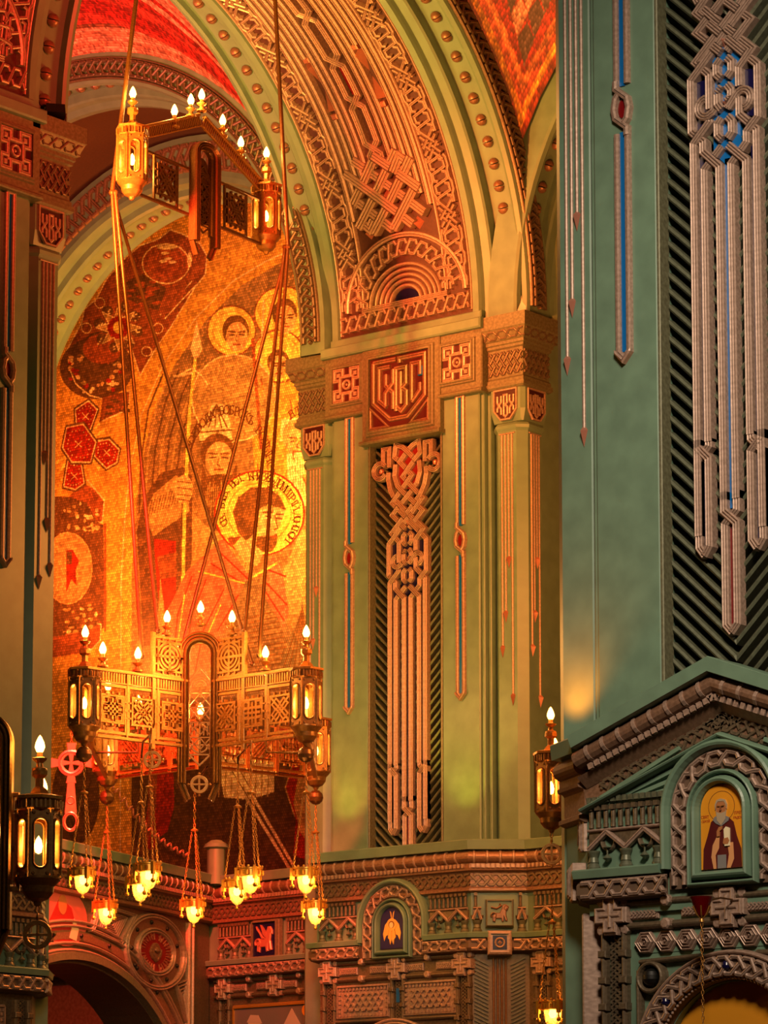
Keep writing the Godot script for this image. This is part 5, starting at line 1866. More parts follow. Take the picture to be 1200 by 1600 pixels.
func medallion(root: Node, t: Transform3D, r := 0.07) -> void:
	var mb := MB.new()
	mb.strand(arcpts(Vector2.ZERO, r, 0, 345, 23), 0.016, -0.008, flat(0.016), true)
	for k in 2:
		var d := Vector2(r, 0).rotated(PI / 2 * k)
		mb.strand(PackedVector2Array([-d, d]), 0.009, -0.006, flat(0.012))
	for k in 4:
		var d := Vector2(r + 0.03, 0).rotated(PI / 2 * k)
		mb.sphere(Vector3(d.x, d.y, 0), 0.014, 6)
	part(mb, "cross_medallion", M.brass, root, t)

func chain_pts(mb: MB, a: Vector3, b: Vector3, link := 0.035, r := 0.004) -> void:
	var d := b - a
	var n := maxi(1, int(d.length() / (link * 0.8)))
	var u := d.normalized()
	var s := u.cross(Vector3(0.3, 0.1, 0.9)).normalized()
	var q := u.cross(s)
	for i in n:
		var c := a + d * ((i + 0.5) / n)
		var w := s if i % 2 == 0 else q
		var p := PackedVector3Array()
		for k in 6:
			var t := TAU * k / 6.0
			p.append(c + u * cos(t) * link * 0.5 + w * sin(t) * link * 0.26)
		mb.tube(p, r, 4, true)

func rod(root: Node, a: Vector3, b: Vector3, r: float, called := "hanging_rod") -> void:
	var mb := MB.new()
	mb.tube(PackedVector3Array([a, b]), r, 8)
	mb.sphere(a, r * 1.5, 8)
	mb.sphere(b, r * 1.5, 8)
	part(mb, called, M.brass_dark, root)

func chandelier(label: String, at: Vector3, turn: float) -> Node3D:
	# ring with a re-entrant front and back; origin at the foot of the walls, local z to the front
	var root := thing("ring_chandelier", label, "chandelier", at, turn)
	var al := Vector2(-1.0, 1.5); var ar := Vector2(1.0, 1.5); var p := Vector2(0, 0.62)
	var bl := Vector2(-1.03, -1.5); var br := Vector2(1.03, -1.5); var pb := Vector2(0, -0.62)
	for q in [al, ar, bl, br]:
		lantern(root, Vector3(q.x, 0.30, q.y), 0.26, true)
	ring_wall(root, al.lerp(p, 0.1), p.lerp(al, 0.12), 0.0, 3, 0)
	ring_wall(root, p.lerp(ar, 0.12), ar.lerp(p, 0.1), 0.0, 3, 1)
	ring_wall(root, ar.lerp(br, 0.05), br.lerp(ar, 0.05), 0.0, 6, 0)
	ring_wall(root, br.lerp(pb, 0.1), pb.lerp(br, 0.1), 0.0, 3, 0)
	ring_wall(root, pb.lerp(bl, 0.1), bl.lerp(pb, 0.1), 0.0, 3, 1)
	ring_wall(root, bl.lerp(al, 0.05), al.lerp(bl, 0.05), 0.0, 6, 0)
	plaque(root, Transform3D(Basis.IDENTITY, Vector3(0, -0.48, 0.72)))
	# stepped crown beside the plaque
	for s in [-1.0, 1.0]:
		var a := p.lerp(Vector2(1.0 * s, 1.5), 0.15); var b := p.lerp(Vector2(1.0 * s, 1.5), 0.42)
		var t := frame_of(b, a) if s < 0 else frame_of(a, b)
		var l := a.distance_to(b)
		put(pierced(l - 0.02, 0.35, 2), "crown_panel", M.brass, root, t * Transform3D(Basis.IDENTITY, Vector3(l / 2, 0.65, 0)))
		var mb := MB.new()
		mb.block(-0.02, 0.02, -0.05, 1.04, -0.02, 0.02, 0.004)
		part(mb, "crown_post", M.brass, root, t * Transform3D(Basis.IDENTITY, Vector3(0.0 if s < 0 else l, 0, 0)))
		var e: Vector2 = p.lerp(Vector2(1.0 * s, 1.5), 0.3)
		candle(root, Vector3(e.x, 1.10, e.y), false)
		var e2: Vector2 = pb.lerp(Vector2(1.03 * s, -1.5), 0.3)
		candle(root, Vector3(e2.x, 1.10, e2.y))
		mb = MB.new()
		mb.block(-0.16, 0.16, 0.65, 1.02, -0.01, 0.01, 0.003)
		for f in ([0.55, 0.85] if s < 0 else [0.62]):
			var e3: Vector2 = p.lerp(Vector2(1.0 * s, 1.5), f)
			candle(root, Vector3(e3.x, 0.72, e3.y), f < 0.7)
		candle(root, Vector3(0.6 * s, 0.40, 0.3), true)
		mb = MB.new()
		mb.tube(PackedVector3Array([Vector3(0.6 * s, 0.33, 0.3), Vector3(0.6 * s, 0.02, 0.3), Vector3(1.0 * s, 0.02, 0.3)]), 0.012, 6)
		part(mb, "bracket", M.brass_dark, root)
	candle(root, Vector3(0, 1.22, 0.72))
	candle(root, Vector3(0, 0.28, 0.60))
	medallion(root, Transform3D(Basis.IDENTITY, Vector3(0, -0.34, 0.74)))
	medallion(root, Transform3D(Basis.IDENTITY, Vector3(-0.42, -0.14, 0.95)))
	# balls under the lanterns
	for q in [al, ar, bl, br]:
		var mb := MB.new()
		mb.sphere(Vector3(q.x, -0.17, q.y), 0.075, 12)
		part(mb, "ball_finial", M.brass_dark, root)
	return root

# small oil lamp hung on three chains; at = centre of the cup, top = where it hooks on
func oil_lamp(label: String, at: Vector3, top: float, glass_red := false) -> void:
	var o := thing("hanging_oil_lamp", label, "oil lamp", at, 0.0, "oil lamps hung under the chandeliers")
	if not cache.has("cup"):
		var mb := MB.new()
		mb.lathe(Vector3.ZERO, [Vector2(0, -0.20), Vector2(0.012, -0.195), Vector2(0.012, -0.18), Vector2(0.04, -0.168), Vector2(0.066, -0.125), Vector2(0.077, -0.06), Vector2(0.08, 0.02), Vector2(0.076, 0.02), Vector2(0.073, -0.06), Vector2(0.062, -0.12), Vector2(0, -0.165)], 14)
		cache.cup = mb.mesh()
		mb = MB.new()
		mb.lathe(Vector3.ZERO, [Vector2(0.08, -0.03), Vector2(0.105, -0.025), Vector2(0.105, 0.035), Vector2(0.115, 0.04), Vector2(0.115, 0.05), Vector2(0.08, 0.05)], 12)
		for k in 12:
			var t := TAU * k / 12.0
			mb.sphere(Vector3(cos(t) * 0.108, 0.06, sin(t) * 0.108), 0.014, 6)
			mb.box(Vector3(cos(t) * 0.108, 0.005, sin(t) * 0.108), Vector3(0.02, 0.04, 0.02))
		for k in 3:
			var t := TAU * (k + 0.25) / 3.0
			var c := Vector3(cos(t) * 0.125, 0, sin(t) * 0.125)
			mb.box(c, Vector3(0.03, 0.11, 0.03))
			mb.sphere(c + Vector3(0, -0.11, 0), 0.022, 8)
			mb.box(c + Vector3(0, -0.07, 0), Vector3(0.008, 0.05, 0.008))
		mb.sphere(Vector3(0, -0.215, 0), 0.016, 8)
		cache.crown = mb.mesh()
		mb = MB.new()
		mb.lathe(Vector3.ZERO, [Vector2(0, -0.10), Vector2(0.025, -0.09), Vector2(0.036, -0.06), Vector2(0.026, -0.02), Vector2(0, 0.03)], 10)
		cache.wick = mb.mesh()
	put(cache.cup, "glass_cup", M.glass if not glass_red else M.ruby, o)
	put(cache.crown, "gilded_crown", M.gold, o)
	if not glass_red:
		var f := put(cache.wick, "flame", M.flame, o)
		flame_light(f, Vector3(0, -0.05, 0), FLAME * 0.45)
	var h := top - at.y
	var join := minf(0.72, h - 0.1)
	for k in 3:
		var t := TAU * (k + 0.25) / 3.0
		var mb := MB.new()
		chain_pts(mb, Vector3(cos(t) * 0.118, 0.05, sin(t) * 0.118), Vector3(cos(t) * 0.025, join, sin(t) * 0.025))
		part(mb, "chain", M.brass, o)
	var mb := MB.new()
	mb.lathe(Vector3(0, join, 0), [Vector2(0.035, 0), Vector2(0.04, 0.015), Vector2(0.015, 0.03), Vector2(0, 0.05)], 10)
	part(mb, "chain_cap", M.brass, o)
	mb = MB.new()
	chain_pts(mb, Vector3(0, join + 0.04, 0), Vector3(0, h, 0), 0.045, 0.005)
	part(mb, "top_chain", M.brass, o)

func upper_chandelier(at: Vector3, turn: float) -> void:
	var root := thing("beam_chandelier", "high gabled chandelier beam with two lanterns and an arched plaque under the arch crown", "chandelier", at, turn)
	var a := Vector2(-0.56, 0.9); var b := Vector2(0.64, -0.9)
	lantern(root, Vector3(a.x, 0.0, a.y), 0.26, true)
	lantern(root, Vector3(b.x, 0.0, b.y), 0.26, true)
	var t := frame_of(a, b)
	var l := a.distance_to(b)
	for q in [0.2, 0.8]:
		var x: float = l * q
		put(pierced(0.36, 0.43, 1), "pierced_panel", M.brass_dark, root, t * Transform3D(Basis.IDENTITY, Vector3(l * (0.24 if q < 0.5 else 0.76), -0.30, 0)))
	for y in [-0.31, 0.14]:
		for e in [0.1, l * 0.5 + 0.2]:
			var mb := MB.new()
			mb.block(e, e + l * 0.5 - 0.3, y - 0.012, y + 0.012, -0.015, 0.015, 0.003)
			part(mb, "beam_rail", M.brass_dark, root, t)
	plaque(root, t * Transform3D(Basis.IDENTITY.scaled(Vector3(1, 0.72, 1)), Vector3(l / 2, -0.68, 0.03)), true)
	var inner := MB.new()
	inner.prism(shift(arch_poly(0, 0.3, 0.85, 0.1), Vector2(l / 2, -0.65)), -0.01, 0.01)
	part(inner, "plaque_board", M.brass_dark, root, t)
	# gabled dentil rail carrying the candles
	for s in [0, 1]:
		var p0 := Vector2(0.12, 0.22) if s == 0 else Vector2(l / 2, 0.62)
		var p1 := Vector2(l / 2, 0.62) if s == 0 else Vector2(l - 0.12, 0.22)
		var d := (p1 - p0).normalized()
		put(dentil_strip(p0.distance_to(p1)), "dentil_strip", M.brass, root, t * Transform3D(Basis(Vector3(d.x, d.y, 0), Vector3(-d.y, d.x, 0), Vector3(0, 0, 1)), Vector3(p0.x, p0.y, 0)))
	for f in [[0.30, 0.5], [0.42, 0.68], [0.5, 0.78], [0.66, 0.62], [0.8, 0.48]]:
		candle(root, t * Vector3(l * f[0], f[1] + 0.06, 0))

func pendant_key() -> void:
	var o := thing("cross_pendant", "pink-lit flat cross pendant with ring ends hanging before the screen wall", "pendant", Vector3(-1.81, 5.7, 2.99), deg_to_rad(39.0))
	var mb := MB.new()
	mb.strand(arcpts(Vector2(0, 0.62), 0.11, 0, 345, 23), 0.03, -0.01, pr(0.025), true)
	for k in 4:
		var d := Vector2(0, 1).rotated(PI / 2 * k)
		var n := Vector2(-d.y, d.x)
		mb.prism(PackedVector2Array([Vector2(0, 0.62) + n * -0.012, Vector2(0, 0.62) + d * 0.2 + n * -0.06, Vector2(0, 0.62) + d * 0.2 + n * 0.06, Vector2(0, 0.62) + n * 0.012]) if false else PackedVector2Array([Vector2(0, 0.62) + n * 0.012, Vector2(0, 0.62) - n * 0.012, Vector2(0, 0.62) + d * 0.2 - n * 0.05, Vector2(0, 0.62) + d * 0.2 + n * 0.05]), -0.012, 0.012, 0.004)
	part(mb, "ring_cross", M.gem, o)
	mb = MB.new()
	mb.prism(pv([-0.06, 0.12, 0.06, 0.12, 0.03, 0.5, -0.03, 0.5]), -0.01, 0.01, 0.004)
	mb.strand(arcpts(Vector2(0, 0.25), 0.035, 0, 345, 15), 0.008, 0.01, rnd(0.01), true)
	part(mb, "stem", M.gem, o)
	mb = MB.new()
	mb.strand(arcpts(Vector2(0, 0.04), 0.065, 0, 345, 23, 0.085), 0.018, -0.01, pr(0.025), true)
	part(mb, "ring_end", M.gem, o)
	mb = MB.new()
	chain_pts(mb, Vector3(0, 0.8, 0), Vector3(0, 1.35, 0), 0.05, 0.006)
	part(mb, "chain", M.brass, o)
	# garland chain
	var g := thing("chain_garland", "pinkish chain of small ring links sagging across the mosaic to the corner", "chain")
	mb = MB.new()
	var a := Vector3(-1.75, 6.45, 2.75); var b := Vector3(-2.95, 5.75, 0.0)
	var n := 30
	for i in n:
		var t0 := float(i) / n
		var p := a.lerp(b, t0) + Vector3(0, -0.18 * 4.0 * t0 * (1.0 - t0), 0)
		var ring := PackedVector3Array()
		for k in 8:
			var q := TAU * k / 8.0
			ring.append(p + Vector3(0.2, 0, 0.25).normalized() * cos(q) * 0.035 + (Vector3.UP if i % 2 == 0 else Vector3(0.6, 0.6, -0.5)) * sin(q) * 0.032)
		mb.tube(ring, 0.009, 5, true)
	part(mb, "links", M.gem, g)

func floodlight(label: String, at: Vector3, turn: float, white: bool) -> void:
	var o := thing("floodlight", label, "floodlight", at, turn)
	var mb := MB.new()
	if white:
		mb.box(Vector3(0, 0.1, 0), Vector3(0.02, 0.17, 0.11), Basis(Vector3.BACK, 0.25))
		part(mb, "white_panel", M.white, o)
		mb = MB.new()
		mb.box(Vector3(-0.06, 0.03, 0), Vector3(0.12, 0.06, 0.1))
		part(mb, "bracket", M.black, o)
	else:
		mb.box(Vector3(0, 0.09, 0), Vector3(0.16, 0.10, 0.12), Basis(Vector3.RIGHT, -0.5))
		part(mb, "housing", M.black, o)
		mb = MB.new()
		mb.tube(PackedVector3Array([Vector3(-0.09, 0.09, 0), Vector3(-0.09, 0.0, 0), Vector3(0.09, 0.0, 0), Vector3(0.09, 0.09, 0)]), 0.012, 6)
		part(mb, "bracket", M.black, o)

func end_chandelier(label: String, at: Vector3, turn: float, s: float) -> void:
	# straight beam chandelier: lantern at the near end, plaque beside it; s = side the beam runs to
	var root := thing("lantern_chandelier", label, "chandelier", at, turn)
	lantern(root, Vector3(0, 0.30, 0), 0.26, true)
	lantern(root, Vector3(1.9 * s, 0.30, 0), 0.26, true)
	var a := Vector2(0.13 * s, 0.0); var b := Vector2(0.18 * s, 0.0); var c := Vector2(0.56 * s, 0.0); var d := Vector2(1.76 * s, 0.0)
	if s > 0:
		ring_wall(root, a, b, 0.0, 1, 0); ring_wall(root, c, d, 0.0, 3, 0)
	else:
		ring_wall(root, b, a, 0.0, 1, 0); ring_wall(root, d, c, 0.0, 3, 0)
	plaque(root, Transform3D(Basis.IDENTITY, Vector3(0.37 * s, -0.4, 0.03)))
	candle(root, Vector3(0.03 * s, 0.62, -0.3), false)
	candle(root, Vector3(0.37 * s, 0.3, 0.0), true)
	candle(root, Vector3(1.0 * s, 0.72, 0.0))
	var mb := MB.new()
	mb.tube(PackedVector3Array([Vector3(0.03 * s, 0.55, -0.3), Vector3(0.03 * s, 0.5, -0.3), Vector3(0.0, 0.5, 0)]), 0.012, 6)
	part(mb, "bracket", M.brass_dark, root)
	mb = MB.new()
	chain_pts(mb, Vector3(0, -0.09, 0), Vector3(0, -0.19, 0), 0.05, 0.006)
	part(mb, "chain", M.brass, root)
	medallion(root, Transform3D(Basis.IDENTITY, Vector3(0, -0.28, 0)), 0.08)
	for x in [0.37, 1.5]:
		rod(root, Vector3(x * s, 1.15 if x < 1 else 0.65, 0), Vector3(0.95 * s, 9.0, 0), 0.012)
# ---------------------------------------------------------------- mosaic picture: shapes in centimetres on the mosaic wall
const MOSAIC := [
["field","p",245,92,240,497,246,578,252,627,271,694,309,757,363,807,422,841,476,856,568,875,668,857,668,65],
["pale","l",2,226,93,222,499,228,581,234,629,253,701,291,762,346,813,407,849,463,865,568,882],
["red","l",7,69,840,126,896,163,929,201,953,242,967,312,987,402,996],
["pale","l",2,70,819,136,878,172,912,211,936,252,952,321,972,402,981],
["maroon","p",121,808,147,840,152,858,173,867,190,890,220,911,249,924,282,927,301,935,321,926,351,908,363,890,361,866,343,852,302,807,284,791,270,776,251,754,236,790,207,783,173,814],
["pale","l",2,121,808,147,840,152,858,173,867,190,890,220,911,249,924,282,927,301,935,321,926,351,908,363,890,361,866,343,852,302,807,284,791,270,776,251,754,236,790,207,783,173,814,121,808],
["dark","e",174,776,65,41,-11],
["pale","l",2,126,784,138,761,163,742,191,732,219,735,226,742],
["skin","e",216,772,5,3,-1],
["skin","e",145,790,2,2,0],
["red","e",129,769,4,2,-1],
["skin","e",142,793,2,2,0],
["pale","e",224,757,2,2,0],
["skin","e",212,776,2,3,0],
["tan","e",198,745,5,3,-1],
["skin","e",192,790,3,3,0],
["tan","e",128,785,3,2,-1],
["skin","e",149,794,3,2,0],
["skin","e",127,782,3,2,0],
["skin","e",223,757,4,2,-1],
["red","e",138,779,6,2,-1],
["red","e",207,788,4,2,-1],
["pale","e",128,794,5,3,-1],
["skin","e",202,760,5,3,-1],
["tan","e",129,783,6,2,-1],
["skin","e",129,798,5,2,-1],
["pale","e",210,750,5,2,-1],
["skin","e",197,795,4,3,-1],
["red","e",156,794,5,2,-1],
["red","e",204,743,4,3,-1],
["skin","e",140,771,3,2,0],
["skin","e",185,754,3,3,0],
["pale","e",152,804,2,2,0],
["pale","e",197,752,5,2,-1],
["tan","e",206,776,3,3,0],
["skin","e",210,766,6,2,-1],
["red","e",217,764,5,2,-1],
["red","e",207,783,3,3,-1],
["pale","e",169,793,5,3,-1],
["red","e",133,780,4,3,-1],
["pale","e",165,801,3,3,0],
["skin","e",126,794,3,3,0],
["tan","e",190,788,5,3,-1],
["skin","e",151,796,4,3,-1],
["red","e",156,756,5,3,-1],
["pale","e",165,747,3,3,0],
["red","e",205,792,5,2,-1],
["pale","e",153,748,3,2,0],
["pale","e",203,753,3,2,0],
["tan","e",181,791,4,3,-1],
["pale","e",168,804,5,2,-1],
["skin","e",147,792,3,3,-1],
["tan","e",196,786,2,2,0],
["pale","e",169,750,3,2,-1],
["red","e",139,774,5,2,-1],
["pale","e",202,750,5,2,-1],
["skin","e",131,789,3,2,0],
["pale","e",205,778,5,3,-1],
["tan","e",212,777,4,2,-1],
["red","e",127,790,3,2,-1],
["skin","e",178,753,3,2,0],
["tan","e",153,760,4,3,-1],
["red","e",196,756,5,3,-1],
["red","e",156,754,4,2,-1],
["skin","e",204,784,4,3,-1],
["tan","e",151,760,4,2,-1],
["pale","e",142,769,4,3,-1],
["tan","e",156,794,4,3,-1],
["brick","e",185,800,36,22,-6],
["dark","l",3,221,794,219,801,214,808,206,814,195,819,184,822,173,822,163,821,155,817,150,812,148,806,150,799,155,792,164,785,174,781,185,778,196,777,206,778,214,782,219,787,221,794],
["brick","e",293,892,40,26,-7],
["pale","l",2,334,885,332,893,326,901,317,909,306,914,293,918,281,919,269,918,260,913,254,907,253,900,255,891,261,883,270,875,281,870,294,866,306,865,317,867,326,871,332,877,334,885],
["maroon","l",3,326,886,325,893,320,899,313,905,303,909,293,912,283,913,274,912,267,909,262,904,260,898,262,892,267,885,274,879,283,875,294,872,304,871,313,872,320,875,325,880,326,886],
["pale","e",289,896,7,2,-1],
["pale","e",297,898,7,2,-1],
["pale","e",305,892,7,2,-1],
["pale","e",292,906,7,2,-1],
["pale","e",296,913,18,3,-3],
["pale","e",334,890,4,10,-1],
["dark","p",226,881,253,886,295,860,282,833,251,845,223,860],
["brick","e",232,868,6,2,-1],
["brick","e",267,865,6,2,-1],
["brick","e",249,857,6,2,-1],
["brick","e",252,847,6,2,-1],
["brick","e",276,844,6,2,-1],
["brick","e",252,870,6,2,-1],
["brick","e",264,860,6,2,-1],
["brick","e",257,854,6,2,-1],
["brick","e",281,844,6,2,-1],
["brick","e",236,849,6,2,-1],
["brick","e",266,863,6,2,-1],
["brick","e",269,857,6,2,-1],
["brick","e",260,856,6,2,-1],
["brick","e",237,867,6,2,-1],
["brick","e",253,874,6,2,-1],
["brick","e",269,862,6,2,-1],
["brick","e",255,844,6,2,-1],
["brick","e",277,863,6,2,-1],
["brick","e",251,857,6,2,-1],
["brick","e",235,852,6,2,-1],
["brick","e",246,873,6,2,-1],
["brick","e",268,856,6,2,-1],
["brick","e",230,861,6,2,-1],
["brick","e",271,872,6,2,-1],
["brick","e",265,865,6,2,-1],
["brick","e",253,874,6,2,-1],
["dark","e",245,812,10,7,-2],
["pale","e",248,811,2,1,0],
["pale","e",244,813,2,1,0],
["pale","e",248,811,2,1,0],
["pale","e",246,811,2,1,0],
["dark","e",231,798,10,7,-2],
["pale","e",230,797,2,1,0],
["pale","e",230,795,2,1,0],
["pale","e",233,802,2,1,0],
["pale","e",231,795,2,1,0],
["dark","e",206,798,10,7,-2],
["pale","e",205,799,2,1,0],
["pale","e",209,800,2,1,0],
["pale","e",206,796,2,1,0],
["pale","e",209,800,2,1,0],
["dark","e",184,813,10,7,-2],
["pale","e",180,810,2,1,0],
["pale","e",182,813,2,1,0],
["pale","e",193,813,2,1,0],
["pale","e",177,807,2,1,0],
["dark","e",179,834,10,7,-2],
["pale","e",183,832,2,1,0],
["pale","e",189,832,2,1,0],
["pale","e",184,833,2,1,0],
["pale","e",178,832,2,1,0],
["dark","e",193,848,10,7,-2],
["pale","e",196,844,2,1,0],
["pale","e",197,849,2,1,0],
["pale","e",193,843,2,1,0],
["pale","e",195,847,2,1,0],
["dark","e",219,848,10,7,-2],
["pale","e",223,843,2,1,0],
["pale","e",223,848,2,1,0],
["pale","e",217,846,2,1,0],
["pale","e",223,850,2,1,0],
["dark","e",240,833,10,7,-2],
["pale","e",239,833,2,1,0],
["pale","e",243,835,2,1,0],
["pale","e",249,831,2,1,0],
["pale","e",242,827,2,1,0],
["tan","p",253,816,230,814,241,797,220,808,213,792,205,811,184,806,195,820,172,830,195,831,183,849,205,837,212,853,219,835,241,839,230,825],
["red","e",212,823,19,15,-3],
["goldb","e",212,823,9,8,-2],
["pale","l",1,253,816,230,814,241,797,220,808,213,792,205,811,184,806,195,820,172,830,195,831,183,849,205,837,212,853,219,835,241,839,230,825,253,816],
["maroon","e",179,861,9,7,-2],
["pale","l",1,188,860,186,864,182,867,176,868,172,867,170,863,172,859,176,855,182,854,187,856,188,860],
["maroon","e",156,832,9,7,-2],
["pale","l",1,165,831,163,835,158,838,153,839,148,838,147,834,148,830,153,826,159,825,163,827,165,831],
["maroon","e",281,810,9,7,-1],
["pale","l",1,290,809,288,813,284,816,278,817,274,815,272,812,274,807,279,804,284,803,288,805,290,809],
["maroon","e",262,783,9,7,-1],
["pale","l",1,271,782,269,786,264,789,259,790,255,789,253,785,255,781,259,778,265,777,269,778,271,782],
["pale","l",2,285,827,338,861],
["pale","l",2,293,821,345,855],
["maroon","p",285,827,308,854,334,861,308,833],
["maroon","p",186,736,234,737,231,713,181,704],
["pale","l",2,226,737,234,736,231,713,186,705],
["dark","e",227,711,7,2,-1],
["dark","e",227,713,7,2,-1],
["dark","e",222,713,7,2,-1],
["dark","e",226,720,7,2,-1],
["dark","e",206,729,7,2,-1],
["dark","e",197,713,7,2,-1],
["dark","e",211,726,7,2,-1],
["dark","e",198,721,7,2,-1],
["maroon","p",154,628,176,617,191,598,188,574,177,575,160,598,125,613],
["pale","l",2,161,631,191,601,188,573,177,574],
["goldb","l",4,167,684,190,693],
["goldb","l",4,163,688,181,702],
["goldb","l",4,167,665,191,649],
["goldb","l",4,163,663,182,643],
["goldb","l",4,130,671,105,662],
["goldb","l",4,134,667,115,653],
["dark","l",7,138,727,161,735,177,721,164,695,141,700,138,727],
["red","p",138,727,161,735,177,721,164,695,141,700],
["pale","l",2,138,727,161,735,177,721,164,695,141,700,138,727],
["pale","e",146,725,1,1,0],
["pale","e",151,727,1,1,0],
["pale","e",156,729,1,1,0],
["pale","e",162,728,1,1,0],
["pale","e",165,725,1,1,0],
["pale","e",169,722,1,1,0],
["pale","e",169,716,1,1,0],
["pale","e",166,710,1,1,0],
["pale","e",163,704,1,1,0],
["pale","e",158,701,1,1,0],
["pale","e",153,702,1,1,0],
["pale","e",148,703,1,1,0],
["pale","e",145,708,1,1,0],
["pale","e",144,714,1,1,0],
["pale","e",144,720,1,1,0],
["pale","l",1,150,721,162,710],
["pale","l",1,162,719,151,712],
["dark","l",7,173,680,198,679,216,663,212,647,194,642,173,661,173,680],
["red","p",173,680,198,679,216,663,212,647,194,642,173,661],
["pale","l",2,173,680,198,679,216,663,212,647,194,642,173,661,173,680],
["pale","e",183,675,1,1,0],
["pale","e",188,675,1,1,0],
["pale","e",193,675,1,1,0],
["pale","e",199,672,1,1,0],
["pale","e",203,669,1,1,0],
["pale","e",207,665,1,1,0],
["pale","e",209,661,1,1,0],
["pale","e",208,657,1,1,0],
["pale","e",207,654,1,1,0],
["pale","e",204,651,1,1,0],
["pale","e",200,650,1,1,0],
["pale","e",197,648,1,1,0],
["pale","e",191,650,1,1,0],
["pale","e",187,655,1,1,0],
["pale","e",182,659,1,1,0],
["pale","e",179,664,1,1,0],
["pale","e",179,668,1,1,0],
["pale","e",179,672,1,1,0],
["pale","l",1,189,667,200,657],
["pale","l",1,200,666,189,659],
["dark","l",7,126,663,149,657,155,628,140,622,119,629,126,663],
["red","p",126,663,149,657,155,628,140,622,119,629],
["pale","l",2,126,663,149,657,155,628,140,622,119,629,126,663],
["pale","e",132,656,1,1,0],
["pale","e",137,654,1,1,0],
["pale","e",142,653,1,1,0],
["pale","e",146,648,1,1,0],
["pale","e",148,642,1,1,0],
["pale","e",149,635,1,1,0],
["pale","e",148,630,1,1,0],
["pale","e",145,629,1,1,0],
["pale","e",141,628,1,1,0],
["pale","e",136,628,1,1,0],
["pale","e",132,629,1,1,0],
["pale","e",127,631,1,1,0],
["pale","e",125,637,1,1,0],
["pale","e",127,644,1,1,0],
["pale","e",128,652,1,1,0],
["pale","l",1,132,645,143,635],
["pale","l",1,143,643,132,636],
["dark","l",7,123,706,152,706,175,679,166,654,133,659,116,680,123,706],
["red","p",123,706,152,706,175,679,166,654,133,659,116,680],
["pale","l",2,123,706,152,706,175,679,166,654,133,659,116,680,123,706],
["pale","e",133,699,1,1,0],
["pale","e",139,699,1,1,0],
["pale","e",146,699,1,1,0],
["pale","e",153,695,1,1,0],
["pale","e",158,690,1,1,0],
["pale","e",163,684,1,1,0],
["pale","e",165,676,1,1,0],
["pale","e",163,671,1,1,0],
["pale","e",161,665,1,1,0],
["pale","e",155,662,1,1,0],
["pale","e",148,663,1,1,0],
["pale","e",141,664,1,1,0],
["pale","e",133,668,1,1,0],
["pale","e",130,673,1,1,0],
["pale","e",126,677,1,1,0],
["pale","e",125,684,1,1,0],
["pale","e",126,689,1,1,0],
["pale","e",128,695,1,1,0],
["pale","l",1,138,686,150,676],
["pale","l",1,150,684,138,677],
["dark","p",74,622,125,615,160,602,179,575,190,569,194,437,179,430,168,415,77,425],
["maroon","l",4,193,570,195,432],
["tan","e",156,569,3,2,0],
["skin","e",130,451,3,2,0],
["pale","e",145,570,4,2,0],
["tan","e",138,463,3,1,0],
["skin","e",180,568,4,2,-1],
["tan","e",139,443,3,1,0],
["pale","e",168,582,3,3,0],
["tan","e",170,440,4,3,0],
["tan","e",157,579,2,3,0],
["skin","e",158,456,3,3,0],
["pale","e",144,586,3,3,0],
["pale","e",161,440,2,3,0],
["skin","e",180,566,3,3,0],
["pale","e",154,465,4,2,-1],
["tan","e",138,600,4,2,-1],
["tan","e",143,436,5,3,-1],
["pale","e",149,602,2,2,0],
["tan","e",171,449,3,2,0],
["skin","e",173,567,4,2,-1],
["skin","e",146,454,4,2,0],
["skin","e",178,590,3,3,0],
["pale","e",131,438,4,3,0],
["pale","e",164,570,4,1,0],
["tan","e",123,432,4,1,0],
["pale","e",159,585,4,2,-1],
["pale","e",167,451,2,1,0],
["tan","e",141,592,4,1,-1],
["skin","e",137,434,4,2,0],
["tan","e",171,564,2,3,0],
["skin","e",167,463,4,2,0],
["skin","e",166,565,3,1,0],
["skin","e",127,451,3,2,0],
["pale","e",159,566,4,1,-1],
["tan","e",125,467,5,2,-1],
["skin","e",170,572,3,3,0],
["tan","e",172,463,3,1,0],
["pale","e",121,597,2,2,0],
["tan","e",167,468,3,2,0],
["tan","e",129,576,3,2,0],
["pale","e",179,455,3,3,0],
["tan","e",128,599,4,1,-1],
["tan","e",131,467,3,2,0],
["pale","e",164,582,4,3,0],
["skin","e",165,433,3,3,0],
["pale","e",178,589,3,2,0],
["skin","e",166,432,4,3,0],
["tan","e",142,590,3,2,0],
["pale","e",134,443,4,1,0],
["skin","e",129,574,3,2,0],
["tan","e",161,449,3,2,0],
["skin","e",166,595,2,1,0],
["tan","e",124,439,3,1,0],
["tan","e",129,595,4,2,-1],
["tan","e",156,442,4,2,0],
["skin","e",143,573,4,2,-1],
["tan","e",147,435,2,3,0],
["tan","e",168,581,4,2,-1],
["skin","e",153,459,3,1,0],
["pale","e",179,584,4,2,-1],
["pale","e",183,441,2,2,0],
["tan","e",128,521,43,47,-5],
["skin","l",2,171,515,169,530,163,544,153,555,141,563,127,567,114,567,102,562,92,553,86,540,85,526,87,511,94,497,103,486,116,478,129,474,142,475,154,480,163,489,169,501,171,515],
["red","p",125,544,135,545,148,528,142,517,144,496,135,506,126,490],
["dark","p",126,543,135,541,135,526,126,526],
["skin","e",131,548,5,4,-1],
["maroon","p",77,433,168,436,188,444,188,421,168,407,78,408],
["pale","l",2,168,408,187,421,188,441,181,443],
["dark","e",147,224,42,61,-3],
["dark","l",3,252,577,254,643,266,707,290,749],
["tan","l",3,262,581,266,648,280,710,304,750],
["dark","l",3,272,584,278,653,295,713,318,751],
["tan","l",3,282,588,290,658,309,715,332,752],
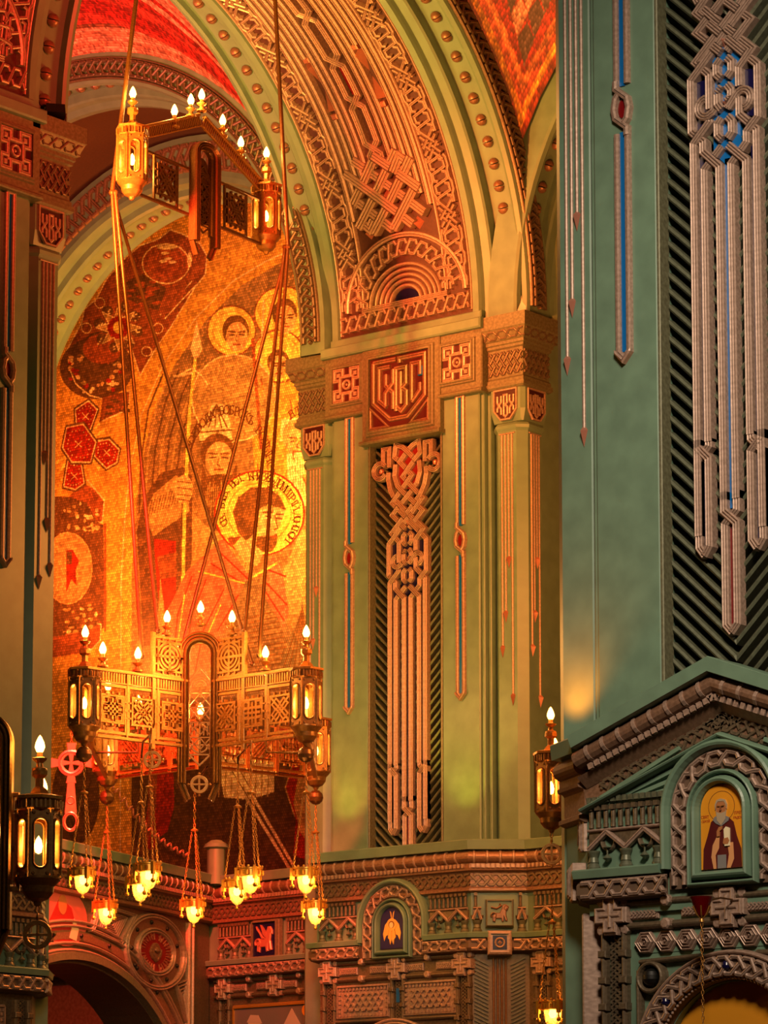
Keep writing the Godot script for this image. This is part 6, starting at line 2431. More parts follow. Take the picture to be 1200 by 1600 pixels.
["dark","l",3,292,592,302,662,323,718,346,753],
["tan","l",3,301,595,314,667,337,721,360,754],
["dark","l",3,311,599,325,672,351,724,374,755],
["tan","l",3,321,602,337,677,365,726,388,756],
["dark","l",3,330,606,349,681,378,729,401,757],
["gold","p",441,745,466,773,538,761,539,570,447,583,436,681],
["maroon","e",489,793,47,36,-8],
["goldb","e",489,793,45,34,-8],
["gold","l",1,525,787,523,796,518,804,510,811,500,817,489,820,478,821,467,819,459,814,454,808,452,800,454,791,460,782,468,775,478,769,489,766,500,766,511,768,518,772,524,779,525,787],
["maroon","e",482,741,43,34,-7],
["goldb","e",482,741,41,32,-7],
["gold","l",1,515,736,513,744,509,752,501,759,492,764,482,767,472,767,462,765,455,761,450,754,449,747,451,738,455,730,463,724,472,718,482,715,492,715,502,717,509,722,514,728,515,736],
["maroon","e",405,786,41,33,-7],
["goldb","e",405,786,39,31,-7],
["gold","l",1,437,780,435,788,431,796,424,803,415,808,405,811,396,811,387,809,380,805,375,798,374,791,376,783,380,775,387,769,396,764,406,761,415,760,424,763,431,767,435,773,437,780],
["tan","e",409,700,69,55,-11],
["pale","l",2,478,689,475,706,465,723,450,738,430,749,409,755,387,756,368,751,352,741,342,727,339,711,343,693,353,676,369,661,388,650,410,645,431,644,450,649,465,659,475,672,478,689],
["brown","e",412,785,22,20,-4],
["skin","e",414,777,18,19,-3],
["dark","l",2,410,780,402,781],
["brown","l",2,412,783,400,786],
["dark","l",2,418,779,426,777],
["brown","l",2,416,782,428,781],
["brown","l",1,414,780,412,772,416,771],
["brick","l",2,408,768,420,766],
["brown","e",492,793,20,19,-3],
["skin","e",494,785,16,18,-3],
["dark","l",2,491,788,483,789],
["brown","l",2,492,791,482,793],
["dark","l",2,497,787,505,785],
["brown","l",2,496,790,507,789],
["brown","l",1,494,788,492,781,496,779],
["brick","l",2,489,777,500,775],
["brown","e",482,733,18,16,-3],
["skin","e",483,727,15,15,-2],
["dark","l",2,480,729,473,730],
["brown","l",2,481,732,472,734],
["dark","l",2,486,729,493,727],
["brown","l",2,485,731,495,730],
["brown","l",1,483,729,481,723,485,722],
["brick","l",2,478,720,488,718],
["brick","l",5,440,769,455,630],
["pale","l",3,458,815,454,743],
["tan","p",374,537,342,565,331,526,343,436,448,424,437,528],
["pale","p",354,651,351,665,362,675,375,700,394,694,404,670,409,643],
["brown","l",2,360,670,381,696],
["brown","l",2,368,669,381,696],
["brown","l",2,379,667,381,696],
["brown","l",2,390,665,381,696],
["brown","l",2,399,664,381,696],
["brown","l",2,352,665,407,660],
["brown","l",2,353,653,409,646],
["brown","e",383,635,28,24,-4],
["skin","e",386,625,23,23,-3],
["dark","l",2,381,629,370,630],
["brown","l",2,383,633,368,636],
["dark","l",2,390,628,401,625],
["brown","l",2,389,632,403,631],
["brown","l",1,386,628,383,619,388,617],
["brick","l",2,378,614,393,612],
["brown","p",358,626,365,607,382,608,407,603,415,618,418,563,397,524,374,545,356,588],
["tan","l",1,365,588,363,558],
["tan","l",1,368,596,366,562],
["tan","l",1,371,599,370,569],
["tan","l",1,374,592,373,556],
["tan","l",1,377,597,377,557],
["tan","l",1,381,594,380,566],
["tan","l",1,384,591,383,551],
["tan","l",1,387,590,387,559],
["tan","l",1,390,599,390,562],
["tan","l",1,393,589,394,552],
["tan","l",1,397,593,397,562],
["tan","l",1,400,585,400,564],
["tan","l",1,403,590,404,552],
["tan","l",1,406,589,407,563],
["tan","l",1,409,593,410,560],
["tan","l",1,412,588,414,559],
["dark","p",248,553,259,593,287,622,325,625,341,610,342,508,332,453,290,402,262,405],
["tan","p",261,570,276,597,314,616,337,598,337,566,301,553,277,543],
["brown","l",1,268,570,274,591],
["brown","l",1,273,571,279,592],
["brown","l",1,278,572,284,593],
["brown","l",1,283,573,289,594],
["brown","l",1,287,574,294,595],
["brown","l",1,292,575,299,596],
["brown","l",1,297,576,304,597],
["brown","l",1,302,577,308,597],
["brown","l",1,307,578,313,598],
["brown","l",1,312,579,318,599],
["brown","l",1,317,580,323,600],
["brown","l",1,322,581,328,601],
["brown","l",1,326,582,333,602],
["brown","l",1,331,583,337,603],
["red","p",277,540,315,532,317,415,298,401,284,475],
["maroon","p",283,516,315,518,317,487,289,487],
["tan","p",289,491,280,346,312,343,302,416],
["goldb","l",6,347,777,336,696,329,567,325,341],
["brown","l",1,343,773,332,689,324,559,320,342],
["pale","p",347,810,337,774,343,759,352,763,357,771],
["pale","l",2,318,744,340,749,359,734,366,723],
["pale","l",2,309,743,340,743],
["skin","e",327,596,16,18,-2],
["brown","l",1,316,608,341,602],
["brown","l",1,316,600,341,594],
["brown","l",1,317,591,341,586],
["brown","l",1,317,585,341,579],
["pale","p",488,661,539,657,539,625,484,634],
["tan","e",512,636,23,21,-3],
["skin","e",515,627,18,20,-3],
["dark","l",2,511,631,502,631],
["brown","l",2,512,634,500,636],
["dark","l",2,518,629,527,628],
["brown","l",2,517,633,529,632],
["brown","l",1,515,630,512,622,517,621],
["brick","l",2,508,618,521,616],
["pale","p",496,617,539,613,539,546,519,549,498,584],
["tan","l",1,500,612,505,567],
["tan","l",1,504,611,508,566],
["tan","l",1,509,611,512,566],
["tan","l",1,513,610,516,565],
["tan","l",1,517,610,519,565],
["tan","l",1,521,609,523,564],
["tan","l",1,525,608,527,564],
["tan","l",1,529,608,530,563],
["tan","l",1,533,607,534,563],
["tan","l",1,537,607,538,562],
["tan","p",519,518,544,514,545,412,489,419,489,466],
["tan","l",1,413,508,419,485],
["brown","l",1,372,503,371,488],
["tan","l",1,409,510,398,491],
["brown","l",1,431,490,426,471],
["tan","l",1,384,516,383,495],
["brown","l",1,432,477,431,457],
["tan","l",1,427,491,430,472],
["brown","l",1,411,505,412,488],
["tan","l",1,377,451,379,432],
["brown","l",1,404,435,401,415],
["tan","l",1,394,494,385,478],
["brown","l",1,404,483,401,461],
["tan","l",1,364,459,368,440],
["brown","l",1,427,436,425,414],
["tan","l",1,415,460,422,441],
["brown","l",1,432,447,432,429],
["tan","l",1,368,492,371,472],
["brown","l",1,413,474,410,453],
["tan","l",1,358,495,354,475],
["brown","l",1,369,501,369,481],
["tan","l",1,423,511,407,491],
["brown","l",1,376,511,383,488],
["tan","l",1,386,476,376,458],
["brown","l",1,411,462,412,443],
["tan","l",1,383,462,382,447],
["brown","l",1,398,435,394,413],
["field","l",1,428,692,438,693],
["field","l",1,387,715,398,710],
["field","l",1,403,664,413,662],
["field","l",1,409,726,419,717],
["field","l",1,395,683,406,680],
["field","l",1,428,668,438,662],
["field","l",1,423,665,434,660],
["field","l",1,443,655,453,651],
["field","l",1,431,737,441,740],
["field","l",1,441,695,452,693],
["field","l",1,361,718,371,714],
["field","l",1,448,680,458,676],
["field","l",1,428,730,438,732],
["field","l",1,417,700,427,700],
["field","l",1,378,684,389,684],
["field","l",1,441,710,452,707],
["field","l",1,437,682,448,694],
["field","l",1,442,684,453,679],
["field","l",1,435,652,446,653],
["field","l",1,420,724,431,726],
["field","l",1,374,663,385,660],
["field","l",1,406,739,416,746],
["field","l",1,362,735,373,739],
["field","l",1,364,711,374,711],
["field","l",1,433,735,443,741],
["field","l",1,452,669,462,662],
["field","l",1,444,667,454,668],
["field","l",1,400,738,410,735],
["field","l",1,449,681,460,683],
["field","l",1,392,687,403,689],
["brick","l",2,472,566,476,553],
["gold","l",2,494,714,492,702],
["gold","l",2,477,682,477,669],
["brick","l",2,502,671,502,658],
["gold","l",2,520,642,526,628],
["gold","l",2,465,663,466,650],
["brick","l",2,506,620,507,608],
["gold","l",2,469,687,470,674],
["gold","l",2,520,645,519,633],
["brick","l",2,481,561,486,547],
["gold","l",2,476,716,470,704],
["gold","l",2,462,616,466,603],
["brick","l",2,454,560,450,547],
["gold","l",2,528,617,522,605],
["gold","l",2,448,573,443,561],
["brick","l",2,469,637,467,624],
["gold","l",2,513,633,522,619],
["gold","l",2,528,641,527,628],
["brick","l",2,454,717,458,703],
["gold","l",2,523,587,531,574],
["gold","l",2,510,633,506,620],
["brick","l",2,522,584,529,571],
["gold","l",2,494,725,490,712],
["gold","l",2,462,631,449,620],
["brick","l",2,449,690,450,677],
["gold","l",2,458,708,452,696],
["gold","l",2,530,683,522,671],
["brick","l",2,449,611,450,598],
["gold","l",2,479,652,488,637],
["gold","l",2,503,561,507,548],
["brick","l",2,479,580,483,567],
["gold","l",2,521,569,526,555],
["gold","l",2,507,722,509,709],
["brick","l",2,496,558,489,546],
["gold","l",2,496,587,493,575],
["gold","l",2,478,651,479,638],
["brick","l",2,459,656,466,642],
["gold","l",2,505,578,507,565],
["gold","l",2,521,720,521,707],
["brick","l",2,501,683,505,669],
["redb","e",452,549,74,54,-10],
["goldb","e",452,549,71,52,-10],
["gold","l",2,504,542,501,554,494,566,482,576,468,583,452,587,436,587,421,584,410,577,403,568,400,557,403,544,410,533,422,523,436,516,453,512,468,512,483,515,494,522,501,531,504,542],
["rose","p",290,345,298,441,334,492,393,525,443,466,432,453,398,409,375,368,344,340],
["red","l",2,342,484,319,439,310,359],
["red","l",2,374,496,432,461],
["red","l",2,366,477,343,436,331,373],
["red","l",2,396,462,362,414,349,363],
["red","l",2,385,511,435,469],
["red","l",2,419,451,386,411],
["goldb","l",2,353,489,431,464],
["goldb","l",2,330,462,320,406],
["goldb","l",2,390,442,370,409],
["armour","p",432,469,460,466,481,432,518,376,522,306,376,320,391,398,406,428],
["brown","l",2,398,417,479,424],
["brown","l",2,400,412,482,417],
["brown","l",2,402,406,485,411],
["brown","l",2,404,400,488,404],
["brown","l",2,407,394,491,397],
["brown","l",2,409,388,494,391],
["brown","l",2,411,383,497,384],
["brown","l",2,413,377,500,378],
["brown","l",2,415,371,504,371],
["brown","l",2,417,365,507,364],
["brown","l",2,419,360,510,358],
["brown","l",2,422,354,513,351],
["brown","l",2,424,348,516,345],
["brown","l",2,426,342,519,338],
["brown","l",2,428,337,522,332],
["brown","l",2,430,331,525,325],
["rose","p",460,482,476,493,489,477,501,421,493,401,460,446],
["red","l",2,466,477,495,465],
["red","l",2,462,463,497,430],
["red","l",2,464,449,493,411],
["goldb","l",3,437,469,481,483],
["maroon","p",400,525,424,524,408,512],
["skin","p",412,511,429,531,466,507,450,484,429,491],
["brown","p",409,556,418,573,439,583,466,579,486,565,495,548,488,545,468,559,452,550,449,527,431,517,418,529],
["skin","p",449,551,459,557,484,552,495,546,490,536,482,524,480,510,466,507,451,517],
["brown","p",449,520,464,518,482,519,480,505,472,498,458,500,447,509],
["dark","l",2,462,544,472,541],
["dark","l",2,480,539,489,537],
["brown","l",2,458,549,474,547],
["brown","l",2,479,544,491,542],
["brown","l",2,478,542,482,526,476,525],
["brick","l",2,468,518,480,516],
["dark","l",1,418,575,420,561],
["dark","l",1,424,570,425,556],
["dark","l",1,429,569,431,563],
["dark","l",1,435,572,436,560],
["dark","l",1,441,575,442,553],
["dark","l",1,446,576,447,560],
["dark","l",1,452,572,452,559],
["dark","l",1,458,566,458,551],
["dark","l",1,464,564,463,557],
["dark","l",1,469,566,469,558],
["dark","l",1,475,570,474,549],
["dark","l",1,481,571,479,553],
["grey","p",479,341,501,386,520,419,521,439,524,419,540,382,540,335],
["brown","l",2,522,423,489,344],
["brown","l",2,522,423,499,343],
["brown","l",2,522,423,508,342],
["brown","l",2,522,423,517,341],
["brown","l",2,522,423,526,340],
["brown","l",2,522,423,535,340],
["mud","p",243,342,540,312,541,58,246,76],
["field","p",243,342,290,337,304,263,281,249,244,253],
["red","p",287,289,313,279,316,199,305,168,288,161,274,122,266,171],
["maroon","p",272,282,287,289,286,201,271,154],
["pale","p",385,256,408,270,478,263,478,203,439,197,398,203],
["tan","l",2,392,262,389,205],
["tan","l",2,402,261,399,204],
["tan","l",2,412,260,409,204],
["tan","l",2,422,259,419,203],
["tan","l",2,432,258,429,202],
["tan","l",2,441,257,439,201],
["tan","l",2,451,256,448,200],
["tan","l",2,461,256,458,200],
["tan","l",2,471,255,468,199],
["red","p",478,271,512,245,495,207,513,167,509,125,531,116,541,115,540,281,480,294],
["tan","l",2,512,245,496,207,511,171],
["tan","p",520,236,540,234,541,127,519,152,509,187],
["pale","l",5,385,264,506,106],
["brown","l",1,388,264,509,106],
["pale","l",5,399,263,514,106],
["brown","l",1,403,262,517,106],
["dark","p",245,155,293,145,357,123,357,69,246,76]
]
const TONES := {"gold": Color(0.86, 0.62, 0.30), "goldb": Color(0.98, 0.82, 0.42), "field": Color(0.60, 0.45, 0.30), "pale": Color(0.95, 0.80, 0.62), "red": Color(0.62, 0.17, 0.13), "redb": Color(0.80, 0.20, 0.14), "rose": Color(0.86, 0.42, 0.34), "maroon": Color(0.58, 0.31, 0.20), "dark": Color(0.42, 0.28, 0.19), "brick": Color(0.64, 0.32, 0.20), "tan": Color(0.74, 0.57, 0.38), "skin": Color(0.90, 0.67, 0.47), "brown": Color(0.46, 0.30, 0.18), "armour": Color(0.54, 0.42, 0.31), "grey": Color(0.50, 0.42, 0.32), "mud": Color(0.36, 0.24, 0.16)}
const TEX := 120.0      # pixels per metre

func fill_poly(img: Image, p: PackedVector2Array, c: Color) -> void:
	var y0 := img.get_height(); var y1 := 0
	for q in p:
		y0 = mini(y0, int(floor(q.y))); y1 = maxi(y1, int(ceil(q.y)))
	y0 = maxi(0, y0); y1 = mini(img.get_height() - 1, y1)
	var k := p.size()
	for y in range(y0, y1 + 1):
		var yy := y + 0.5
		var xs := []
		for i in k:
			var a := p[i]; var b := p[(i + 1) % k]
			if (a.y <= yy) != (b.y <= yy):
				xs.append(a.x + (yy - a.y) / (b.y - a.y) * (b.x - a.x))
		xs.sort()
		for i in range(0, xs.size() - 1, 2):
			var xa := int(round(xs[i])); var xb := int(round(xs[i + 1]))
			if xb > xa:
				img.fill_rect(Rect2i(xa, y, xb - xa, 1), c)

func thick_line(img: Image, p: PackedVector2Array, w: float, c: Color) -> void:
	for i in p.size() - 1:
		var d := (p[i + 1] - p[i]).normalized()
		var n := Vector2(-d.y, d.x) * maxf(0.8, w * 0.5)
		var e := d * w * 0.3
		fill_poly(img, PackedVector2Array([p[i] + n - e, p[i + 1] + n + e, p[i + 1] - n + e, p[i] - n - e]), c)

# breaks a painted picture into small glass cubes with grout lines
func tesserae(img: Image, cell: int, amount: float, seed_: int) -> void:
	var w := img.get_width(); var h := img.get_height()
	var d := img.get_data()
	var rg := RandomNumberGenerator.new()
	rg.seed = seed_
	var cw := w / cell + 2
	var tab := PackedFloat32Array()
	for i in 4096:
		tab.append(1.0 + rg.randf_range(-amount, amount))
	for y in h:
		var cy := y / cell
		var off := (cy % 2) * (cell / 2)
		var grout_y := y % cell == 0
		var o := y * w * 3
		for x in w:
			var cx := (x + off) / cell
			var f := tab[(cx * 73 + cy * 1259 + (cx * cy) % 97) & 4095] * (0.6 + 0.4 * tab[((cx / 5) * 31 + (cy / 4) * 517) & 4095])
			if grout_y or (x + off) % cell == 0:
				f *= 0.72
			var q := o + x * 3
			d[q] = mini(255, int(d[q] * f)); d[q + 1] = mini(255, int(d[q + 1] * f)); d[q + 2] = mini(255, int(d[q + 2] * f))
	img.set_data(w, h, false, Image.FORMAT_RGB8, d)

func tex_mat(img: Image, rough: float, metal: float) -> StandardMaterial3D:
	var m := StandardMaterial3D.new()
	m.albedo_texture = ImageTexture.create_from_image(img)
	m.roughness = rough
	m.metallic = metal
	return m

func mosaic_wall() -> void:
	# covers x -9.7 .. -0.7 and y 5.0 .. 14.6 on the wall z = -4
	var w := 1080; var h := 1152
	var img := Image.create(w, h, false, Image.FORMAT_RGB8)
	img.fill(TONES.gold)
	var px := func(x: float, y: float) -> Vector2:
		return Vector2((x * 0.01 - 10.0 + 9.7) * TEX, (14.6 - (y * 0.01 + 5.0)) * TEX)
	for s in MOSAIC:
		var c: Color = TONES[s[0]]
		if s[1] == "e":
			var p := PackedVector2Array()
			for i in 24:
				var t := TAU * i / 24.0
				p.append(px.call(s[2] + cos(t) * s[4], s[3] + sin(t) * s[5] + cos(t) * s[6]))
			fill_poly(img, p, c)
		else:
			var p := PackedVector2Array()
			for i in range(2 if s[1] == "p" else 3, s.size(), 2):
				p.append(px.call(float(s[i]), float(s[i + 1])))
			if s[1] == "p":
				fill_poly(img, p, c)
			else:
				thick_line(img, p, s[2] * 0.01 * TEX, c)
	tesserae(img, 4, 0.2, 7)
	var o := thing("saints_mosaic", "huge glowing mosaic of a haloed prince and saints under a gold arched border", "mosaic", Vector3(-5.2, 9.8, -4.0))
	var q := QuadMesh.new()
	q.size = Vector2(9.0, 9.6)
	put(q, "picture", tex_mat(img, 0.38, 0.15), o)
	var back := MB.new()
	back.box(Vector3(0, 0, -0.135), Vector3(9.0, 9.6, 0.25))
	part(back, "backing", M.stone, o)
	var ink := paint("mosaic_ink", Color(0.34, 0.18, 0.09))
	ring_text(o, "СВ. БЛГВ. ВЕЛ. КНЯЗЬ ДИМИТРIЙ ДОНСКОЙ", Vector2(-5.477, 10.494), 0.615, 0.46, -0.135, 203.0, -38.0, 0.15, ink)
	ring_text(o, "ВОЕВОДА БОБРОКЪ ВОЛЫНСКIЙ", Vector2(-6.0, 11.0), 0.72, 0.86, -0.1, 152.0, -10.0, 0.16, ink)
	ring_text(o, "ВЛАДИМ", Vector2(-4.75, 11.2), 0.42, 0.46, -0.1, 120.0, 60.0, 0.15, ink)

func ring_text(o: Node, s: String, c: Vector2, rx: float, ry: float, shear: float, a0: float, a1: float, size: float, m: Material) -> void:
	for i in s.length():
		if s[i] == " ":
			continue
		var t := deg_to_rad(lerpf(a0, a1, float(i) / maxf(1.0, s.length() - 1)))
		var tm := TextMesh.new()
		var f := SystemFont.new()
		f.font_names = PackedStringArray(["Droid Serif"])
		tm.font = f
		tm.text = s[i]
		tm.font_size = 24
		tm.pixel_size = size / 24.0
		tm.depth = 0.004
		var p := c + Vector2(cos(t) * rx, sin(t) * ry + cos(t) * shear)
		put(tm, "letter", m, o, Transform3D(Basis(Vector3.BACK, t - PI / 2), Vector3(p.x + 5.2, p.y - 9.8, 0.005)))

func vault_tex(kind: int) -> StandardMaterial3D:
	var n := 800
	var img := Image.create(n, n, false, Image.FORMAT_RGB8)
	if kind == 0:
		# long rays of red and pale rose that fan out from each corner of the aisle vault
		img.fill(Color(0.86, 0.50, 0.42))
		for q in 4:
			var c := Vector2(n if q % 2 == 0 else 0, 0 if q < 2 else n)
			var m := Vector2(n / 2.0, n / 2.0)
			var sx := -1.0 if q % 2 == 0 else 1.0
			var sy := 1.0 if q < 2 else -1.0
			for k in 22:
				var a0 := deg_to_rad(90.0 * k / 22.0); var a1 := deg_to_rad(90.0 * (k + 1) / 22.0)
				var p0 := Vector2(cos(a0) * sx, sin(a0) * sy) * 565.0; var p1 := Vector2(cos(a1) * sx, sin(a1) * sy) * 565.0
				var p := PackedVector2Array([c, c + p0.clamp(Vector2(-400, -400), Vector2(400, 400)), c + p1.clamp(Vector2(-400, -400), Vector2(400, 400))])
				fill_poly(img, p, [Color(0.70, 0.18, 0.15), Color(0.92, 0.62, 0.52), Color(0.76, 0.24, 0.20), Color(0.86, 0.48, 0.40), Color(0.66, 0.16, 0.14)][(k * 7 + k / 3) % 5])
		# paler lower field along the edges
		for i in 4:
			for y in 46:
				var c := Color(0.88, 0.56, 0.46) if (y / 6) % 2 == 0 else Color(0.82, 0.48, 0.38)
				var half := int(sqrt(maxf(0.0, 1.0 - pow(1.0 - y / 46.0 * 0.35, 2.0))) * 0.0) + 400 - y * 6
				if y > 40:
					c = Color(0.55, 0.30, 0.20)
				if half > 0:
					if i == 0:
						img.fill_rect(Rect2i(n / 2 - half, y, half * 2, 1), c)
					elif i == 1:
						img.fill_rect(Rect2i(n / 2 - half, n - 1 - y, half * 2, 1), c)
					elif i == 2:
						img.fill_rect(Rect2i(y, n / 2 - half, 1, half * 2), c)
					else:
						img.fill_rect(Rect2i(n - 1 - y, n / 2 - half, 1, half * 2), c)
		tesserae(img, 3, 0.30, 11)
	else:
		# pendentives: gold and rose borders round a field of grey and pink scales in each corner
		img.fill(Color(0.62, 0.28, 0.20))
		for q in 4:
			var sx := 1.0 if q % 2 == 0 else -1.0
			var sy := 1.0 if q < 2 else -1.0
			var at := func(u: float, v: float) -> Vector2:
				return Vector2(n / 2.0 - sx * (n / 2.0 - u), n / 2.0 - sy * (n / 2.0 - v))
			var cols := [Color(0.55, 0.20, 0.14), Color(0.90, 0.62, 0.26), Color(0.72, 0.30, 0.22), Color(0.85, 0.46, 0.30), Color(0.60, 0.16, 0.14)]
			for k in 5:
				var o := k * 9.0
				fill_poly(img, PackedVector2Array([at.call(o * 0.6, o * 0.6), at.call(o * 0.8 + 4, 400.0), at.call(400.0, 400.0), at.call(400.0, o * 0.8 + 4)]), cols[k])
			var rows := 14
			for r in rows:
				for c in r + 1:
					var d := 34.0 + r * 11.0
					var u := d + (c - r / 2.0) * 14.0; var v := d - (c - r / 2.0) * 14.0
					var col := Color(0.34, 0.26, 0.26) if (r + c) % 2 == 0 else Color(0.78, 0.52, 0.46)
					fill_poly(img, PackedVector2Array([at.call(u - 9, v - 9), at.call(u + 9, v - 5), at.call(u + 9, v + 9), at.call(u - 5, v + 9)]), col)
		tesserae(img, 3, 0.34, 23)
	return tex_mat(img, 0.42, 0.1)
# ---------------------------------------------------------------- the place
func lights() -> void:
	# nave lamps high on the camera side, out of frame
	spot(Vector3(16.5, 11.0, 18.5), Vector3(11.4, 6.6, 9.9), Color(1.0, 0.90, 0.78), 190.0, 25.0, 1.2)
	# floodlights standing on the cornices of the shadowed pier: onto the arch soffit and the olive pier
	spot(Vector3(0.3, 11.2, 6.2), Vector3(-0.1, 13.2, 0.6), Color(1.0, 0.64, 0.26), 80.0, 50.0, 0.15)
	spot(Vector3(0.6, 11.2, 6.3), Vector3(0.0, 11.5, 0.0), Color(1.0, 0.24, 0.16), 95.0, 24.0, 0.1)
	spot(Vector3(1.9, 11.25, 6.75), Vector3(0.3, 7.6, 0.0), Color(1.0, 0.50, 0.17), 42.0, 46.0, 0.2)
	# added warm fill without a fixture, in the middle bay behind the teal pier
	omni(Vector3(5.0, 8.5, 3.0), Color(1.0, 0.56, 0.24), 34.0, 0.8)
	spot(Vector3(1.95, 11.15, -0.35), Vector3(3.6, 14.0, -1.2), Color(1.0, 0.5, 0.2), 8.0, 50.0, 0.05)
	# onto the foot of the red-lit arch
	spot(Vector3(8.6, 11.2, 8.4), Vector3(2.2, 12.6, 8.4), Color(1.0, 0.26, 0.15), 70.0, 35.0, 0.15)
	# rose vault of the aisle
	spot(Vector3(-4.0, 9.6, 6.6), Vector3(-4.4, 16.2, 1.8), Color(1.0, 0.40, 0.35), 140.0, 42.0, 0.2)
	# unseen mosaic floods added at mid-height, out of view behind the piers
	spot(Vector3(-2.9, 10.0, -2.1), Vector3(-5.6, 10.9, -4.0), Color(1.0, 0.63, 0.26), 76.0, 68.0, 0.3)
	spot(Vector3(-8.7, 8.9, -1.9), Vector3(-6.9, 11.4, -4.0), Color(1.0, 0.48, 0.17), 40.0, 62.0, 0.3)
	# red flood on the low screen wall
	spot(Vector3(1.0, 9.4, 6.3), Vector3(-2.9, 4.9, 1.2), Color(1.0, 0.22, 0.18), 300.0, 26.0, 0.2)
	# small yellow uplights on the ledge at the foot of the olive pier
	for x in [-0.75, 0.8]:
		spot(Vector3(x, 5.62, 0.36), Vector3(x, 7.6, 0.0), Color(1.0, 0.86, 0.25), 1.6, 40.0, 0.05)
	# orange uplight at the foot of the teal pier
	spot(Vector3(9.28, 4.76, 10.06), Vector3(9.28, 5.9, 9.90), Color(1.0, 0.5, 0.15), 2.2, 50.0, 0.05)

func mosaic_arch() -> void:
	var root := thing("mosaic_arch", "studded inner arch with carved band framing the gold mosaic border", "arch")
	root.transform = xf(-4.95, 11.05, -1.4, -PI / 2)
	var mb := MB.new()
	mb.arc([Vector2(-1.1, 3.4), Vector2(-1.1, 2.85), Vector2(-1.06, 2.83), Vector2(-1.02, 2.87), Vector2(-0.68, 2.87), Vector2(-0.64, 2.83), Vector2(-0.6, 2.85), Vector2(-0.58, 2.92), Vector2(-0.44, 2.94), Vector2(-0.42, 3.0), Vector2(-0.42, 3.5)], 0.0, PI, 48)
	part(mb, "archivolt", M.green, root)
	mb = MB.new()
	mb.strands(weave(plait(3.25 * PI, 0.3, 0.4, 3, 0.35), 0.034), 0.028, 0.0, pr(0.035), false, 0.15)
	mb.bend_face(3.24, 0.42, 1.0)
	for i in mb.v.size():
		mb.v[i].x = -0.42 + (mb.v[i].x - 0.42)
	mb.reflat()
	part(mb, "face_carving", M.copper, root)
	studs(root, -0.85, 2.87, 0.04, PI - 0.04, 44)

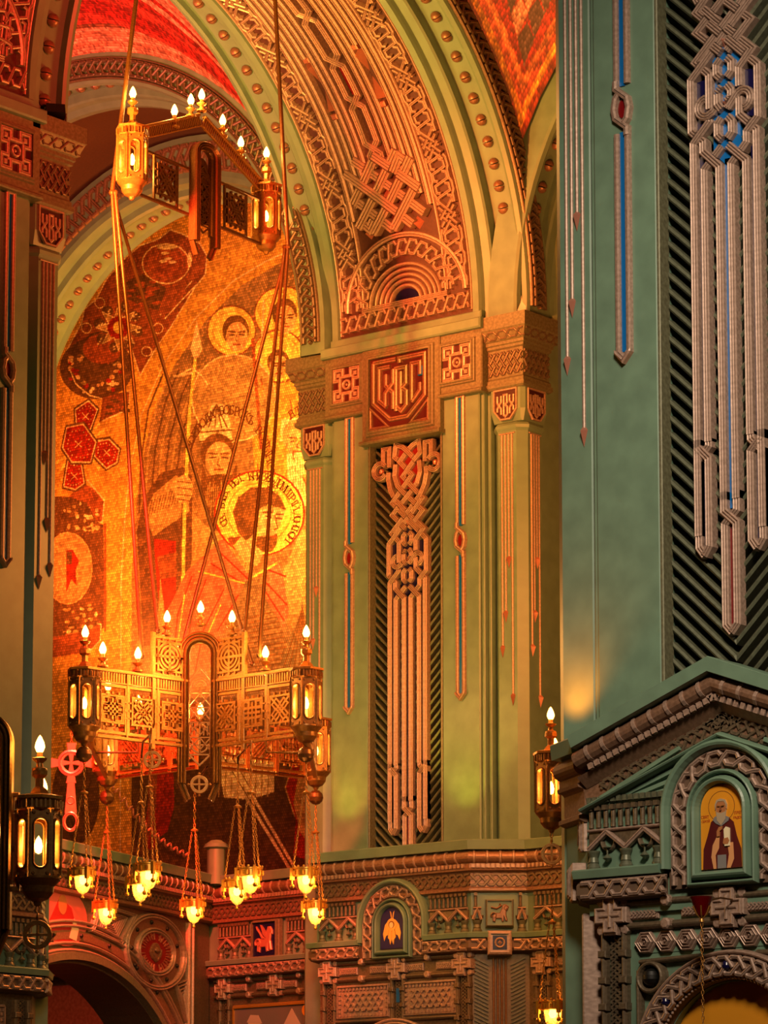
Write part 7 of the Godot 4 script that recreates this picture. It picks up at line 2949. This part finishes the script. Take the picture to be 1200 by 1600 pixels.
func build() -> void:
	var mb := MB.new()
	mb.box(Vector3(10, -0.15, 14), Vector3(46, 0.3, 44))
	struct(mb, "floor", M.floor)
	mb = MB.new()
	mb.box(Vector3(10, 17.65, 14), Vector3(46, 0.3, 44))
	struct(mb, "ceiling", M.stone)
	mb = MB.new()
	mb.box(Vector3(10, 8.75, -4.4), Vector3(46, 17.5, 0.3))
	struct(mb, "wall_back", M.stone)
	mb = MB.new()
	mb.box(Vector3(10, 8.75, 34), Vector3(46, 17.5, 0.3))
	struct(mb, "wall_front", M.stone)
	mb = MB.new()
	mb.box(Vector3(-11, 8.75, 14), Vector3(0.3, 17.5, 40))
	struct(mb, "wall_left", M.stone)
	mb = MB.new()
	mb.box(Vector3(31, 8.75, 14), Vector3(0.3, 17.5, 40))
	struct(mb, "wall_right", M.stone)
	pier("olive-lit carved pier with monogram block between the mosaic and the teal pier", Vector3(0, 0, -1.535), [0.0], [[-1, 1, [0.0]], [1, 1, [0.0, PI / 2]]], [7.55, 7.9, 8.45, 7.05], 5.3, false)
	pier("shadowed carved pier beside the mosaic, red arch foot above its capital", Vector3(0.515, 0, 8.5), [PI / 2], [[1, -1, [PI / 2]], [1, 1, [PI / 2]]], [7.05, 8.1, 7.54, 7.17], 5.0, false)
	pier("teal carved pier with bright blue inlays standing behind the gabled shrine", Vector3(10.45, 0, 8.415), [0.0], [[-0.92, 1, [0.0]], [1, 1, [0.0]]], [7.17, 7.54, 8.1, 6.69], 4.6, true)
	arch("broad orange-lit arch with woven soffit springing from the olive pier toward the shadowed pier", xf(0, 11.05, 3.475), true, PI, [1.0, -1.0], 50)
	arch("red-lit arch springing from the shadowed pier toward the teal pier", xf(5.515, 11.05, 8.45, PI / 2), true, PI, [1.0, -1.0], 50)
	arch("narrow glimpse of studded arch between the olive pier and the teal pier", xf(5.01, 11.05, -1.535, PI / 2), false, PI, [-1.0], 50)
	arch("far aisle arch with carved frieze under the rose vault", xf(-4.95, 11.05, -1.4, -PI / 2), false, PI, [1.0], 50)
	mosaic_arch()
	sail_vault("ceiling_vault_middle", Vector3(5.01, 11.05, 3.475), 3.51, 3.475, 5.2, vault_tex(1))
	sail_vault("ceiling_vault_aisle", Vector3(-4.95, 11.05, 3.475), 3.475, 3.475, 5.2, vault_tex(0))
	mosaic_wall()
	icon_screen()
	side_screen()
	gabled_shrine()
	arched_wall()
	# chandeliers
	var yaw := deg_to_rad(39.0)
	var ch := chandelier("large brass ring chandelier with pierced panels and arched plaque, before the saints mosaic", Vector3(0.10, 6.17, 3.17), yaw)
	var inv := ch.transform.affine_inverse()
	var j1 := inv * Vector3(0.0, 11.42, 4.40); var j2 := inv * Vector3(0.12, 11.42, 2.0)
	rod(ch, j1, inv * Vector3(0.12, 14.5, 4.05), 0.022)
	rod(ch, j2, inv * Vector3(0.11, 14.5, 2.25), 0.022)
	for q in [[j1, Vector3(-0.52, 0.8, 1.06)], [j1 + Vector3(0.03, 0, 0), Vector3(-0.38, 1.05, 0.98)], [j1, Vector3(0.42, 1.05, -0.8)], [j2, Vector3(0.56, 0.8, 1.1)], [j2 + Vector3(-0.03, 0, 0), Vector3(0.42, 1.05, 0.98)], [j2, Vector3(-0.30, 1.05, -0.8)]]:
		rod(ch, q[0], q[1], 0.018)
	upper_chandelier(Vector3(0.02, 11.74, 3.24), yaw)
	end_chandelier("brass lantern chandelier with arched plaque in front of the shadowed pier", Vector3(6.11, 3.87, 11.42), deg_to_rad(35.0), -1.0)
	end_chandelier("brass lantern chandelier half hidden behind the gabled shrine", Vector3(4.10, 5.27, 3.09), deg_to_rad(35.0), 1.0)
	# oil lamps
	var hooks := [[0.27, 4.96, 0.0, 0.0], [-1.64, 2.65, 0.0, 0.0], [1.82, 3.70, 0.0, 0.0], [-0.04, 1.36, 0.0, 0.0], [0.99, 4.87, -0.5, 1.06], [0.18, 4.11, -0.5, 1.06], [0.68, 3.34, 0.5, 1.06], [1.44, 4.02, 0.5, 1.06], [-0.86, 2.23, 0.0, -0.62]]
	for i in hooks.size():
		var q: Array = hooks[i]
		var lab := "gilded glass oil lamp hanging on thin chains below a corner lantern of the ring chandelier"
		if i >= 4:
			lab = "gilded glass oil lamp hanging from a side arm under the pierced panels" if i < 8 else "gilded glass oil lamp hanging alone behind the foot of the arched plaque"
			var arm := MB.new()
			arm.tube(PackedVector3Array([Vector3(q[2], 0.01, q[3]), inv * Vector3(q[0], 6.12, q[1]), inv * Vector3(q[0], 6.02, q[1])]), 0.01, 6)
			part(arm, "lamp_arm", M.brass_dark, ch)
		oil_lamp(lab, Vector3(q[0], 4.92, q[1]), 5.95 if i < 4 else 6.05)
	oil_lamp("gilded oil lamp hanging below the half-hidden lantern chandelier by the shrine", Vector3(4.10, 3.66, 3.09), 4.66)
	red_lamp()
	pendant_key()
	floodlight("small black floodlight on the capital beside the mosaic", Vector3(-1.2, 10.97, -0.15), 0.4, false)
	floodlight("small black floodlight on the capital of the shadowed pier", Vector3(1.95, 10.97, 7.15), 0.9, false)
	floodlight("tilted white lamp panel on the capital of the olive pier", Vector3(1.42, 10.97, -0.1), -0.9, true)

func red_lamp() -> void:
	var o := thing("red_votive_lamp", "small dark red glass votive lamp on a chain before the gabled shrine", "oil lamp", Vector3(10.60, 3.50, 10.5))
	var mb := MB.new()
	mb.lathe(Vector3.ZERO, [Vector2(0, 0), Vector2(0.025, 0.01), Vector2(0.045, 0.06), Vector2(0.07, 0.12), Vector2(0.062, 0.12), Vector2(0.04, 0.06), Vector2(0, 0.02)], 12)
	part(mb, "glass_cup", M.ruby, o)
	mb = MB.new()
	for k in 6:
		var t := TAU * k / 6.0
		mb.tube(PackedVector3Array([Vector3(0, -0.01, 0), Vector3(cos(t) * 0.035, 0.02, sin(t) * 0.035), Vector3(cos(t) * 0.055, 0.065, sin(t) * 0.055)]), 0.005, 5)
	mb.lathe(Vector3(0, -0.03, 0), [Vector2(0, 0), Vector2(0.015, 0.005), Vector2(0.008, 0.03)], 8)
	part(mb, "holder", M.brass, o)
	mb = MB.new()
	chain_pts(mb, Vector3(0, -0.03, 0), Vector3(0, -0.62, 0), 0.03, 0.003)
	part(mb, "lower_chain", M.brass, o)
	mb = MB.new()
	mb.strand(arcpts(Vector2(0, -0.68), 0.02, 0, 345, 11, 0.03), 0.006, -0.003, flat(0.006), true)
	part(mb, "chain_ring", M.brass_dark, o)
	mb = MB.new()
	mb.tube(PackedVector3Array([Vector3(0, 0.1, -0.06), Vector3(0, 0.13, -0.2), Vector3(0, 0.13, -0.4)]), 0.006, 6)
	part(mb, "bracket", M.brass_dark, o)
# ---------------------------------------------------------------- light
func spot(at: Vector3, to: Vector3, c: Color, e: float, ang: float, size := 0.1) -> void:
	var l := SpotLight3D.new()
	l.light_color = c
	l.light_energy = e
	l.spot_angle = ang
	l.spot_range = 40.0
	l.light_size = size
	l.shadow_enabled = true
	l.spot_attenuation = 2.0
	add_child(l)
	l.look_at_from_position(at, to, Vector3(0.1, 0.9, 0.2).normalized())
func omni(at: Vector3, c: Color, e: float, size := 0.05) -> void:
	var l := OmniLight3D.new()
	l.light_color = c
	l.light_energy = e
	l.omni_range = 60.0
	l.omni_attenuation = 2.0
	l.light_size = size
	l.shadow_enabled = true
	add_child(l)
	l.position = at
func area(at: Vector3, to: Vector3, c: Color, e: float, s: Vector2) -> void:
	var l := AreaLight3D.new()
	l.light_color = c
	l.light_energy = e
	l.area_size = s
	l.area_range = 60.0
	l.shadow_enabled = true
	add_child(l)
	l.look_at_from_position(at, to, Vector3(0.1, 0.9, 0.2).normalized())

func _ready() -> void:
	var cam := Camera3D.new()
	add_child(cam)
	cam.position = Vector3(21.75, 1.6, 27.2)
	cam.rotation = Vector3(deg_to_rad(8.0885), deg_to_rad(39.0), 0)
	cam.set_frustum(0.1 * 1600.0 / 5400.0, Vector2(0, 0.1 * 382.63 / 5400.0), 0.1, 200.0)
	cam.current = true
	var we := WorldEnvironment.new()
	var env := Environment.new()
	env.background_mode = Environment.BG_COLOR
	env.background_color = Color(0, 0, 0)
	env.tonemap_mode = Environment.TONE_MAPPER_LINEAR
	env.tonemap_exposure = 1.0
	env.sdfgi_enabled = true
	env.ssao_enabled = true
	env.ssil_enabled = true
	we.environment = env
	add_child(we)
	lights()
	materials()
	build()
